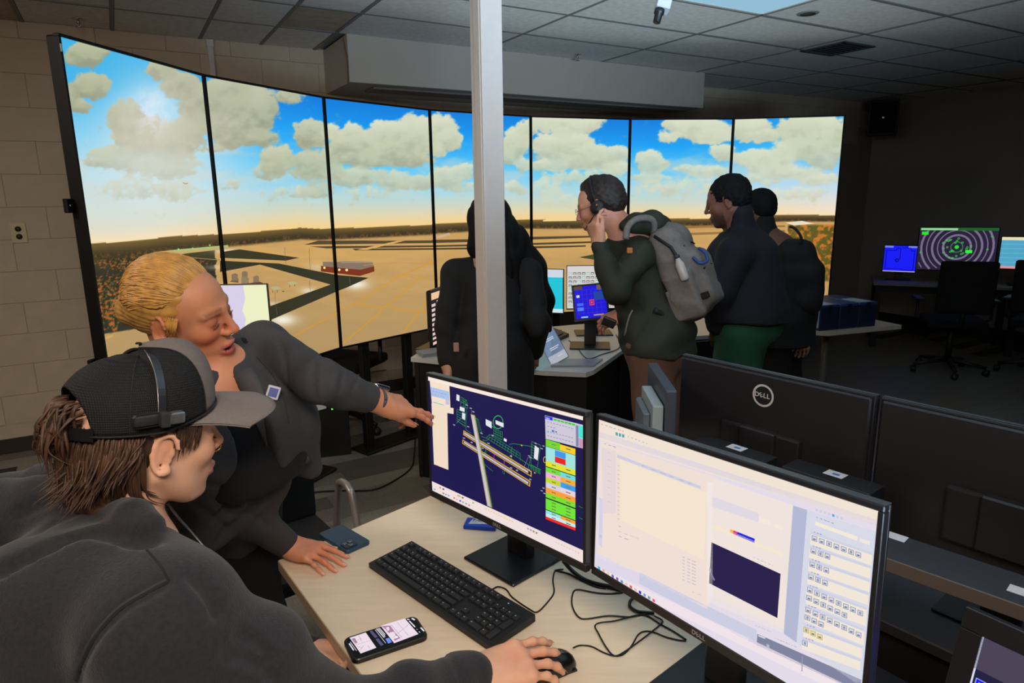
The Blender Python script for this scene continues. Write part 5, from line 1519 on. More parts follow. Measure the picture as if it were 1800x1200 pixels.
# ------------------------------------------------------------------ small right table with navy boxes
a0, a1 = Z(1447, 584, .74), Z(1585, 571, .74)
ra = norm((a1 - a0) * [1, 1, 0]); rn = np.array([-ra[1], ra[0], 0]); rl = np.linalg.norm(a1 - a0)
rt = thing('side_table', frame((*a0[:2], 0), ra, rn, (0, 0, 1)), 'small pale-topped table right of the group carrying the navy boxes', 'table')
obj('table_top', MB().prism([(0.04, 0), (rl, 0), (rl, .56), (-.12, .56), (-.12, .16)], .712, .74), mat('table_cream', (176, 168, 154), .5), rt)
obj('leg', MB().tube([(rl * .45, .28, .02), (rl * .45, .28, .712)], .025, 12), mat('table_leg', (90, 90, 92), .5), rt)
obj('foot', MB().box(rl * .45 - .28, rl * .45 + .28, .25, .31, 0, .03, .01), mat('table_leg', (90, 90, 92), .5), rt)
obj('foot', MB().box(rl * .45 - .03, rl * .45 + .03, .0, .56, 0, .03, .01), mat('table_leg', (90, 90, 92), .5), rt)
navy = mat('box_navy', (20, 32, 58), .4)
bw2 = (rl * .72) / 3
boxlab = ['leftmost of the three navy boxes on the small table, white and blue top edge', 'middle of the three navy boxes on the small table, dark blue top', 'rightmost of the three navy boxes on the small table, pale patch on top']
for k in range(3):
    x0 = .0 + k * bw2
    t = thing('navy_box', frame(a0 * [1, 1, 0] + ra * (x0 + bw2 / 2) + rn * .10 + np.array([0, 0, .7402]), ra, rn, (0, 0, 1)), boxlab[k], 'box', 'navy boxes on the small table')
    hh = .15
    obj('carton', MB().box(-bw2 / 2 + .004, bw2 / 2 - .004, -.06, .30, 0, hh, .004), navy, t)
    obj('lid', MB().box(-bw2 / 2 + .002, bw2 / 2 - .002, -.062, .302, hh, hh + .018, .004), mat('lid_blue', (30, 62, 110), .4), t)
    if k != 1: obj('top_label', MB().box(-bw2 / 2 + .02, bw2 / 2 - .03, -.04, .12, hh + .018, hh + .0195), mat('label_pale', (150, 176, 200), .5), t)
    if k == 0: obj('side_label', MB().box(-bw2 / 2 + .001, -bw2 / 2 + .004, -.05, .28, .02, hh - .01), mat('label_side', (150, 184, 214), .5), t)
    obj('tape', MB().box(-.015, .015, -.0635, -.062, hh - .05, hh + .018), mat('tape_dark', (16, 24, 44), .3), t)
p = Z(1418, 577, .74)
ct = thing('white_cloth', yawM(p[0] - .07, p[1] + .12, .7402, .2), 'crumpled white cloth at the left corner of the small table', 'cloth')
cl = MB(); vv = []; ff = []
for i in range(9):
    for j in range(9):
        x, y = (i - 4) * .018, (j - 4) * .018
        vv.append((x, y, .02 * max(0, 1 - (x * x + y * y) / .007) + .006 * math.sin(i * 1.7 + j) + .012))
for i in range(8):
    for j in range(8): ff.append((i * 9 + j, i * 9 + j + 9, i * 9 + j + 10, i * 9 + j + 1))
cl.add(vv, ff, True); obj('fold', cl, mat('cloth_white', (205, 212, 206), .8), ct)

# ------------------------------------------------------------------ far right desk, screens and chair
f0, f1 = Z(1536, 494, .76), Z(1800, 506, .76)
f0 = A(1536, 494, 7.0); f1 = A(1830, 510, 6.4)
fa = norm((f1 - f0) * [1, 1, 0]); fn = np.array([-fa[1], fa[0], 0]); fl = np.linalg.norm((f1 - f0)[:2])
fz = (f0[2] + f1[2]) / 2
fd = thing('far_desk', frame((*f0[:2], 0), fa, fn, (0, 0, 1)), 'long desk with dark frame along the far right wall', 'desk')
obj('desktop', MB().box(0, fl + .8, 0, .7, fz - .03, fz, .005), mat('far_desk_top', (150, 146, 140), .4), fd)
for x in (.05, 1.25, fl + .7):
    for y0 in (.04, .6): obj('leg', MB().box(x - .03, x + .03, y0, y0 + .06, 0, fz - .03, .004), black_panel, fd)
obj('rail', MB().box(.08, fl + .7, .05, .09, fz - .1, fz - .03, .004), black_panel, fd)
obj('brace', MB().tube([(.55, .3, .1), (.95, .3, fz - .05)], .02, 6), black_panel, fd)
def far_mon(label, tl, br, D, paint, **kw):
    return px_monitor('monitor', label, [tl, (br[0], tl[1]), (tl[0], br[1])], D, paint, desk_z=fz, **kw)
def p_fb(pr, w, h):
    pr.rect(-w / 2, -h / 2, w / 2, h / 2, (26, 30, 245)); pr.up()
    c_ = (6, 10, 130)
    for q in ([(-w / 2 + .02, -h / 2 + .03), (-w / 2 + .02, h / 2 - .05), (-.04, h / 2 - .05), (-.03, h / 2 - .025), (0, h / 2 - .025)], [(.02, h / 2 - .02), (w / 2 - .06, h / 2 - .02), (w / 2 - .05, h / 2 - .05), (w / 2 - .02, h / 2 - .05), (w / 2 - .02, -h / 2 + .02), (.04, -h / 2 + .02), (.02, -h / 2 + .03), (-w / 2 + .02, -h / 2 + .03)], [(0, h / 2 - .03), (0, .0), (-.02, -.01)]): pr.line(q, .007, c_)
    pr.disc(-.025, -.015, .02, c_, 12); pr.rect(-w / 2, -h / 2, w / 2, -h / 2 + .008, (190, 190, 210)); pr.rect(-w / 2, h / 2 - .02, -w / 2 + .08, h / 2, (120, 130, 220)); pr.rect(w / 2 - .08, h / 2 - .02, w / 2, h / 2, (120, 130, 220)); pr.up(); pr.disc(-.025, -.015, .009, (26, 30, 240), 10)
px_monitor('touch_panel', 'small bright blue touch panel at the left end of the far desk', [(1556, 432), (1613, 432), (1556, 478)], (7.15, 7.0), p_fb, desk_z=fz, cat='touch panel')
def p_rad(pr, w, h):
    pr.rect(-w / 2, -h / 2, w / 2, h / 2, (42, 34, 56)); pr.up()
    cx, cz = -.0 * w, .02
    k = w / .85
    for i, r_ in enumerate((.065, .15, .21, .27, .33, .39, .45)):
        pr.ring(cx, cz, r_ * k, (.024 if i % 2 else .012) * k, (120, 108, 138) if i != 0 else (60, 110, 80), 40, (-w / 2, w / 2, -h / 2, h / 2))
    pr.up(); pr.rect(-w / 2, h / 2 - .03, w / 2, h / 2, (30, 96, 40)); pr.up(); pr.rect(-w / 2 + .01, h / 2 - .026, -w / 2 + .34, h / 2 - .006, (150, 220, 160))
    pr.rect(-w / 2 + .02, h / 2 - .075, -w / 2 + .08, h / 2 - .042, (40, 230, 50))
    G_ = (40, 220, 60)
    pr.disc(cx, cz, .024 * k, G_, 12); pr.rect(cx + .08, cz - .06, cx + .14, cz - .03, (40, 250, 60))
    rr = random.Random(3)
    for i in range(26):
        a = rr.random() * 6.28; d_ = .05 + .09 * rr.random()
        pr.ring(cx + d_ * math.cos(a), cz + d_ * math.sin(a) * .9, .008, .004, (60, 200, 80), 8)
    for x, z in ((.33, .0), (-.39, -.05), (-.03, -.19), (.36, .16), (-.1, .1)): pr.ring(x * k, z * k, .008, .005, (50, 180, 70), 8)
px_monitor('monitor', 'wide monitor with green radar plot and grey range rings on the far desk', [(1618, 399), (1757, 401), (1618, 474)], (7.0, 6.75), p_rad, desk_z=fz)
def p_lb(pr, w, h):
    pr.rect(-w / 2, -h / 2, w / 2, h / 2, (82, 164, 196)); pr.up()
    pr.rect(-w / 2, h / 2 - .03, w / 2, h / 2, (236, 220, 180)); pr.rect(-w / 2, -h / 2, w / 2, -h / 2 + .025, (226, 140, 140))
    for k in range(6): pr.rect(-w / 2, h / 2 - .07 - k * .045, w / 2, h / 2 - .066 - k * .045, (110, 190, 216))
    pr.up(); pr.rect(w / 2 - .28, -h / 2 + .0, w / 2 - .2, -h / 2 + .02, (230, 40, 70))
px_monitor('monitor', 'light blue monitor cut off by the right edge of the picture', [(1762, 416), (1860, 418), (1762, 472)], (6.6, 6.4), p_lb, desk_z=fz)
cp_ = A(1662, 560, 6.15)
office_chair(yawM(cp_[0], cp_[1] - .1, 0, math.atan2(fa[1], fa[0]) + math.pi + 0.1), 'black office chair standing in front of the radar monitor', seat_z=.48)
cp_ = A(1815, 560, 5.9)
office_chair(yawM(cp_[0] + .12, cp_[1], 0, math.atan2(fa[1], fa[0]) + math.pi - .4), 'black office chair at the right edge of the picture', seat_z=.48)
# ------------------------------------------------------------------ implicit surfaces for bodies, clothes and hair
def s_rc(a, b, r1, r2):
    a = np.asarray(a, np.float32); b = np.asarray(b, np.float32); ab = b - a; L2 = float(ab @ ab) + 1e-12
    lo = np.minimum(a, b) - max(r1, r2); hi = np.maximum(a, b) + max(r1, r2)
    def f(p):
        t = np.clip(((p - a) @ ab) / L2, 0, 1)
        q = p - a - t[:, None] * ab
        return np.sqrt(np.einsum('ij,ij->i', q, q)) - (r1 + (r2 - r1) * t)
    return f, lo, hi
def s_el(c, r, R=None):
    c = np.asarray(c, np.float32); r = np.asarray(r, np.float32)
    Rm = None if R is None else np.asarray(R, np.float32)     # columns = local axes
    m = float(r.max())
    def f(p):
        q = p - c
        if Rm is not None: q = q @ Rm
        k0 = np.sqrt(((q / r) ** 2).sum(1)); k1 = np.sqrt(((q / r ** 2) ** 2).sum(1)) + 1e-9
        return k0 * (k0 - 1) / k1
    return f, c - m, c + m
def s_box(c, h, R=None, rad=0.01):
    c = np.asarray(c, np.float32); h = np.asarray(h, np.float32) - rad
    Rm = None if R is None else np.asarray(R, np.float32)
    m = float(np.linalg.norm(h)) + rad
    def f(p):
        q = p - c
        if Rm is not None: q = q @ Rm
        d = np.abs(q) - h
        return np.sqrt((np.maximum(d, 0) ** 2).sum(1)) + np.minimum(d.max(1), 0) - rad
    return f, c - m, c + m
class Sdf:
    def __init__(s): s.ops = []; s.warp = []
    def add(s, prim, k=0.01): s.ops.append(('+', prim, k)); return s
    def sub(s, prim, k=0.005): s.ops.append(('-', prim, k)); return s
    def rc(s, a, b, r1, r2, k=0.01): return s.add(s_rc(a, b, r1, r2), k)
    def el(s, c, r, R=None, k=0.01): return s.add(s_el(c, r, R), k)
    def chain(s, pts, rs, k=0.01):
        for i in range(len(pts) - 1): s.rc(pts[i], pts[i + 1], rs[i], rs[i + 1], k)
        return s
    def bounds(s, pad=0.03):
        lo = np.min([o[1][1] for o in s.ops if o[0] == '+'], 0) - pad
        hi = np.max([o[1][2] for o in s.ops if o[0] == '+'], 0) + pad
        return lo, hi
    def __call__(s, p):
        p = p.astype(np.float32)
        d = np.full(len(p), 0.5, np.float32)
        for op, (f, lo, hi), k in s.ops:
            m = k * 1.5 + 0.06
            msk = np.all((p > lo - m) & (p < hi + m), axis=1)
            if not msk.any(): continue
            idx = np.nonzero(msk)[0]
            v = f(p[idx]).astype(np.float32); a = d[idx]
            if op == '+':
                h = np.maximum(k - np.abs(a - v), 0) / k
                d[idx] = np.minimum(a, v) - h * h * k * 0.25
            else:
                v = -v
                h = np.maximum(k - np.abs(a - v), 0) / k
                d[idx] = np.maximum(a, v) + h * h * k * 0.25
        for w in s.warp:
            near = np.abs(d) < 0.06
            if near.any():
                idx = np.nonzero(near)[0]
                d[idx] += w(p[idx]).astype(np.float32)
        return d

def surface_net(fn, lo, hi, vox, smooth_it=1):
    "dense-array naive surface nets with coarse culling; returns verts, quads"
    lo = np.asarray(lo, float); hi = np.asarray(hi, float)
    B = 6
    nb = np.ceil((hi - lo) / (vox * B)).astype(int)
    n = nb * B + 1
    D = np.full(n, 1.0, np.float32)
    gx = [lo[i] + (np.arange(nb[i]) + 0.5) * B * vox for i in range(3)]
    CX, CY, CZ = np.meshgrid(*gx, indexing='ij')
    cc = np.stack([CX.ravel(), CY.ravel(), CZ.ravel()], 1)
    dc = fn(cc)
    half = B * vox * 0.87
    act = np.abs(dc) < half * 1.25 + 0.012
    # coarse sign fill
    sgn = np.where(dc < 0, -1.0, 1.0).reshape(nb)
    D[:-1, :-1, :-1] = np.repeat(np.repeat(np.repeat(sgn, B, 0), B, 1), B, 2)
    ai = np.argwhere(act.reshape(nb))
    off = np.stack(np.meshgrid(*[np.arange(B + 1)] * 3, indexing='ij'), -1).reshape(-1, 3)
    for s in range(0, len(ai), 3000):
        blk = ai[s:s + 3000]
        ids = (blk[:, None, :] * B + off[None]).reshape(-1, 3)
        d = fn(lo + ids * vox)
        D[ids[:, 0], ids[:, 1], ids[:, 2]] = d
    inside = D < 0
    c = inside[:-1, :-1, :-1].astype(np.int8)
    tot = np.zeros(np.array(D.shape) - 1, np.int8)
    for dx in (0, 1):
        for dy in (0, 1):
            for dz in (0, 1):
                tot += inside[dx:D.shape[0] - 1 + dx, dy:D.shape[1] - 1 + dy, dz:D.shape[2] - 1 + dz]
    cells = np.argwhere((tot > 0) & (tot < 8))
    if len(cells) == 0: return np.zeros((0, 3)), np.zeros((0, 4), int)
    vid = np.full(tot.shape, -1, np.int64); vid[cells[:, 0], cells[:, 1], cells[:, 2]] = np.arange(len(cells))
    acc = np.zeros((len(cells), 3)); cnt = np.zeros(len(cells))
    corners = [(0, 0, 0), (1, 0, 0), (0, 1, 0), (1, 1, 0), (0, 0, 1), (1, 0, 1), (0, 1, 1), (1, 1, 1)]
    val = [D[cells[:, 0] + a, cells[:, 1] + b, cells[:, 2] + c_] for a, b, c_ in corners]
    for i in range(8):
        for j in range(i + 1, 8):
            ca, cb = np.array(corners[i]), np.array(corners[j])
            if np.abs(ca - cb).sum() != 1: continue
            m = (val[i] < 0) != (val[j] < 0)
            t = np.where(m, val[i] / np.where(m, val[i] - val[j], 1), 0)
            acc += np.where(m[:, None], ca + t[:, None] * (cb - ca), 0); cnt += m
    V = lo + (cells + acc / cnt[:, None]) * vox
    quads = []
    for ax in range(3):
        e = [0, 0, 0]; e[ax] = 1
        A_ = inside[:D.shape[0] - e[0], :D.shape[1] - e[1], :D.shape[2] - e[2]]
        B_2 = inside[e[0]:, e[1]:, e[2]:]
        ch = np.argwhere(A_ != B_2)
        o1, o2 = [(1, 2), (2, 0), (0, 1)][ax]
        ok = (ch[:, o1] > 0) & (ch[:, o2] > 0) & (ch[:, o1] < tot.shape[o1]) & (ch[:, o2] < tot.shape[o2]) & (ch[:, ax] < tot.shape[ax])
        ch = ch[ok]
        sgn_ = A_[ch[:, 0], ch[:, 1], ch[:, 2]]
        def cell(a, b):
            q = ch.copy(); q[:, o1] -= a; q[:, o2] -= b
            return vid[q[:, 0], q[:, 1], q[:, 2]]
        q = np.stack([cell(1, 1), cell(0, 1), cell(0, 0), cell(1, 0)], 1)
        q[~sgn_] = q[~sgn_][:, ::-1]
        quads.append(q[(q >= 0).all(1)])
    return V, np.concatenate(quads)
def mesh_from(V, Q, name='m', colfn=None, origin=None):
    me = bpy.data.meshes.new(name)
    o = np.zeros(3) if origin is None else np.asarray(origin)
    me.vertices.add(len(V)); me.vertices.foreach_set('co', (V - o).astype(np.float32).ravel())
    me.loops.add(Q.size); me.loops.foreach_set('vertex_index', Q.ravel().astype(np.int32))
    me.polygons.add(len(Q)); me.polygons.foreach_set('loop_start', np.arange(0, Q.size, 4, dtype=np.int32))
    me.polygons.foreach_set('use_smooth', np.ones(len(Q), bool))
    me.update(); me.validate()
    if colfn is not None:
        c = colfn(V)
        at = me.color_attributes.new('Col', 'FLOAT_COLOR', 'POINT')
        at.data.foreach_set('color', np.c_[lin(np.clip(c, 0, 255)), np.ones(len(V))].astype(np.float32).ravel())
    return me
def skin_obj(name, sdf, vox, m, parent=None, origin=None, colfn=None, clip=None, **kw):
    lo, hi = sdf.bounds()
    if clip is not None: lo = np.maximum(lo, clip[0]); hi = np.minimum(hi, clip[1])
    V, Q = surface_net(sdf, lo, hi, vox)
    me = mesh_from(V, Q, name, colfn, origin)
    global LAST_SURF
    LAST_SURF = (V, Q)
    return obj(name, me, m, parent, **kw)
from mathutils.bvhtree import BVHTree
def bvh_of(VQ):
    return BVHTree.FromPolygons([tuple(v) for v in VQ[0].tolist()], [tuple(q) for q in VQ[1].tolist()])
def on_surf(bvh, px, py, lift=.001, fallback=1.0):
    "first surface point met from the viewpoint through a photo point, lifted off the surface"
    d = norm(_fw + (px - 900) / F_PX * _r - (py - 600) / F_PX * _u)
    hit = bvh.ray_cast(Vector((0, 0, EYE)), Vector(d))
    if hit[0] is None: return None
    n = np.array(hit[1]); n = n if n @ d < 0 else -n
    return np.array(hit[0]) + n * lift

class Frame3:
    "F forward, L left, U up"
    def __init__(s, o, F, U):
        s.o = np.asarray(o, float); s.F = norm(F); s.L = norm(np.cross(U, s.F)); s.U = np.cross(s.F, s.L)
        s.R = np.stack([s.F, s.L, s.U], 1)
    def __call__(s, x, y, z): return s.o + s.F * x + s.L * y + s.U * z
    def inv(s, P): return (np.asarray(P) - s.o) @ s.R
def add_head(S, H, sc=1.0, fem=False, open_mouth=0.0, ears=(1, -1), face=True):
    h = lambda x, y, z: H(x * sc, y * sc, z * sc); R = H.R
    e = lambda c, r, k=.02: S.el(h(*c), np.array(r) * sc, R, k * sc)
    S.el(h(-.018, 0, .032), np.array((.094, .074, .083)) * sc, R, .02)
    e((.030, 0, .030), (.062, .062, .062), .03)
    e((.038, 0, -.035), (.056, .058 if not fem else .054, .074), .03)
    for s in (1, -1):
        S.rc(h(-.005, s * .052, -.045), h(.058, s * .02, -.098), .018 * sc, .019 * sc, .03 * sc)
        e((.066, s * .036, -.022), (.027, .025, .024), .02)              # cheek
        S.rc(h(.092, s * .012, .026), h(.078, s * .046, .024), .0062 * sc, .0055 * sc, .016 * sc)   # brow
    S.el(h(.078, 0, -.104), np.array((.019, .021, .016)) * sc, R, .02 * sc)
    S.el(h(.074, 0, -.066), np.array((.028, .034, .026)) * sc, R, .018 * sc)
    if face:
        S.rc(h(.094, 0, .020), h(.116, 0, -.022), .0075 * sc, .0095 * sc, .012 * sc)
        S.el(h(.117, 0, -.0265), np.array((.0105, .0105, .009)) * sc, R, .008 * sc)
        for s in (1, -1):
            S.el(h(.104, s * .0125, -.030), np.array((.012, .0078, .0072)) * sc, R, .006 * sc)
            S.sub(s_el(h(.1135, s * .0065, -.0375), np.array((.0042, .0028, .0030)) * sc, R), .003 * sc)
            S.sub(s_el(h(.104, s * .031, .004), np.array((.017, .018, .011)) * sc, R), .012 * sc)
            S.el(h(.080, s * .031, .003), np.array((.0145, .0165, .0125)) * sc, R, .004 * sc)      # closed-lid ball
            S.sub(s_rc(h(.096, s * .018, .001 ), h(.092, s * .046, -.001), .0010 * sc, .0010 * sc), .003 * sc)
        up = [(.0965, -.024, -.0675), (.1045, -.010, -.0625), (.106, 0, -.0640), (.1045, .010, -.0625), (.0965, .024, -.0675)]
        lw = [(.0960, -.023, -.0700 - open_mouth), (.1015, -.009, -.0765 - open_mouth), (.1025, 0, -.0775 - open_mouth), (.1015, .009, -.0765 - open_mouth), (.0960, .023, -.0700 - open_mouth)]
        S.chain([h(*q) for q in up], [.0030 * sc, .0055 * sc, .0052 * sc, .0055 * sc, .0030 * sc], .004 * sc)
        S.chain([h(*q) for q in lw], [.0030 * sc, .0060 * sc, .0064 * sc, .0060 * sc, .0030 * sc], .004 * sc)
        S.sub(s_el(h(.104, 0, -.0705 - open_mouth * .45), np.array((.018, .018, .0011 + open_mouth * .62)) * sc, R), .002 * sc)
    for s in ears:
        c = (-.006, s * .073, -.006)
        er = [(-.006 + .017 * math.cos(a) - .004 * math.sin(a), s * (.074 + .008 * (1 - math.cos(a) * .9) * .9), -.004 + .031 * math.sin(a)) for a in np.linspace(-2.0, 2.9, 11)]
        er = [(-q[0] - .012, q[1], q[2]) for q in er]
        S.chain([h(*q) for q in er], [.0048 * sc] * 2 + [.0038 * sc] * 9, .004 * sc)
        S.el(h(-.004, s * .0735, -.004), np.array((.016, .0045, .026)) * sc, R, .006 * sc)
        S.el(h(-.002, s * .078, -.033), np.array((.007, .0045, .009)) * sc, R, .005 * sc)
        S.el(h(.008, s * .0765, -.006), np.array((.0042, .0042, .0055)) * sc, R, .003 * sc)
        S.sub(s_el(h(-.001, s * .083, -.010), np.array((.008, .008, .012)) * sc, R), .004 * sc)
        S.sub(s_el(h(-.012, s * .084, .010), np.array((.004, .006, .012)) * sc, R), .004 * sc)
FING = [  # base offset across palm, finger length factors, radius
    (.034, (.038, .024, .019), .0078), (.012, (.043, .027, .020), .0082), (-.010, (.040, .025, .020), .0078), (-.031, (.031, .020, .018), .0068)]
def add_hand(S, W, D, N, side, curls, sc=1.0, spread=.06, thumb=(.5, .5), palm_k=.01, thumb_dir=None, nails=None):
    """W wrist point, D direction to the fingers, N back-of-hand normal, side +1: thumb lies on +T where T = D x N * side.
    curls: per finger (index..little) bend at (knuckle, middle, tip) in radians."""
    D = norm(D); N = norm(N - D * (N @ D)); T = np.cross(D, N) * side
    P = lambda x, t, n: W + (D * x + T * t + N * n) * sc
    pl = .088
    S.rc(P(-.02, 0, 0), P(.012, 0, 0), .027 * sc, .026 * sc, .015 * sc)
    for (t, L, r) in FING:
        S.rc(P(.008, t * .55, 0), P(pl - abs(t) * .15, t, .002), .0155 * sc, .0122 * sc, .016 * sc)
    S.rc(P(.02, .020, -.010), P(.050, .030, -.008), .017 * sc, .013 * sc, .016 * sc)
    S.rc(P(.02, -.022, -.008), P(.055, -.028, -.006), .014 * sc, .012 * sc, .016 * sc)
    tips = []
    for i, ((t, L, r), cu) in enumerate(zip(FING, curls)):
        base = P(pl - abs(t) * .15, t, .002)
        ang = 0; sp = spread * (t / .034)
        d0 = norm(D * math.cos(sp) + T * math.sin(sp))
        p = base; rr = r * sc
        S.el(p + N * .002 * sc, np.array((.010, .0098, .0085)) * sc, np.stack([D, T, N], 1), .008 * sc)
        for j in range(3):
            ang += cu[j]
            d = d0 * math.cos(ang) - N * math.sin(ang)
            q = p + d * L[j] * sc
            S.rc(p, q, rr, rr * .92, .005 * sc)
            if j < 2: S.el(q + (N * math.cos(ang) + d0 * math.sin(ang)) * .001 * sc, np.array((.0078,) * 3) * sc * (rr / (.0082 * sc)), None, .004 * sc)
            p = q; rr *= .92
        nn3 = N * math.cos(ang) + d0 * math.sin(ang)
        tips.append((p, d, nn3, rr))
    b = P(.028, .026, -.008)
    td = norm(D * math.cos(thumb[0]) + T * math.sin(thumb[0]) - N * .28) if thumb_dir is None else norm(thumb_dir)
    m_ = b + td * .036 * sc
    S.rc(b, m_, .0135 * sc, .0102 * sc, .012 * sc)
    td2 = norm(td * math.cos(thumb[1]) + (D - td * (D @ td)) * math.sin(thumb[1]))
    m2 = m_ + td2 * .030 * sc
    S.rc(m_, m2, .0100 * sc, .0090 * sc, .005 * sc)
    td3 = norm(td2 + (D - td2 * (D @ td2)) * .2)
    m3 = m2 + td3 * .022 * sc
    S.rc(m2, m3, .0090 * sc, .0074 * sc, .005 * sc)
    tips.append((m3, td3, N, .0074 * sc))
    return tips
def nails_obj(tips, parent, origin, m, skip=()):
    mb = MB()
    for i, (p, d, n, r) in enumerate(tips):
        if i in skip: continue
        n = norm(n - d * (n @ d)); t = np.cross(d, n)
        R = np.stack([d, t, n], 1)
        c = p + n * r * .80 + d * r * .1
        v = []; f = []
        for a in range(5):
            for b in range(5):
                x = (a - 2) / 2 * r * .95; y = (b - 2) / 2 * r * .72
                v.append(c + d * x + t * y + n * (r * .26 * (1 - (y / r) ** 2 * 1.2 - max(0, x / r) ** 2 * .35)) - np.asarray(origin))
        for a in range(4):
            for b in range(4): f.append((a * 5 + b, a * 5 + b + 5, a * 5 + b + 6, a * 5 + b + 1))
        mb.add(v, f, True)
    return obj('fingernails', mb, m, parent, kind='stuff')
def locks(paths, rads, name, m, parent, origin, seg=5):
    mb = MB()
    for pth, r in zip(paths, rads):
        P_ = spline(pth, 5)
        n = len(P_)
        rr = [r * (0.25 + 1.0 * min(1, i / (n * .25))) * (1 - .92 * max(0, (i / (n - 1) - .45) / .55) ** 1.3) for i in range(n)]
        mb.tube([p - np.asarray(origin) for p in P_], rr, seg)
    return obj(name, mb, m, parent)
def folds(amp, freq, axis=None, seed=0.0, center=None, rad=None):
    "soft cloth ripples"
    def w(p):
        x, y, z = p[:, 0] * freq + seed, p[:, 1] * freq + seed * 1.7, p[:, 2] * freq - seed
        v = np.sin(x * 1.0 + 1.9 * np.sin(y * .7 + z * .9) + 1.3 * np.sin(z * 1.3)) * .6 + np.sin(z * 1.7 + 1.5 * np.sin(x * .9 - y * 1.1)) * .4
        if axis is not None:
            a = np.asarray(axis, np.float32)
            v = np.sin((p @ a) * freq * 2.2 + 1.4 * np.sin(x * .5 + y * .6) + .9 * np.sin(z * .8))
        v = v * amp
        if center is not None:
            v = v * np.exp(-((p - np.asarray(center, np.float32)) ** 2).sum(1) / rad ** 2)
        return v
    return w
def skin_col(base, H=None, lips=None, sc=1.0, open_mouth=0.0, blush=14, knuckles=None, brow=None, beard=None, extra=None):
    base = np.array(base, float)
    def f(V):
        n = fbm(V[:, 0] * 60, V[:, 1] * 60, 3, V[:, 2] * 60)
        c = base + (n[:, None] - .5) * 14
        if H is not None:
            q = H.inv(V) / sc
            x, y, z = q[:, 0], q[:, 1], q[:, 2]
            def blob(cx, cy, cz, r): return np.exp(-((x - cx) ** 2 + (np.abs(y) - cy) ** 2 + (z - cz) ** 2) / r ** 2)
            ck = blob(.08, .042, -.03, .026) + .9 * blob(.118, 0, -.027, .014) + .5 * blob(-.01, .08, 0, .03)
            c = c + ck[:, None] * np.array([blush * .4, -blush, -blush])
            eye = blob(.088, .031, .003, .017)
            c = c + eye[:, None] * np.array([-34, -36, -32])
            if brow is not None:
                zb = .030 - .10 * np.maximum(0, np.abs(y) - .032)
                bm_ = np.exp(-((z - zb) / .0042) ** 2) * (np.abs(y) > .012) * (np.abs(y) < .05) * (x > .07)
                c = c * (1 - bm_[:, None] * .75) + np.array(brow, float) * bm_[:, None] * .75
            if lips is not None:
                zc = np.where(z > -.0705 - open_mouth * .5, -.0650, -.0768 - open_mouth)
                lm = np.exp(-(((z - zc) / .0062) ** 2) ** 2 - ((y / .0245) ** 2) ** 3) * (x > .090)
                c = c * (1 - lm[:, None]) + np.array(lips, float) * lm[:, None]
                inn = (np.abs(z + .0705 + open_mouth * .5) < .002 + open_mouth * .5) * (np.abs(y) < .018) * (x < .1005) * (x > .07)
                c = np.where((inn > 0)[:, None], np.array([70, 24, 22.]), c)
            if beard is not None:
                bd_ = (1 / (1 + np.exp((z + .055) / .006))) * (x > .03) * np.clip(1 - np.exp(-((z + .07) / .01) ** 2 - (y / .02) ** 2), 0, 1)
                c = c * (1 - bd_[:, None] * .8) + np.array(beard, float) * bd_[:, None] * .8
        if extra is not None: c = extra(V, c)
        return c
    return f
# ------------------------------------------------------------------ people
def viewframe(px, py):
    a = norm(_fw + (px - 900) / F_PX * _r - (py - 600) / F_PX * _u)
    r = norm(_r - a * (_r @ a)); u = np.cross(r, a)
    return r, a, u
UPV = np.array([0, 0, 1.0])
cloth_char = mat('hoodie_charcoal', (35, 34, 39), 0.95, noise=.28, nscale=160, bump=.35, bscale=420, sheen=.1)
cloth_blaz = mat('blazer_grey', (60, 59, 62), 0.9, noise=.08, nscale=200, bump=.2, bscale=500)
cloth_black = mat('cloth_black', (15, 15, 17), 0.9, bump=.15, bscale=300)
denim = mat('denim_dark', (28, 32, 44), 0.9, noise=.15, nscale=200, bump=.2, bscale=400)
skin_m = mat('skin', (220, 160, 130), 0.5, attr='Col', sss=.06, bump=.05, bscale=500, spec=.4)
hair_brown = mat('hair_brown', (74, 50, 36), 0.5, noise=.45, nscale=60, stretch=(1, 1, .3), spec=.4)
hair_blond = mat('hair_blonde', (198, 146, 74), 0.45, noise=.28, nscale=60, spec=.5)
nail_m = mat('nail', (226, 164, 146), .3)

# ============ person 1: seated, cap and hoodie, back to the viewer
H1f = Frame3((-0.549, 0.948, 1.286), [0.643, 0.757, -0.120], [0.128, 0.049, 0.991])
SC1 = .912
h1 = lambda q: H1f(q[0] * SC1, q[1] * SC1, q[2] * SC1)
base1 = np.array([-.72, .70, 0.0])
Fb = norm([.78, .62, 0]); Lb = np.array([-Fb[1], Fb[0], 0])
N1 = A(222, 918, .985)
SR = A(290, 1098, .825); SLf = N1 + Lb * .17 + np.array([0, 0, -.085])
W1 = Z(838, 1188, .799); D1 = norm([.90, .43, 0])
E1 = A(588, 1282, .98)
pel1 = np.array([-.80, .66, .56])
W1l = Z(548, 1150, .685); E1l = np.array([-.60, .96, .80])
knR = pel1 + Fb * .44 - Lb * .12 + [0, 0, -.02]; knL = pel1 + Fb * .44 + Lb * .12 + [0, 0, -.02]
ftR = knR * [1, 1, 0] + [0, 0, .09] - Fb * .02; ftL = knL * [1, 1, 0] + [0, 0, .09] - Fb * .02
S = Sdf()
add_head(S, H1f, SC1)
S.rc(h1((-.040, 0, -.05)), N1 + [0, 0, -.03] - Fb * .01, .050, .055, .018)
S.rc(N1 + [0, 0, -.06], (N1 + pel1) / 2, .07, .11, .03).rc((N1 + pel1) / 2, pel1, .11, .12, .05)
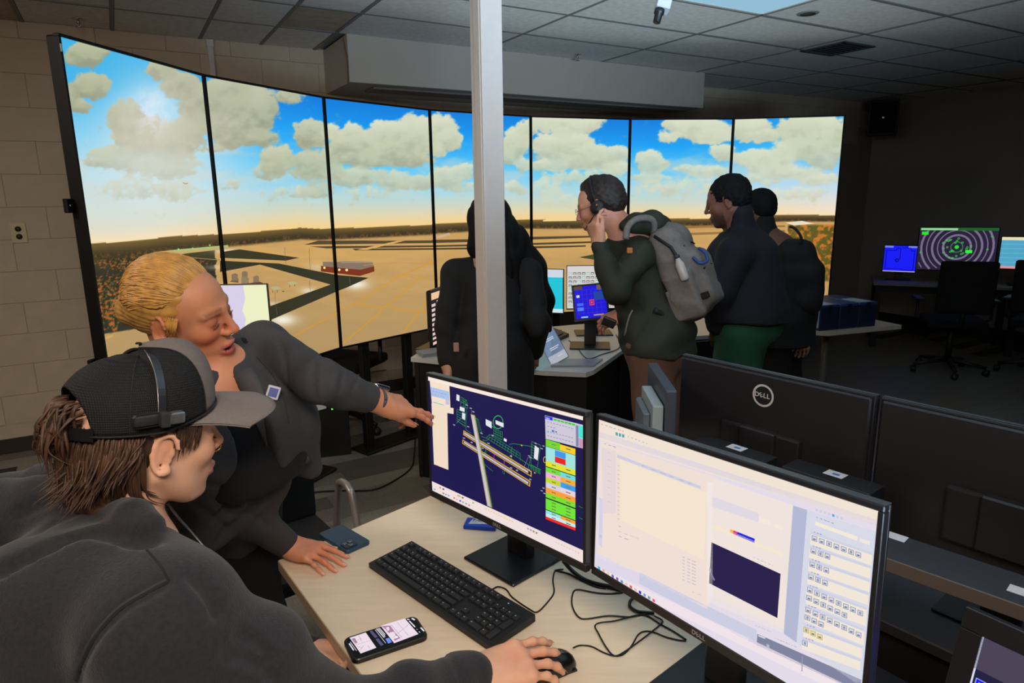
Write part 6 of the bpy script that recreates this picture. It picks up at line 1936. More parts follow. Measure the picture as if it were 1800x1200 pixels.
S.rc(N1 + [0, 0, -.10], SR, .05, .045, .03).rc(N1 + [0, 0, -.10], SLf, .05, .045, .03)
S.chain([SR, E1, W1], [.048, .034, .026], .015); S.chain([SLf, E1l, W1l], [.048, .038, .029], .02)
S.chain([pel1 - Lb * .09, knR, ftR], [.085, .058, .04], .03); S.chain([pel1 + Lb * .09, knL, ftL], [.085, .058, .04], .03)
tips1 = add_hand(S, W1, D1 + [0, 0, -.05], [0.10, -.16, 1], -1, [(.10, .28, .22), (.14, .30, .24), (.20, .40, .28), (.26, .46, .34)], 1.10, .08, thumb=(.55, .35))
Dl = norm(Z(640, 1168, .70) - W1l)
tips1l = add_hand(S, W1l, Dl, [.0, -.25, -1], -1 * -1, [(.25, .5, .4)] * 4, .95, .04, thumb=(.4, .3))
def red_knuckles(Ws):
    def f(V, c):
        for W, D, N in Ws:
            q = V - (W + D * .10); r = np.exp(-((q ** 2).sum(1)) / .055 ** 2)
            n = fbm(V[:, 0] * 70, V[:, 1] * 70, 3, V[:, 2] * 70)
            c = c + (r * (n - .2) * 1.0)[:, None] * np.array([4, -30, -28])
        return c
    return f
spot = H1f(.045, -.066, -.05)
def p1extra(V, c):
    c = red_knuckles([(W1, D1, None)])(V, c)
    for pt, r, s in ((H1f(.040, -.060, -.052), .0035, 1), (H1f(.062, -.05, -.075), .006, .4), (H1f(.050, -.055, -.085), .008, .3), (H1f(.075, -.045, -.055), .004, .3)):
        d = np.exp(-((V - pt) ** 2).sum(1) / r ** 2) * s
        c = c + d[:, None] * np.array([-20, -70, -60])
    return c
p1 = skin_obj('person', S, .0042, skin_m, None, base1, skin_col((226, 176, 146), H1f, SC1, brow=(110, 80, 56), lips=(196, 120, 108), extra=p1extra) if False else skin_col((226, 174, 144), H1f, (196, 120, 108), SC1, brow=(110, 80, 56), extra=p1extra),
              label='person seated in a charcoal hoodie and grey cap, hand on the mouse', cat='person')
p1.location = base1
nails_obj(tips1, p1, base1, nail_m, skip=(4,))
# eyes
def eye_parts(H, sc, parent, base, cm):
    for s in (1, -1):
        c = H(.0925 * sc, s * .031 * sc, -.0035 * sc)
        mb = MB(); pth = [H((.0925 - .00) * sc, s * (.031 + t) * sc, (-.004 - .002 * (1 - (t / .014) ** 2)) * sc) + H.F * sc * (.0025 * (1 - (t / .016) ** 2)) - base for t in np.linspace(-.0135, .0135, 7)]
        mb.tube(pth, [.0004, .001, .0013, .0014, .0013, .001, .0004], 5)
        obj('eyelashes', mb, cm, parent)
lash = mat('lash_dark', (60, 40, 30), .7)
eye_parts(H1f, SC1, p1, base1, lash)
# hoodie
S = Sdf()
mid = (N1 + pel1) / 2
S.rc(N1 + [0, 0, -.16] - Fb * .01, mid - Fb * .04, .12, .155, .06).rc(mid - Fb * .04, pel1, .155, .165, .06)
S.rc(N1 + [0, 0, -.115], SR + [0, 0, .0], .078, .078, .04).rc(N1 + [0, 0, -.115], SLf, .078, .076, .04)
S.el(N1 + [0, 0, -.21] - Fb * .07 - Lb * .12, (.12, .12, .14), None, .05)
S.el(N1 + [0, 0, -.20] - Fb * .08 + Lb * .10, (.12, .12, .14), None, .05)
S.el(A(60, 1080, .90), (.10, .10, .10), None, .06)
S.el(A(150, 1075, .875), (.10, .09, .10), None, .07); S.rc(N1 + [0, 0, -.055], N1 + [0, 0, -.15], .072, .105, .05); S.rc(A(235, 1000, .90), A(300, 1060, .86), .055, .06, .05)
S.chain([SR, (SR + E1) / 2 + [-.005, -.005, .01], E1], [.076, .074, .062], .06)
S.chain([E1, E1 * .45 + W1 * .55 + [0, 0, .004], W1 - D1 * .012], [.064, .048, .037], .03)
S.rc(W1 - D1 * .035, W1 - D1 * .004, .043, .040, .006)
S.chain([SLf, E1l, W1l - Dl * .012], [.076, .058, .038], .03)
# hood bunched round the neck
rough = bvh_of(surface_net(S, *S.bounds(), .014))
def rolled(S, bv, pts, up, k=.006):
    P_ = []; R2 = []
    for (a, b, r) in pts:
        q = on_surf(bv, a, b, up)
        if q is not None: P_.append(q); R2.append(r)
    S.chain(P_, R2, k)
    return P_
rl = rolled(S, rough, [(262, 932, .020), (236, 915, .026), (200, 901, .030), (155, 895, .033), (105, 910, .036), (50, 930, .040), (2, 945, .044)], .002)
S.chain([rl[-1], rl[-1] + [-.05, .01, -.005], A(-90, 960, .96), A(-70, 900, 1.08), A(10, 872, 1.12), A(88, 852, 1.10), A(150, 862, 1.06), A(250, 930, 1.09)], [.044, .048, .05, .045, .036, .030, .026, .02], .01)
S.rc(A(75, 842, 1.10), A(95, 838, 1.08), .026, .022, .012)
S.el(N1 - Fb * .035 + [0, 0, -.010], (.088, .088, .05), None, .02)
S.chain([A(130, 895, .98), A(70, 892, .99), A(0, 905, 1.0), A(-60, 925, 1.0)], [.036, .042, .046, .05], .03)
def groove(S, bv, pts, r, k=.004, lift=0.0):
    P_ = [q for q in (on_surf(bv, a, b, lift) for a, b, _ in spline([(a, b, 0) for a, b in pts], 4)) if q is not None]
    for a, b in zip(P_[:-1], P_[1:]):
        if np.linalg.norm(a - b) < .05: S.sub(s_rc(a, b, r, r), k)
groove(S, rough, [(262, 952), (225, 946), (190, 938), (165, 934), (135, 941), (100, 956), (60, 975), (20, 994), (2, 1002)], .011, .012)
for s_ in (H1f(-.02, 0, -.05), ):
    S.sub(s_rc(s_, N1 + [0, 0, -.005] + Fb * .015, .058, .066), .01)
S.sub(s_rc(N1 + Fb * .05 + [0, 0, .01], H1f(.08, -.0, -.19), .055, .045), .015)
rough = bvh_of(surface_net(S, *S.bounds(), .012))
for g_, r in (([(297, 1021), (262, 1040), (217, 1067), (192, 1090), (172, 1114), (158, 1136), (147, 1160), (136, 1197)], .0045),
              ([(335, 1010), (362, 1036), (378, 1062), (386, 1080)], .006), ([(425, 1120), (450, 1128), (468, 1142), (478, 1160)], .007), ([(400, 1150), (440, 1160), (480, 1185)], .006),
              ([(30, 905), (70, 885), (110, 872)], .005), ([(120, 885), (150, 872)], .004), ([(60, 940), (100, 915), (130, 905)], .004)):
    groove(S, rough, g_, r, .008)
# armhole seam and shoulder seams pressed in
an = norm(SR - E1); 
def seam(c, n, rad, depth=.0035, wdt=.005):
    n = np.asarray(n, np.float32); c = np.asarray(c, np.float32)
    def w(p):
        q = p - c; d = q @ n; rr = np.sqrt(np.maximum((q ** 2).sum(1) - d * d, 0))
        return depth * np.exp(-(d / wdt) ** 2) * (rr < rad)
    return w
nseam = norm(-Lb * .86 + Fb * .25 + np.array([0, 0, -.25]))
S.warp += [folds(.0030, 17, seed=1.3), folds(.0075, 20, norm(E1 - SR), 2.2, (SR + E1) / 2 + [.03, 0, .0], .13), folds(.008, 26, norm(W1 - E1), .7, E1 * .25 + W1 * .75, .11),
           folds(.006, 22, norm([.4, .3, -1]), .2, H1f(-.13, -.09, -.19), .12), folds(.006, 20, norm(W1l - E1l), 3., W1l * .6 + E1l * .4, .1), seam(W1 - D1 * .050, D1, .07, .004, .004), seam(W1l - Dl * .055, Dl, .07, .003, .004)]
hd1 = skin_obj('hoodie', S, .0065, cloth_char, p1, base1)
bv = bvh_of(LAST_SURF)
def traced(name, pts, r, m, parent, base, bv, lift=.0003, seg=6, n=6, width=None):
    P_ = [p for p in (on_surf(bv, q[0], q[1], lift) for q in spline([(a, b, 0) for a, b in pts], n)) if p is not None]
    P_ = [p - np.asarray(base) for p in P_]
    if len(P_) < 2: return None
    return obj(name, MB().tube(P_, r, seg), m, parent)
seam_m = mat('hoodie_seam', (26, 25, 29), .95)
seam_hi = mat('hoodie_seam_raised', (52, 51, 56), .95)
AH = [(297, 1021), (262, 1040), (217, 1067), (192, 1090), (172, 1114), (158, 1136), (147, 1160), (140, 1180), (136, 1197)]
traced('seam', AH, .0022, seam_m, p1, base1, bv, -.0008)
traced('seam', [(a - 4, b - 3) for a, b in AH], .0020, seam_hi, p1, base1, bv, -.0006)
traced('seam', [(258, 966), (270, 980), (284, 997), (297, 1021)], .0016, seam_m, p1, base1, bv, -.0004)

# cuff edge and draw string / zip
zp = MB().tube([q - base1 for q in spline([A(269, 905, .90), A(272, 930, .892), A(276, 955, .90), A(282, 975, .91)], 5)], .0022, 6)
obj('zip', zp, mat('zip_metal', (190, 186, 176), .35, .8), p1)
S = Sdf()
S.chain([pel1 - Lb * .09 + [0, 0, 0], knR, ftR + [0, 0, .03]], [.115, .082, .07], .04); S.chain([pel1 + Lb * .09, knL, ftL + [0, 0, .03]], [.115, .082, .07], .04)
S.el(pel1, (.17, .17, .13), None, .05); S.warp.append(folds(.004, 20, seed=4))
skin_obj('trousers', S, .012, denim, p1, base1)
shoe_m = mat('shoe_dark', (26, 26, 28), .6)
def shoes(feet, dirs, parent, base):
    for ft, d in zip(feet, dirs):
        S = Sdf(); f0 = np.array([ft[0], ft[1], 0.0]); d = norm(np.array(d) * [1, 1, 0])
        S.rc(f0 - d * .05 + [0, 0, .05], f0 + d * .13 + [0, 0, .04], .046, .036, .02); S.rc(f0 + [0, 0, .05], f0 + [0, 0, .11], .05, .05, .02)
        S.sub(s_box(f0 + [0, 0, -.1], (.4, .4, .1), None, .001), .004)
        skin_obj('shoe', S, .009, shoe_m, parent, base)
shoes([ftR, ftL], [Fb, Fb], p1, base1)
# cap
def cap_pt(az, el, g=0.0):
    ce, se = math.cos(el), math.sin(el)
    ax, ay, az_ = .113 + g, .088 + g, .096 + g
    fr = max(0, math.cos(az))
    return (-.014 + ax * math.cos(az) * ce ** .72, ay * math.sin(az) * ce ** .72, .034 + (.002 + .020 * max(0, math.cos(az))) * 1 + az_ * (se ** 1.0) + .016 * fr * ce * se * 2 - .012 * (1 - fr) * ce * 0)
cap_mesh_m = bpy.data.materials.new('cap_mesh_black'); cap_mesh_m.use_nodes = True
nt = cap_mesh_m.node_tree; b_ = nt.nodes['Principled BSDF']; b_.inputs['Roughness'].default_value = .7; b_.inputs['Specular IOR Level'].default_value = .35
wv = nt.nodes.new('ShaderNodeTexWave'); wv.inputs['Scale'].default_value = 95; wv.inputs['Distortion'].default_value = 1.2; wv.inputs['Detail'].default_value = 2; wv.bands_direction = 'Z'
wv2 = nt.nodes.new('ShaderNodeTexWave'); wv2.inputs['Scale'].default_value = 120; wv2.inputs['Distortion'].default_value = .8; wv2.bands_direction = 'X'
tc = nt.nodes.new('ShaderNodeTexCoord'); nt.links.new(tc.outputs['Object'], wv.inputs[0]); nt.links.new(tc.outputs['Object'], wv2.inputs[0])
mu = nt.nodes.new('ShaderNodeMath'); mu.operation = 'MULTIPLY'; nt.links.new(wv.outputs['Fac'], mu.inputs[0]); nt.links.new(wv2.outputs['Fac'], mu.inputs[1])
cr = nt.nodes.new('ShaderNodeMix'); cr.data_type = 'RGBA'; cr.inputs['A'].default_value = (*lin((13, 13, 15)), 1); cr.inputs['B'].default_value = (*lin((30, 30, 32)), 1)
nt.links.new(mu.outputs[0], cr.inputs['Factor']); nt.links.new(cr.outputs['Result'], b_.inputs['Base Color'])
bpn = nt.nodes.new('ShaderNodeBump'); bpn.inputs['Strength'].default_value = .5; bpn.inputs['Distance'].default_value = .002; nt.links.new(mu.outputs[0], bpn.inputs['Height']); nt.links.new(bpn.outputs[0], b_.inputs['Normal'])
cap_grey = mat('cap_grey', (112, 102, 98), .85, noise=.06, nscale=150, bump=.2, bscale=500)
cap_root = bpy.data.objects.new('cap', None); C.objects.link(cap_root); cap_root.parent = p1
CM = frame(H1f.o - base1, H1f.F, H1f.L, H1f.U)
cap_root.matrix_local = CM @ Matrix.Scale(.955, 4) @ Matrix.Rotation(math.radians(-1), 4, 'Y')
def cap_panel(az0, az1, na, ne, thick=.002, hole=None, el0=None):
    mb = MB(); v = []; f = []
    for i in range(na + 1):
        az = az0 + (az1 - az0) * i / na
        for j in range(ne + 1):
            e0 = 0.0 if el0 is None else el0(az)
            el = e0 + (math.pi / 2 - e0) * j / ne
            v.append(cap_pt(az, el, 0)); 
    n = len(v)
    for i in range(na + 1):
        az = az0 + (az1 - az0) * i / na
        for j in range(ne + 1):
            e0 = 0.0 if el0 is None else el0(az)
            el = e0 + (math.pi / 2 - e0) * j / ne
            v.append(cap_pt(az, el, -thick))
    for i in range(na):
        for j in range(ne):
            a = i * (ne + 1) + j
            f.append((a, a + ne + 1, a + ne + 2, a + 1)); f.append((a + n, a + n + 1, a + n + ne + 2, a + n + ne + 1))
        a = i * (ne + 1); f.append((a, a + n, a + n + ne + 1, a + ne + 1))
    return mb.add(v, f, True)
fp = math.radians(50)
hole = lambda az: max(0, 1 - ((abs(abs(az) - math.pi)) / math.radians(42)) ** 2) ** .5 * math.radians(37) if abs(abs(az) - math.pi) < math.radians(42) else 0.0
def azr(az): return (az + math.pi) % (2 * math.pi) - math.pi
obj('front_panel', cap_panel(-fp, fp, 30, 20), cap_grey, cap_root)
obj('mesh_panel', cap_panel(fp, 2 * math.pi - fp, 70, 22, el0=lambda az: hole(azr(az))), cap_mesh_m, cap_root)
sm = MB()
for az in (fp, -fp, math.radians(112), math.radians(-112)):
    sm.tube([cap_pt(az, e, .0004) for e in np.linspace(0, math.pi / 2, 16)], .0010, 5)
sm.tube([cap_pt(math.radians(a), 0, .001) for a in list(np.linspace(-138, 138, 60))], .0018, 5)
obj('seam', sm, mat('cap_seam', (30, 29, 31), .8), cap_root, kind='stuff')
obj('button', MB().lathe([(0, 0), (.005, 0), (.004, .002), (0, .0025)], 12, Matrix.Translation((-.014, 0, cap_pt(0, math.pi / 2)[2] - .001))), cap_mesh_m, cap_root)
# strap across the opening
st = MB(); st_pts = [cap_pt(math.radians(a), 0.02, .002) for a in np.linspace(136, 224, 14)]
v = []; f = []
for k_, p_ in enumerate(st_pts): v += [(p_[0], p_[1], p_[2] + .010), (p_[0], p_[1], p_[2] - .009)]
for k_ in range(len(st_pts) - 1): f.append((2 * k_, 2 * k_ + 1, 2 * k_ + 3, 2 * k_ + 2))
st.add(v, f, True); st.box(-.1345 + .002, -.126, -.012, .012, .020, .048, .002)
obj('strap', st, mat('strap_black', (14, 14, 15), .5), cap_root)
# brim
v = []; f = []; nb_, mbn = 26, 12
for side in (0, 1):
    for i in range(nb_ + 1):
        a = -math.radians(66) + math.radians(132) * i / nb_
        for j in range(mbn + 1):
            t = j / mbn
            x0, y0, z0_ = cap_pt(a, 0.0, -.003)
            s_ = math.sin(a / math.radians(66) * math.pi / 2)
            xo = .198 - .075 * abs(s_) ** 4; yo = .086 * s_
            x = x0 + (xo - x0) * t; y = y0 + (yo - y0) * t
            z = z0_ + (-.004 - .010 * t) - 1.3 * y * y * (0.25 + .75 * t) + .010 * t * (1 - t)
            v.append((x, y, z - (.003 if side else 0)))
nn_v = (nb_ + 1) * (mbn + 1)
for i in range(nb_):
    for j in range(mbn):
        a = i * (mbn + 1) + j
        f.append((a, a + 1, a + mbn + 2, a + mbn + 1)); f.append((a + nn_v, a + nn_v + mbn + 1, a + nn_v + mbn + 2, a + nn_v + 1))
    a = i * (mbn + 1) + mbn; f.append((a, a + nn_v, a + nn_v + mbn + 1, a + mbn + 1))
obj('brim', MB().add(v, f, True), mat('brim_grey', (122, 112, 106), .9, noise=.05, nscale=150, bump=.3, bscale=500), cap_root)
# headset worn over the cap
hs = bpy.data.objects.new('headset', None); C.objects.link(hs); hs.parent = p1; hs.matrix_local = CM @ Matrix.Scale(.955, 4) @ Matrix.Rotation(math.radians(-1), 4, 'Y')
arc = []
for t in np.linspace(-1, 1, 30):
    a = t * math.radians(86)
    arc.append((-.018 + .016 * (1 - abs(t)), math.sin(a) * .0945, .030 + .112 * math.cos(a) ** .8 + .0))
arc = [(x, y, z) for x, y, z in arc if y > -.0935 or z > .055]
bnd = MB(); v = []; f = []
for (x, y, z) in arc: v += [(x - .0065, y, z), (x + .0055, y, z), (x + .0055, y * .972, z - .0025), (x - .0055, y * .972, z - .0025)]
for k_ in range(len(arc) - 1):
    for q in range(4): f.append((4 * k_ + q, 4 * k_ + (q + 1) % 4, 4 * k_ + 4 + (q + 1) % 4, 4 * k_ + 4 + q))
bnd.add(v, f, False)
obj('band', bnd, mat('headband_black', (38, 38, 41), .3, spec=.6), hs)
obj('band_edge', MB().tube([(x - .006, y * 1.005, z + .0005) for x, y, z in arc], .0009, 5), mat('band_shine', (150, 150, 152), .3, .8), hs)
e_ = arc[0]
y_ = -.0965
obj('temple_pad', MB().box(-.058, -.018, y_ - .003, y_ + .008, .050, .070, .009, 3), mat('pad_black', (40, 40, 42), .5), hs)
obj('slider', MB().box(-.024, -.010, y_ - .011, y_ + .004, .049, .071, .003, 2), mat('slider_dark', (52, 53, 55), .35), hs)
obj('end_cap', MB().box(-.012, .010, y_ - .013, y_ + .002, .052, .070, .005, 3), mat('slider_metal', (112, 114, 116), .35, .6), hs)
obj('ear_cup', MB().lathe([(0, 0), (.026, 0), (.030, .006), (.026, .018), (0, .02)], 20, Matrix.Translation((-.004, .080, -.004)) @ Matrix.Rotation(-math.pi / 2, 4, 'X')), mat('pad_black', (40, 40, 42), .5), hs)
# hair
def head_world(H, x, y, z): return H(x, y, z)
paths = []; rads = []
rg = np.random.RandomState(5)
for i in range(950):
    az = math.radians(rg.uniform(92, 268)); lay = rg.rand()
    x0, y0, _z = cap_pt(az, .02, -.010 - .010 * lay)
    z0_ = .046 + rg.uniform(-.012, .006) - .022 * rg.rand()
    back = max(0, -math.cos(az)); side = math.sin(az)
    ln = rg.uniform(.068, .104) * (0.60 + .50 * back)
    flick = rg.uniform(-.3, 1.0) * .028 * (0.3 + back)
    ox, oy = math.cos(az), math.sin(az)
    if abs(side) > .8: x0 -= .018
    P0 = np.array([x0, y0, z0_]); drift = rg.normal(0, .012)
    P1_ = P0 + [ox * .010 - .002, oy * .007, -ln * .4]
    P2_ = P0 + [ox * .006 - .014 * (1 - back) + drift * .4, oy * .002 + drift * .5, -ln * .78]
    P3_ = P0 + [ox * flick - .02 * (1 - back) + drift, oy * flick * .8 + drift, -ln]
    paths.append([h1(q) for q in (P0, P1_, P2_, P3_)]); rads.append(rg.uniform(.0009, .0024))
for i in range(70):   # sideburn and strands in front of and behind the near ear
    s_ = -1 if i % 4 else 1
    x0 = rg.uniform(.015, .055); P0 = np.array([x0, s_ * .077 * (1 - max(0, x0 - .02) * 2.2), .045])
    ln = rg.uniform(.03, .062) * (1.15 - max(0, x0 - .02) * 8)
    paths.append([h1(q) for q in (P0, P0 + [-.002, s_ * .002, -ln * .5], P0 + [rg.uniform(-.010, .0), -s_ * .001, -ln])]); rads.append(rg.uniform(.0008, .0018))
for i in range(90):   # tuft coming out of the cap opening
    az = math.radians(rg.uniform(148, 212)); el = rg.uniform(.1, .52)
    P0 = np.array(cap_pt(az, el, -.006)); ln = rg.uniform(.04, .085)
    paths.append([h1(q) for q in (P0, P0 + [-.022, rg.normal(0, .004), -.006], P0 + [-.026 + rg.normal(0, .006), rg.normal(0, .008), -ln * .6], P0 + [-.016 + rg.normal(0, .010), rg.normal(0, .012), -ln])]); rads.append(rg.uniform(.001, .0026))
for i in range(70):   # long ends sweeping forward onto the neck
    az = math.radians(rg.uniform(232, 272)); x0, y0, _z = cap_pt(az, .02, -.016)
    P0 = np.array([x0 - .02, y0, .02]); ln = rg.uniform(.09, .125)
    paths.append([h1(q) for q in (P0, P0 + [.0, -.004, -ln * .45], P0 + [.010, .008, -ln * .8], P0 + [.034 + rg.normal(0, .008), .016, -ln])]); rads.append(rg.uniform(.0009, .0022))
hr = locks(paths, rads, 'hair', hair_brown, p1, base1, 5)
S = Sdf()
R_ = H1f.R
S.el(h1((-.032, 0, .012)), (.082, .070, .054), R_, .01); S.el(h1((-.055, 0, -.042)), (.054, .058, .046), R_, .02); S.el(h1((-.072, 0, -.085)), (.036, .050, .034), R_, .02)
S.sub(s_box(H1f(.075, 0, .0), (.06, .12, .2), R_, .01), .01)
for s_ in (1, -1): S.sub(s_el(H1f(-.002, s_ * .082, -.012), (.032, .02, .040), R_), .006)
S.warp.append(folds(.0022, 150, seed=1.0))
skin_obj('under_hair', S, .004, hair_brown, p1, base1)
gl = MB().tube([h1((.112 + .010 * math.cos(a), -.005, -.036 + .008 * math.sin(a))) - base1 for a in np.linspace(-2.6, 1.2, 14)], .0011, 6)
obj('nose_ring', gl, mat('gold', (232, 186, 90), .25, 1.0), p1, label='small gold nose ring')
# white-black earphone lead hanging from the chest to the lap
ld = spline([A(296, 885, 1.02), A(310, 905, 1.0), A(345, 945, .99), A(372, 978, .99), A(395, 1020, 1.0), A(424, 1048, 1.0), A(434, 1075, 1.0), A(460, 1105, 1.0), A(478, 1132, 1.0), A(500, 1152, 1.0), A(530, 1182, 1.0)], 6)
obj('headset_lead', MB().tube([q - base1 for q in ld], .0020, 7), mat('lead_grey', (40, 40, 42), .3, spec=.7), p1)
# chair under person 1
yw = math.atan2(Fb[1], Fb[0]) - math.pi / 2
och = office_chair(yawM(pel1[0] - Fb[0] * .02, pel1[1] - Fb[1] * .02, 0, yw + math.pi), 'black office chair under the seated person in the cap', back=True, seat_z=.40)

# ============ person 2: blonde, standing, pointing at the map monitor
r_, a_v, u_v = viewframe(325, 555)
def vf(R, A_, U): return r_ * R + a_v * A_ + u_v * U
H2f = Frame3((-.644, 1.285, 1.423), [0.982, -0.068, -0.174], [0.141, -0.341, 0.929])
SC2 = .883
base2 = np.array([-.95, 1.55, 0.0])
N2 = A(352, 702, 1.415)
SL2 = A(462, 606, 1.47); SR2 = A(305, 745, 1.30)
E2 = A(566, 672, 1.33); W2 = A(664, 704, 1.46); D2 = norm(A(754, 724, 1.575) - W2)
W2r = Z(508, 958, .778); E2r = A(392, 868, 1.40); D2r = norm((Z(588, 976, .75) - Z(508, 958, .75)) * [1, 1, 0] + [0, 0, -.012])
ch2 = (SL2 + SR2) / 2
pel2 = A(372, 893, 1.68)
Fb2 = norm(np.cross(SL2 - SR2, [0, 0, 1.0])); Lb2 = np.array([-Fb2[1], Fb2[0], 0])
if Lb2 @ (SL2 - SR2) < 0: Lb2 = -Lb2; Fb2 = -Fb2
ft2r = np.array([pel2[0] - .06, pel2[1] - .02, .09]); ft2l = np.array([pel2[0] - .02, pel2[1] + .20, .09])
kn2r = (pel2 + ft2r) / 2 + Fb2 * .05; kn2l = (pel2 + ft2l) / 2 + Fb2 * .05
S = Sdf()
add_head(S, H2f, SC2, fem=True, open_mouth=.007)
S.rc(H2f(-.030, 0, -.04), N2, .044, .048, .02)
S.rc(N2, N2 * .6 + SL2 * .4, .05, .04, .04).rc(N2, N2 * .6 + SR2 * .4, .05, .04, .04)
chest = ch2 + Fb2 * .035 + [0, 0, -.10]
S.rc(N2 + [0, 0, -.01], chest - Fb2 * .03, .052, .092, .05); S.rc(chest - Fb2 * .02, pel2, .098, .12, .06)
S.rc(ch2, SL2, .06, .046, .04).rc(ch2, SR2, .06, .046, .04)
S.chain([SL2, E2, W2], [.038, .029, .024], .015); S.chain([SR2, E2r, W2r], [.040, .030, .024], .015)
S.chain([pel2 - Lb2 * .08, kn2r, ft2r], [.085, .056, .035], .03); S.chain([pel2 + Lb2 * .08, kn2l, ft2l], [.085, .056, .035], .03)
rr2, ra2, ru2 = viewframe(700, 715)
tips2 = add_hand(S, W2, D2, ru2 * .80 - ra2 * .60, 1, [(.10, .16, .12), (.02, .10, .10), (.55, .95, .5), (.75, 1.0, .5)], .92, .03, thumb=(.10, .15))
tips2r = add_hand(S, W2r, D2r, [0, -.05, 1], -1, [(.20, .16, .04), (.20, .16, .04), (.20, .18, .04), (.22, .18, .04)], .90, .20, thumb=(.7, .2))
p2 = skin_obj('person', S, .0042, skin_m, None, base2, skin_col((208, 140, 106), H2f, (170, 76, 74), SC2, open_mouth=.007, blush=20, brow=(140, 96, 62), extra=red_knuckles([(W2, D2, None), (W2r, D2r, None)])),
              label='blonde person in a dark grey blazer leaning in, one hand pointing at the map monitor', cat='person')
p2.location = base2
eye_parts(H2f, SC2, p2, base2, mat('lash_brown', (96, 62, 44), .7))
nails_obj(tips2, p2, base2, nail_m, skip=(2, 3)); nails_obj(tips2r, p2, base2, nail_m)
# teeth hint
obj('teeth', MB().tube([H2f(.0945 * SC2, y * SC2, -.0690 * SC2) - base2 for y in (-.012, -.006, 0, .006, .012)], .0022, 6), mat('teeth', (214, 200, 186), .3), p2)
# hair pulled back
S = Sdf(); R_ = H2f.R
h2 = lambda x, y, z: H2f(x * SC2, y * SC2, z * SC2)
S.el(h2(-.022, 0, .034), np.array((.101, .083, .090)) * SC2, R_, .01)
S.el(h2(-.062, 0, .000), np.array((.056, .064, .060)) * SC2, R_, .02)
S.el(h2(-.112, -.012, -.014), np.array((.030, .034, .034)) * SC2, R_, .02)
# clear the face
S.sub(s_el(h2(.113, 0, -.030), np.array((.062, .092, .118)) * SC2, R_), .012)
S.sub(s_box(h2(.050, 0, -.075), np.array((.065, .12, .060)) * SC2, R_, .01), .015)
for s_ in (1, -1): S.sub(s_el(h2(-.004, s_ * .086, -.022), np.array((.027, .022, .042)) * SC2, R_), .006)
Hc = h2(-.125, -.01, -.01)
def comb(p):
    q = (p - np.asarray(H2f.o, np.float32)) @ H2f.R.astype(np.float32)
    x, y, z = q[:, 0], q[:, 1], q[:, 2]
    # strands converge towards the knot: stripe by angle around the knot axis
    ang = np.arctan2(z + .012, np.abs(y) * .6 + .02 + .0 * x)
    return .0008 * np.sin(ang * 34 + 3 * np.sin(x * 30 + ang * 3))
S.warp.append(comb)
skin_obj('hair', S, .0032, hair_blond, p2, base2)
paths = []; rads = []
for i in range(520):
    # start points on the hairline arc, ending in the knot
    th = rg.uniform(-1.25, 1.25)
    st_ = np.array([.078 * math.cos(th) ** .8 - .006, .086 * math.sin(th), .052 + .050 * math.cos(th * 1.1)])
    md = np.array([rg.uniform(-.04, -.0), .091 * math.sin(th * 1.05), .034 + .094 * math.cos(th * 1.12)])
    # push points out to the shell
    def out(q, g):
        d = (q - np.array([-.024, 0, .034])) / np.array([.104, .086, .090]); d = d / np.linalg.norm(d) * (1 + g)
        return d * np.array([.101, .083, .090]) + np.array([-.022, 0, .034])
    g = rg.uniform(-.005, .022)
    e_ = np.array([-.108, rg.uniform(-.02, .02), rg.uniform(-.03, .02)])
    m2_ = (md + e_) / 2 + [0, 0, .012]
    paths.append([h2(*out(st_, g * .3 - .01)), h2(*out((st_ + md) / 2, g)), h2(*out(md, g)), h2(*out(m2_, g)), h2(*e_)]); rads.append(rg.uniform(.0009, .0022))
for i in range(60):  # loose ends at the knot and in front of the ear
    if i % 2:
        P0 = np.array([-.118, rg.uniform(-.03, .02), rg.uniform(-.03, .01)])
        paths.append([h2(*P0), h2(*(P0 + [-.018, rg.normal(0, .01), .006])), h2(*(P0 + [-.036 + rg.normal(0, .006), rg.normal(0, .014), rg.uniform(-.03, .006)]))])
    else:
        P0 = np.array([rg.uniform(.015, .04), -.078, .03])
        paths.append([h2(*P0), h2(*(P0 + [-.004, -.006, -.022])), h2(*(P0 + [rg.uniform(-.022, -.004), .0, rg.uniform(-.055, -.04)]))])
    rads.append(rg.uniform(.0006, .0013))
locks(paths, rads, 'hair_strands', hair_blond, p2, base2, 5)['kind'] = 'stuff'
# black top under the blazer
S = Sdf()
S.rc(chest + [0, 0, -.02], pel2 + [0, 0, .05], .118, .135, .06)
S.rc(SR2 * .6 + ch2 * .4, SL2 * .6 + ch2 * .4, .055, .055, .05)
S.el(chest + Fb2 * .045 + [0, 0, -.055] + Lb2 * .05, (.07,) * 3, None, .04); S.el(chest + Fb2 * .045 + [0, 0, -.055] - Lb2 * .05, (.07,) * 3, None, .04)
S.sub(s_rc(N2 + [0, 0, .06], N2 + Fb2 * .02 + [0, 0, -.02], .085, .065), .02)
S.sub(s_el(N2 + Fb2 * .11 + [0, 0, -.015], (.065, .06, .070), None), .02)
S.warp.append(folds(.002, 18, seed=2))
skin_obj('black_top', S, .007, cloth_black, p2, base2)
# blazer
def blazer(grow=0.0):
    S = Sdf()
    hip = pel2 + [0, 0, .02]
    S.rc(chest + [0, 0, -.0], chest * .45 + hip * .55, .138 + grow, .140 + grow, .06); S.rc(chest * .45 + hip * .55, hip, .140 + grow, .165 + grow, .06)
    S.rc(SR2 + [0, 0, .0], ch2 - Fb2 * .02, .056 + grow, .072 + grow, .04).rc(SL2, ch2 - Fb2 * .02, .052 + grow, .072 + grow, .04)
    return S
S = blazer()
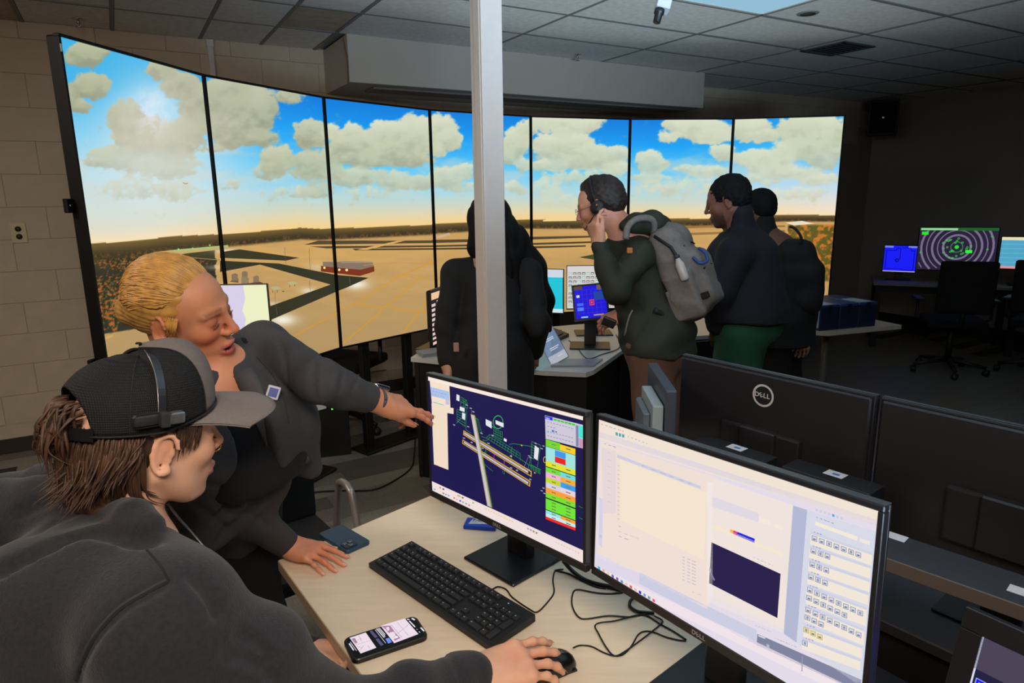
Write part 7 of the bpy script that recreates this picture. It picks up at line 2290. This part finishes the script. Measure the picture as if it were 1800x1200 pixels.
# hanging front panels
fl0 = chest + Lb2 * .10 + Fb2 * .10; fl1 = A(548, 822, 1.50); flm = A(505, 740, 1.44)
S.add(s_box((fl0 + fl1) / 2, (.05, .10, .10), None, .03), .05) if False else None
S.chain([SL2 + Fb2 * .03 + [0, 0, -.06], flm, fl1], [.06, .050, .026], .05)
fr0 = A(330, 800, 1.27); fr1 = A(400, 900, 1.38)
S.chain([SR2 + Fb2 * .03 + [0, 0, -.05], fr0, A(350, 930, 1.42)], [.07, .07, .055], .05)
# open front: wedge cut
def wedge(p):
    q = p - chest.astype(np.float32)
    s = q @ Lb2.astype(np.float32); fdist = q @ Fb2.astype(np.float32); z = q[:, 2]
    sl = -.018 + np.clip(-z, 0, .4) * .22 + np.clip(-z - .135, 0, .4) * 7; sr = -.080 - np.clip(z, 0, .2) * .2
    return np.maximum(np.maximum(s - sl, sr - s), .020 - fdist)
class _W: pass
S.ops.append(('-', (wedge, chest - .45, chest + .45), .012))
S.sub(s_rc(H2f(-.02, 0, -.04), N2 + [0, 0, -.015], .066, .070), .015)
S.sub(s_el(N2 + Fb2 * .09 + [0, 0, -.02], (.058, .055, .085), None), .015)
S.chain([SL2, E2], [.052, .043], .02); S.chain([E2, W2 - D2 * .030 + (E2 - W2) * .05], [.043, .035], .02)
S.chain([SR2, E2r, W2r - D2r * .008], [.060, .047, .034], .025)
collar = [N2 + Lb2 * .075 + Fb2 * .05 + [0, 0, -.02], N2 + Lb2 * .075 + [0, 0, .015], N2 - Fb2 * .065 + [0, 0, .035], N2 - Lb2 * .075 + [0, 0, .02], N2 - Lb2 * .080 + Fb2 * .05 + [0, 0, -.02]]
S.chain(collar, [.014, .018, .020, .018, .014], .015)
rough = bvh_of(surface_net(S, *S.bounds(), .012))
for g_, r in (([(488, 590), (500, 625), (502, 665)], .006), ([(556, 632), (548, 660), (552, 695)], .007), ([(585, 648), (574, 672), (572, 700)], .006), ([(606, 658), (600, 690)], .005), ([(628, 664), (620, 690), (624, 712)], .006),
              ([(360, 850), (400, 862), (440, 885)], .007), ([(400, 905), (440, 905), (470, 925)], .007), ([(330, 880), (370, 905), (400, 930)], .006)):
    groove(S, rough, g_, r * .5, .006)
S.warp += [folds(.0028, 16, seed=5.1), folds(.0035, 34, norm(E2 - SL2), 1.1, E2, .08), folds(.003, 40, norm(W2 - E2), 1.9, (E2 + W2) / 2, .09), folds(.004, 30, norm(W2r - E2r), 2.9, E2r, .13)]
skin_obj('blazer', S, .0065, cloth_blaz, p2, base2)
bv = bvh_of(LAST_SURF)
def patch(name, rows, m, parent, base, bv, lift=.004, thick=.003, nn=7):
    "cloth piece lying on a surface: rows = (left px, right px) pairs from top to bottom"
    L_ = spline([(a[0], a[1], 0) for a, b in rows], 3); R__ = spline([(b[0], b[1], 0) for a, b in rows], 3)
    v = []; ok = True
    for a, b in zip(L_, R__):
        for k in range(nn):
            t = k / (nn - 1); q = a * (1 - t) + b * t
            p = on_surf(bv, q[0], q[1], lift)
            if p is None: p = (v[-1] if v else A(q[0], q[1], 1.4))
            v.append(p)
    v = np.array(v); nr = len(L_)
    # steady the sheet
    g = v.reshape(nr, nn, 3)
    for _ in range(2):
        g2 = g.copy(); g2[1:-1] = (g[:-2] + g[2:] + 2 * g[1:-1]) / 4; g = g2
        g2 = g.copy(); g2[:, 1:-1] = (g[:, :-2] + g[:, 2:] + 2 * g[:, 1:-1]) / 4; g = g2
    v = g.reshape(-1, 3) - np.asarray(base)
    cam_d = norm(np.array([0, 0, EYE]) - (v.mean(0) + base))
    n = len(v); vv = list(v) + list(v - cam_d * thick); f = []
    for i in range(nr - 1):
        for k in range(nn - 1):
            a = i * nn + k
            f.append((a, a + 1, a + nn + 1, a + nn)); f.append((a + n, a + nn + n, a + nn + 1 + n, a + 1 + n))
    ring = [k for k in range(nn)] + [i * nn + nn - 1 for i in range(1, nr)] + [(nr - 1) * nn + k for k in range(nn - 2, -1, -1)] + [i * nn for i in range(nr - 2, 0, -1)]
    for a, b in zip(ring, ring[1:] + ring[:1]): f.append((a, a + n, b + n, b))
    return obj(name, MB().add(vv, f, True), m, parent)
patch('lapel', [((402, 668), (440, 650)), ((413, 700), (462, 690)), ((428, 735), (466, 722)), ((446, 762), (472, 752)), ((468, 786), (476, 780))], mat('lapel_grey', (74, 72, 75), .9, bump=.2, bscale=500), p2, base2, bv, .009)
traced('seam', [(452, 628), (480, 660), (498, 700), (508, 745)], .0012, mat('blazer_seam', (44, 43, 46), .9), p2, base2, bv, -.0002)
# lapel edges
lp = lambda pts: [q - base2 for q in spline(pts, 5)]
bd = on_surf(bv, 476, 694, .009)
bdo = bpy.data.objects.new('badge', None)
r6, a6, u6 = viewframe(460, 700)
BM = frame(bd - base2, norm(r6 * .95 + u6 * -.25), norm(a6), norm(u6 * .95 + r6 * .25))
obj('badge', MB().box(-.0125, .0125, -.003, .003, -.0135, .0135, .003, 2), mat('badge_white', (196, 200, 214), .35), p2, M=BM, label='small square blue and white badge on the lapel')
obj('badge_print', MB().box(-.0085, .0085, -.0036, -.0028, -.009, .009), mat('badge_blue', (50, 64, 150), .4), p2, M=BM)
obj('button', MB().lathe([(0, 0), (.0085, 0), (.0095, .002), (.006, .003), (0, .002)], 14), mat('button_horn', (46, 44, 50), .3), p2, M=frame(on_surf(bv, 536, 806, .004) - base2 if on_surf(bv, 536, 806, .004) is not None else A(536, 806, 1.47) - base2, r6, u6, -a6))
# trousers
S = Sdf()
S.el(pel2, (.155, .155, .12), None, .05); S.chain([pel2 - Lb2 * .08, kn2r, ft2r], [.105, .085, .075], .05); S.chain([pel2 + Lb2 * .08, kn2l, ft2l], [.105, .085, .075], .05)
S.warp.append(folds(.004, 14, seed=7))
skin_obj('trousers', S, .011, cloth_black, p2, base2)
shoes([ft2r, ft2l], [Fb2, Fb2], p2, base2)
# watch and ring
wd = norm(D2 * .6 + norm(W2 - E2) * .4); wc = W2 - D2 * .004
t1_ = norm(np.cross(wd, ru2)); t2_ = np.cross(t1_, wd)
obj('watch_band', MB().tube([wc + (t1_ * math.cos(a) * .0295 + t2_ * math.sin(a) * .0235) - base2 for a in np.linspace(0, 2 * math.pi, 25)], .0045, 8), mat('watch_band', (70, 74, 80), .4), p2)
WM = frame(wc + t2_ * .026 - base2, wd, t1_, t2_)
wt_ = obj('watch', MB().box(-.021, .021, -.018, .018, -.003, .009, .006, 3), mat('watch_steel', (186, 184, 180), .2, 1.0), p2, M=WM)
obj('watch_glass', MB().box(-.014, .014, -.012, .012, .007, .0082, .001), mat('watch_glass', (24, 24, 28), .1, spec=.7), p2, M=WM)
# ============ the four people at the console
def standing(label, H, sc, N, SL, SR, EL, ER, WL, WR, PEL, hipw, feet, facing, jacket, trousers, skin, base, vox=.009, hair=None, jk=1.0, hands=(None, None), head_kw={}, brow=(50, 36, 28), lips=(170, 110, 100), hem=.10, jfold=.004, legs_r=1.0, collar=False):
    base = np.asarray(base, float)
    S = Sdf(); add_head(S, H, sc, **head_kw)
    S.rc(H(-.03, 0, -.05), N, .055, .058, .03)
    ch = (SL + SR) / 2
    S.rc(N, ch, .06, .09, .05).rc(ch, PEL, .11, .12, .06).rc(ch, SL, .05, .05, .04).rc(ch, SR, .05, .05, .04)
    S.chain([SL, EL, WL], [.048, .038, .027], .02); S.chain([SR, ER, WR], [.048, .038, .027], .02)
    Lw = norm(np.cross([0, 0, 1.0], facing))
    hipL, hipR = PEL + Lw * hipw, PEL - Lw * hipw
    kL = (hipL + feet[0]) / 2 + facing * .04; kR = (hipR + feet[1]) / 2 + facing * .04
    S.chain([hipL, kL, feet[0]], [.09, .058, .038], .03); S.chain([hipR, kR, feet[1]], [.09, .058, .038], .03)
    for hnd, W, E, side in ((hands[0], WL, EL, 1), (hands[1], WR, ER, -1)):
        if hnd is None:
            d = norm(W - E); n = norm(np.cross(d, facing)) * (-side) ; add_hand(S, W, d, n, side * 1, [(.25, .4, .3)] * 4, .95, .04, thumb=(.4, .3))
        else:
            add_hand(S, W, hnd['D'], hnd['N'], hnd.get('side', side), hnd['curls'], hnd.get('sc', .95), .05, thumb=hnd.get('thumb', (.4, .4)))
    P = skin_obj('person', S, .0062, skin_m, None, base, skin_col(skin, H, lips, sc, blush=8, brow=brow, **({'beard': head_kw_b[label]} if label in head_kw_b else {})), label=label, cat='person')
    P.location = base
    S = Sdf(); g = jk
    S.rc(ch + [0, 0, -.08], PEL + [0, 0, .05], .145 * g, .155 * g, .07); S.rc(PEL + [0, 0, .05], PEL + [0, 0, -.06 - hem], .155 * g, .170 * g, .05); S.rc(hipL, hipL + [0, 0, -.08 - hem], .11 * g, .115 * g, .05).rc(hipR, hipR + [0, 0, -.08 - hem], .11 * g, .115 * g, .05); S.sub(s_box(PEL + [0, 0, -hem - .45], (.5, .5, .4), None, .01), .008)
    S.rc(ch, SL, .080 * g, .062 * g, .04).rc(ch, SR, .080 * g, .062 * g, .04); S.rc(N + [0, 0, -.03], SL * .8 + ch * .2, .05, .055 * g, .04).rc(N + [0, 0, -.03], SR * .8 + ch * .2, .05, .055 * g, .04)
    S.chain([SL, EL, WL - norm(WL - EL) * .02], [.063 * g, .054 * g, .042 * g], .02); S.chain([SR, ER, WR - norm(WR - ER) * .02], [.063 * g, .054 * g, .042 * g], .02)
    S.rc(N + [0, 0, -.02] - facing * .01, N + [0, 0, -.05], .066, .09, .03)
    if collar: S.rc(H(-.045, 0, -.075), N + [0, 0, -.02], .062, .085, .03)
    S.sub(s_rc(H(-.02 + (.035 if collar else 0), 0, -.04), N + facing * (.03 if collar else 0), .056, .056), .015)
    S.warp += [folds(jfold, 15 if jfold < .006 else 24, seed=hash(len(label)) % 7 + 1.), folds(.008, 20, norm(EL - SL), 1., EL, .12), folds(.008, 20, norm(ER - SR), 2., ER, .12)]
    jo = skin_obj('jacket', S, vox, jacket, P, base)
    S = Sdf(); S.el(PEL, (.155 * legs_r, .155 * legs_r, .13), None, .05)
    S.chain([hipL, kL, feet[0]], [.105 * legs_r, .085 * legs_r, .07], .05); S.chain([hipR, kR, feet[1]], [.105 * legs_r, .085 * legs_r, .07], .05); S.warp.append(folds(.005, 13, seed=3))
    skin_obj('trousers', S, vox * 1.2, trousers, P, base)
    shoes(feet, [facing, facing], P, base)
    return P
head_kw_b = {'person with short dark hair in a navy top and green trousers behind the backpack': (60, 38, 30)}
def hair_shell(H, sc, parent, base, m, name='hair', vox=.005, grow=0.0, front=.075, low=-.02, warp=.0016, bump=True, extra=None, back_low=-.055):
    S = Sdf(); R = H.R; h = lambda x, y, z: H(x * sc, y * sc, z * sc)
    S.el(h(-.022, 0, .036), np.array((.100 + grow, .082 + grow, .091 + grow)) * sc, R, .01)
    S.el(h(-.060, 0, -.005), np.array((.060, .070, .060)) * sc, R, .02)
    if extra: extra(S, h, R)
    S.sub(s_el(h(front + .045, 0, -.035), np.array((.062, .10, .105)) * sc, R), .008)
    S.sub(s_box(h(.06, 0, -.085), np.array((.075, .12, .085)) * sc, R, .01), .01)
    for s_ in (1, -1): S.sub(s_el(h(.0, s_ * .086, -.020), np.array((.024, .020, .036)) * sc, R), .006)
    S.warp.append(folds(warp, 170, seed=2.0))
    return skin_obj(name, S, vox, m, parent, base)
black_jkt = mat('jacket_black', (9, 10, 14), .85, bump=.2, bscale=200)
hair_black = mat('hair_black', (12, 11, 13), .75, noise=.3, nscale=80, spec=.2)

# long-haired person behind the post, seen from behind
fa3 = norm([-.25, 1.0, 0])
r3, a3, u3 = viewframe(856, 395)
H3 = Frame3(A(856, 392, 3.16), norm(fa3 + [-.25, 0, -.12]), UPV)
b3 = np.array([H3.o[0], H3.o[1] - .02, 0])
N3 = H3(-.02, 0, -.165); L3 = np.array([-fa3[1], fa3[0], 0])
SL3 = A(800, 482, 3.12); SR3 = A(928, 480, 3.14)
P3 = standing('long dark-haired person in a black jacket standing behind the pale post', H3, .95, N3, SL3, SR3, A(786, 560, 3.08), A(945, 570, 3.05), A(786, 640, 3.05), A(940, 620, 3.3),
              A(862, 640, 3.12), .09, [b3 + [-.10, 0, .09], b3 + [.10, .02, .09]], fa3, black_jkt, cloth_black, (186, 136, 112), b3, hem=.16, jk=1.04, jfold=.003)
S = Sdf(); R_ = H3.R; h3 = lambda x, y, z: H3(x * .95, y * .95, z * .95)
S.el(h3(-.022, 0, .036), (.108, .092, .094), R_, .01)
S.chain([h3(-.05, 0, .03), h3(-.075, -.005, -.08), h3(-.10, -.02, -.20), h3(-.13, -.05, -.34)], [.088, .085, .085, .06], .04)
S.chain([h3(-.02, -.06, .02), h3(-.05, -.12, -.10), h3(-.08, -.19, -.24), h3(-.10, -.23, -.40), h3(-.10, -.27, -.56)], [.05, .065, .068, .055, .010], .05)
S.chain([h3(-.02, .06, .0), h3(-.05, .075, -.12), h3(-.07, .075, -.22)], [.035, .045, .02], .04)
S.sub(s_el(h3(.11, 0, -.04), (.075, .075, .12), R_), .01)
S.warp.append(folds(.003, 60, norm([1, .2, .1]), 2.))
skin_obj('hair', S, .0065, hair_black, P3, b3)
obj('earring', MB().lathe([(0, -.004), (.004, 0), (0, .004)], 10, Matrix.Translation(Vector(h3(-.002, .084, -.040) - b3))), chrome, P3)
obj('badge', MB().box(-.012, .012, -.004, .004, -.02, .02, .002), mat('badge_pale', (170, 130, 124), .4), P3, M=frame(A(802, 610, 2.92) - b3, (1, 0, 0), (0, 1, 0), (0, 0, 1)))

# headset wearer in a dark green jacket with a grey backpack
r4, a4, u4 = viewframe(1055, 350)
F4 = norm(r4 * -.90 + a4 * .18 - u4 * .34)
H4 = Frame3((0, 0, 0), F4, norm(u4 * .95 + r4 * -.30))
H4.o = A(1056, 360, 2.98)
b4 = np.array([.80, 3.02, 0]); fb4 = norm([-.85, .50, 0])
N4 = A(1100, 412, 3.0)
SL4 = A(1128, 445, 2.90); SR4 = A(1108, 432, 3.16)
green_j = mat('jacket_green', (40, 45, 33), .75, noise=.1, nscale=40, bump=.3, bscale=160)
brown_t = mat('trousers_brown', (112, 80, 66), .85, bump=.2, bscale=200)
WL4 = A(1052, 428, 2.84); EL4 = A(1082, 512, 2.84)
WR4 = A(1092, 552, 3.02); ER4 = A(1130, 520, 3.14)
P4 = standing('person with a headset and dark green jacket, hand at the mouth', H4, 1.0, N4, SL4, SR4, EL4, ER4, WL4, WR4, A(1156, 610, 3.0), .09,
              [b4 + [-.04, -.10, .09], b4 + [.02, .14, .09]], fb4, green_j, brown_t, (226, 160, 134), b4, jk=1.0, hem=-.035, jfold=.0075,
              hands=(dict(D=norm(u4 * .9 + r4 * -.25), N=-a4 * .5 + r4 * -.85, side=1, curls=[(.35, .5, .3), (.7, .8, .5), (.9, .9, .6), (1.0, .9, .6)], thumb=(.3, .4)),
                     dict(D=norm(r4 * -.85 - u4 * .45), N=u4 * .8 - a4 * .5, side=1, curls=[(.5, .8, .5)] * 4, thumb=(.4, .5))))
hair_dk = mat('hair_dark_brown', (40, 28, 24), .6, noise=.3, nscale=120)
hair_shell(H4, 1.0, P4, b4, hair_dk, warp=.0022, front=.078, extra=lambda S, h, R: S.rc(h(.035, 0, .098), h(-.01, .01, .112), .026, .02, .02))
hs4 = bpy.data.objects.new('headset', None); C.objects.link(hs4); hs4.parent = P4; hs4.location = H4.o - b4
q4 = lambda x, y, z: H4(x, y, z) - H4.o
obj('ear_cup', MB().lathe([(0, 0), (.026, 0), (.032, .008), (.028, .022), (0, .024)], 20, frame(q4(.0, .084, -.006), H4.F, -H4.U, H4.L)), mat('pad_black', (40, 40, 42), .5), hs4)
obj('cup_light', MB().lathe([(0, 0), (.004, 0), (.004, .002)], 10, frame(q4(-.004, .108, .006), H4.F, -H4.U, H4.L)), mat('cup_orange', (226, 140, 50), .5), hs4)
obj('band', MB().tube([q4(.0, math.sin(t) * .098, .03 + .104 * math.cos(t)) for t in np.linspace(-1.6, 1.75, 24)], .0045, 6), mat('band_black', (24, 24, 26), .3), hs4)
obj('boom', MB().tube([q4(.01, .09, -.02), q4(.05, .085, -.05), q4(.09, .05, -.075)], .0022, 6), mat('band_black', (24, 24, 26), .3), hs4)
gls = MB(); 
for s_ in (1, -1): gls.tube([q4(.107 + .0, s_ * .032 + .021 * math.cos(a), .004 + .016 * math.sin(a)) for a in np.linspace(0, 2 * math.pi, 17)], .0011, 5)
gls.tube([q4(.105, .052, .008), q4(.05, .077, .010), q4(.0, .080, .008)], .0014, 5).tube([q4(.108, -.011, .008), q4(.108, .011, .008)], .0011, 5)
obj('glasses', gls, mat('glasses_metal', (150, 150, 156), .3, .8), P4, M=Matrix.Translation(Vector(H4.o - b4)))
# hood of the jacket and shoulder strap
S = Sdf(); S.chain([A(1098, 398, 2.90), A(1118, 392, 2.90), A(1146, 392, 2.93), A(1160, 400, 3.0), A(1140, 396, 3.1), A(1105, 398, 3.1)], [.026, .040, .050, .050, .042, .028], .03); S.warp.append(folds(.004, 25, seed=2))
skin_obj('hood', S, .008, green_j, P4, b4)
obj('emblem', MB().box(-.012, .012, -.002, .002, -.012, .012, .002), mat('emblem_orange', (190, 110, 50), .6), P4, M=frame(A(1107, 440, 2.80) - b4, r4, a4, u4))
obj('cord', MB().tube([q - b4 for q in spline([A(1098, 590, 2.82), A(1105, 560, 2.80), A(1112, 545, 2.8)], 4)], .004, 6), mat('cord_pale', (120, 120, 116), .5), P4)
hdl = obj('handheld_unit', MB().box(-.03, .03, -.015, .015, -.02, .02, .006, 2), mat('unit_black', (14, 14, 16), .4), P4, M=frame(A(1070, 566, 2.94) - b4, norm(r4 - u4 * .4), a4, norm(u4 + r4 * .4)))

# backpack, a thing of its own
bgrey = mat('backpack_grey', (118, 111, 107), .85, noise=.1, nscale=60, bump=.3, bscale=250)
bq = A(1200, 480, 2.96)
r5, a5, u5 = viewframe(1200, 480)
bu = norm(u5 * .93 + r5 * -.36); bf = norm(r5 * .90 + u5 * .36 - a5 * .25)       # along the back, outwards
bf = norm(bf - bu * (bf @ bu)); bs_ = np.cross(bu, bf)
BR = np.stack([bf, bs_, bu], 1)
bag = thing('backpack', Matrix.Translation(Vector((bq[0], bq[1], bq[2] - .22))), 'grey backpack with a blue loop, worn by the person with the headset', 'backpack')
bo = np.array([bq[0], bq[1], bq[2] - .22])
BP = lambda x, y, z: bq + bf * x + bs_ * y + bu * z
S = Sdf(); S.add(s_box(BP(.0, 0, 0), (.075, .145, .215), BR, .065), .02); S.add(s_box(BP(.075, 0, -.045), (.045, .12, .13), BR, .04), .03)
S.rc(BP(-.02, 0, .20), BP(.02, 0, .17), .05, .05, .05)
for yy in (-.115,):
    S.add(s_box(BP(.01, yy * 1.18, -.09), (.065, .03, .11), BR, .028), .015)
S.warp += [folds(.004, 20, seed=9), folds(.003, 40, seed=4)]
skin_obj('body', S, .0075, bgrey, bag, bo)
for zz, yy in ((.10, 0), (-.02, 0)):
    obj('zip_line', MB().tube([BP(.082 + (.036 if zz < .05 else -.012), y, zz + .02 * math.cos(y * 12)) - bo for y in np.linspace(-.10, .10, 9)], .004, 6), mat('zip_black', (18, 18, 20), .5), bag)
nearside = -1 if (bs_ @ a5) > 0 else 1
obj('side_zip', MB().tube([BP(x, nearside * .149, z) - bo for x, z in ((-.02, .19), (.03, .12), (.05, .02), (.05, -.06))], .007, 6), mat('zip_black', (18, 18, 20), .5), bag)
obj('pocket', MB().box(-.06, .05, -.012, .012, -.09, .05, .01, 2), bgrey, bag, M=frame(BP(.0, nearside * .150, -.10) - bo, bf, bs_, bu))
obj('strap', MB().tube([q - bo for q in spline([BP(-.05, nearside * .08, .18), A(1148, 388, 2.86), A(1122, 384, 2.82), A(1104, 398, 2.80), A(1100, 420, 2.80)], 5)], .014, 8), bgrey, bag)
obj('strap_end', MB().tube([q - bo for q in spline([BP(-.03, nearside * .13, -.20), A(1180, 560, 2.86), A(1150, 545, 2.84)], 5)], .012, 6), mat('strap_webbing', (30, 30, 34), .7), bag)
obj('buckle', MB().box(-.018, .018, -.006, .006, -.014, .014, .003), mat('zip_black', (18, 18, 20), .5), bag, M=frame(BP(.09, nearside * .13, -.12) - bo, bf, bs_, bu))
obj('loop', MB().tube([q - bo for q in spline([A(1218, 452, 2.80), A(1230, 462, 2.79), A(1243, 458, 2.79), A(1240, 445, 2.80), A(1228, 436, 2.82)], 5)], .007, 7), mat('loop_blue', (34, 62, 130), .5), bag)
bt = thing('water_bottle', Matrix.Translation(Vector(A(1205, 492, 2.79))), 'pale plastic bottle standing in the side pocket of the grey backpack', 'bottle')
BTM = frame((0, 0, 0), bf, bs_, bu)
obj('bottle_body', MB().lathe([(0, 0), (.018, 0), (.019, .01), (.019, .07), (.010, .092), (.010, .098), (0, .098)], 16, BTM), mat('bottle_pale', (190, 180, 176), .25), bt)
obj('bottle_cap', MB().lathe([(0, .097), (.012, .097), (.012, .112), (0, .112)], 14, BTM), mat('cap_dark', (50, 52, 60), .4), bt)

# person in navy with green trousers, face in profile
r7, a7, u7 = viewframe(1280, 350)
F5 = norm(r7 * -.92 + a7 * .1 - u7 * .30)
H5 = Frame3(A(1279, 353, 3.42), F5, norm(u7 * .98 + r7 * -.15))
b5 = np.array([1.30, 3.55, 0]); fb5 = norm([-.85, .5, 0])
N5 = A(1300, 405, 3.46)
navy_t = mat('top_navy', (11, 12, 24), .85, bump=.2, bscale=200); green_t = mat('trousers_green', (28, 84, 62), .8, noise=.1, nscale=30, bump=.2, bscale=150)
P5 = standing('person with short dark hair in a navy top and green trousers behind the backpack', H5, 1.0, N5, A(1290, 450, 3.30), A(1318, 430, 3.64), A(1262, 520, 3.26), A(1330, 520, 3.72), A(1262, 575, 3.36), A(1300, 570, 3.75),
              A(1308, 570, 3.46), .11, [b5 + [-.03, -.12, .09], b5 + [.02, .14, .09]], fb5, navy_t, green_t, (128, 84, 66), b5, jk=1.36, hem=-.09, collar=True, legs_r=1.22)
hair_shell(H5, 1.0, P5, b5, hair_black, warp=.003, grow=.006, front=.082)
# person at the back in black with a black backpack
H6 = Frame3(A(1332, 368, 4.08), norm([-.55, .8, -.1]), UPV)
b6 = np.array([1.80, 4.10, 0]); fb6 = norm([-.75, .66, 0])
P6 = standing('person in black at the far right of the group, back of the head only', H6, .97, A(1345, 412, 4.08), A(1335, 440, 4.0), A(1395, 442, 4.08), A(1335, 520, 3.93), A(1415, 520, 4.08), A(1330, 580, 4.0), A(1412, 590, 4.0),
              A(1380, 560, 4.08), .09, [b6 + [-.08, -.06, .09], b6 + [.05, .05, .09]], fb6, black_jkt, cloth_black, (110, 74, 58), b6, jk=1.10, collar=True)
hair_shell(H6, .97, P6, b6, hair_black, grow=.004)
bag6 = thing('backpack', Matrix.Translation(Vector(A(1400, 478, 3.97))), 'black rounded backpack on the rearmost person at the right of the group', 'backpack')
o6 = A(1400, 478, 3.97)
S = Sdf(); S.add(s_box(o6 + [-.02, 0, -.02], (.125, .12, .22), None, .11), .02); S.add(s_box(o6 + [.05, -.04, -.08], (.08, .11, .16), None, .07), .04); S.warp.append(folds(.005, 18, seed=3))
skin_obj('body', S, .011, mat('backpack_black', (15, 15, 18), .8, bump=.3, bscale=200), bag6, o6)
obj('grab_loop', MB().tube([q - o6 for q in spline([A(1388, 398, 3.84), A(1398, 402, 3.82), A(1408, 416, 3.82), A(1408, 428, 3.84)], 5)], .008, 6), mat('strap_webbing', (30, 30, 34), .7), bag6)
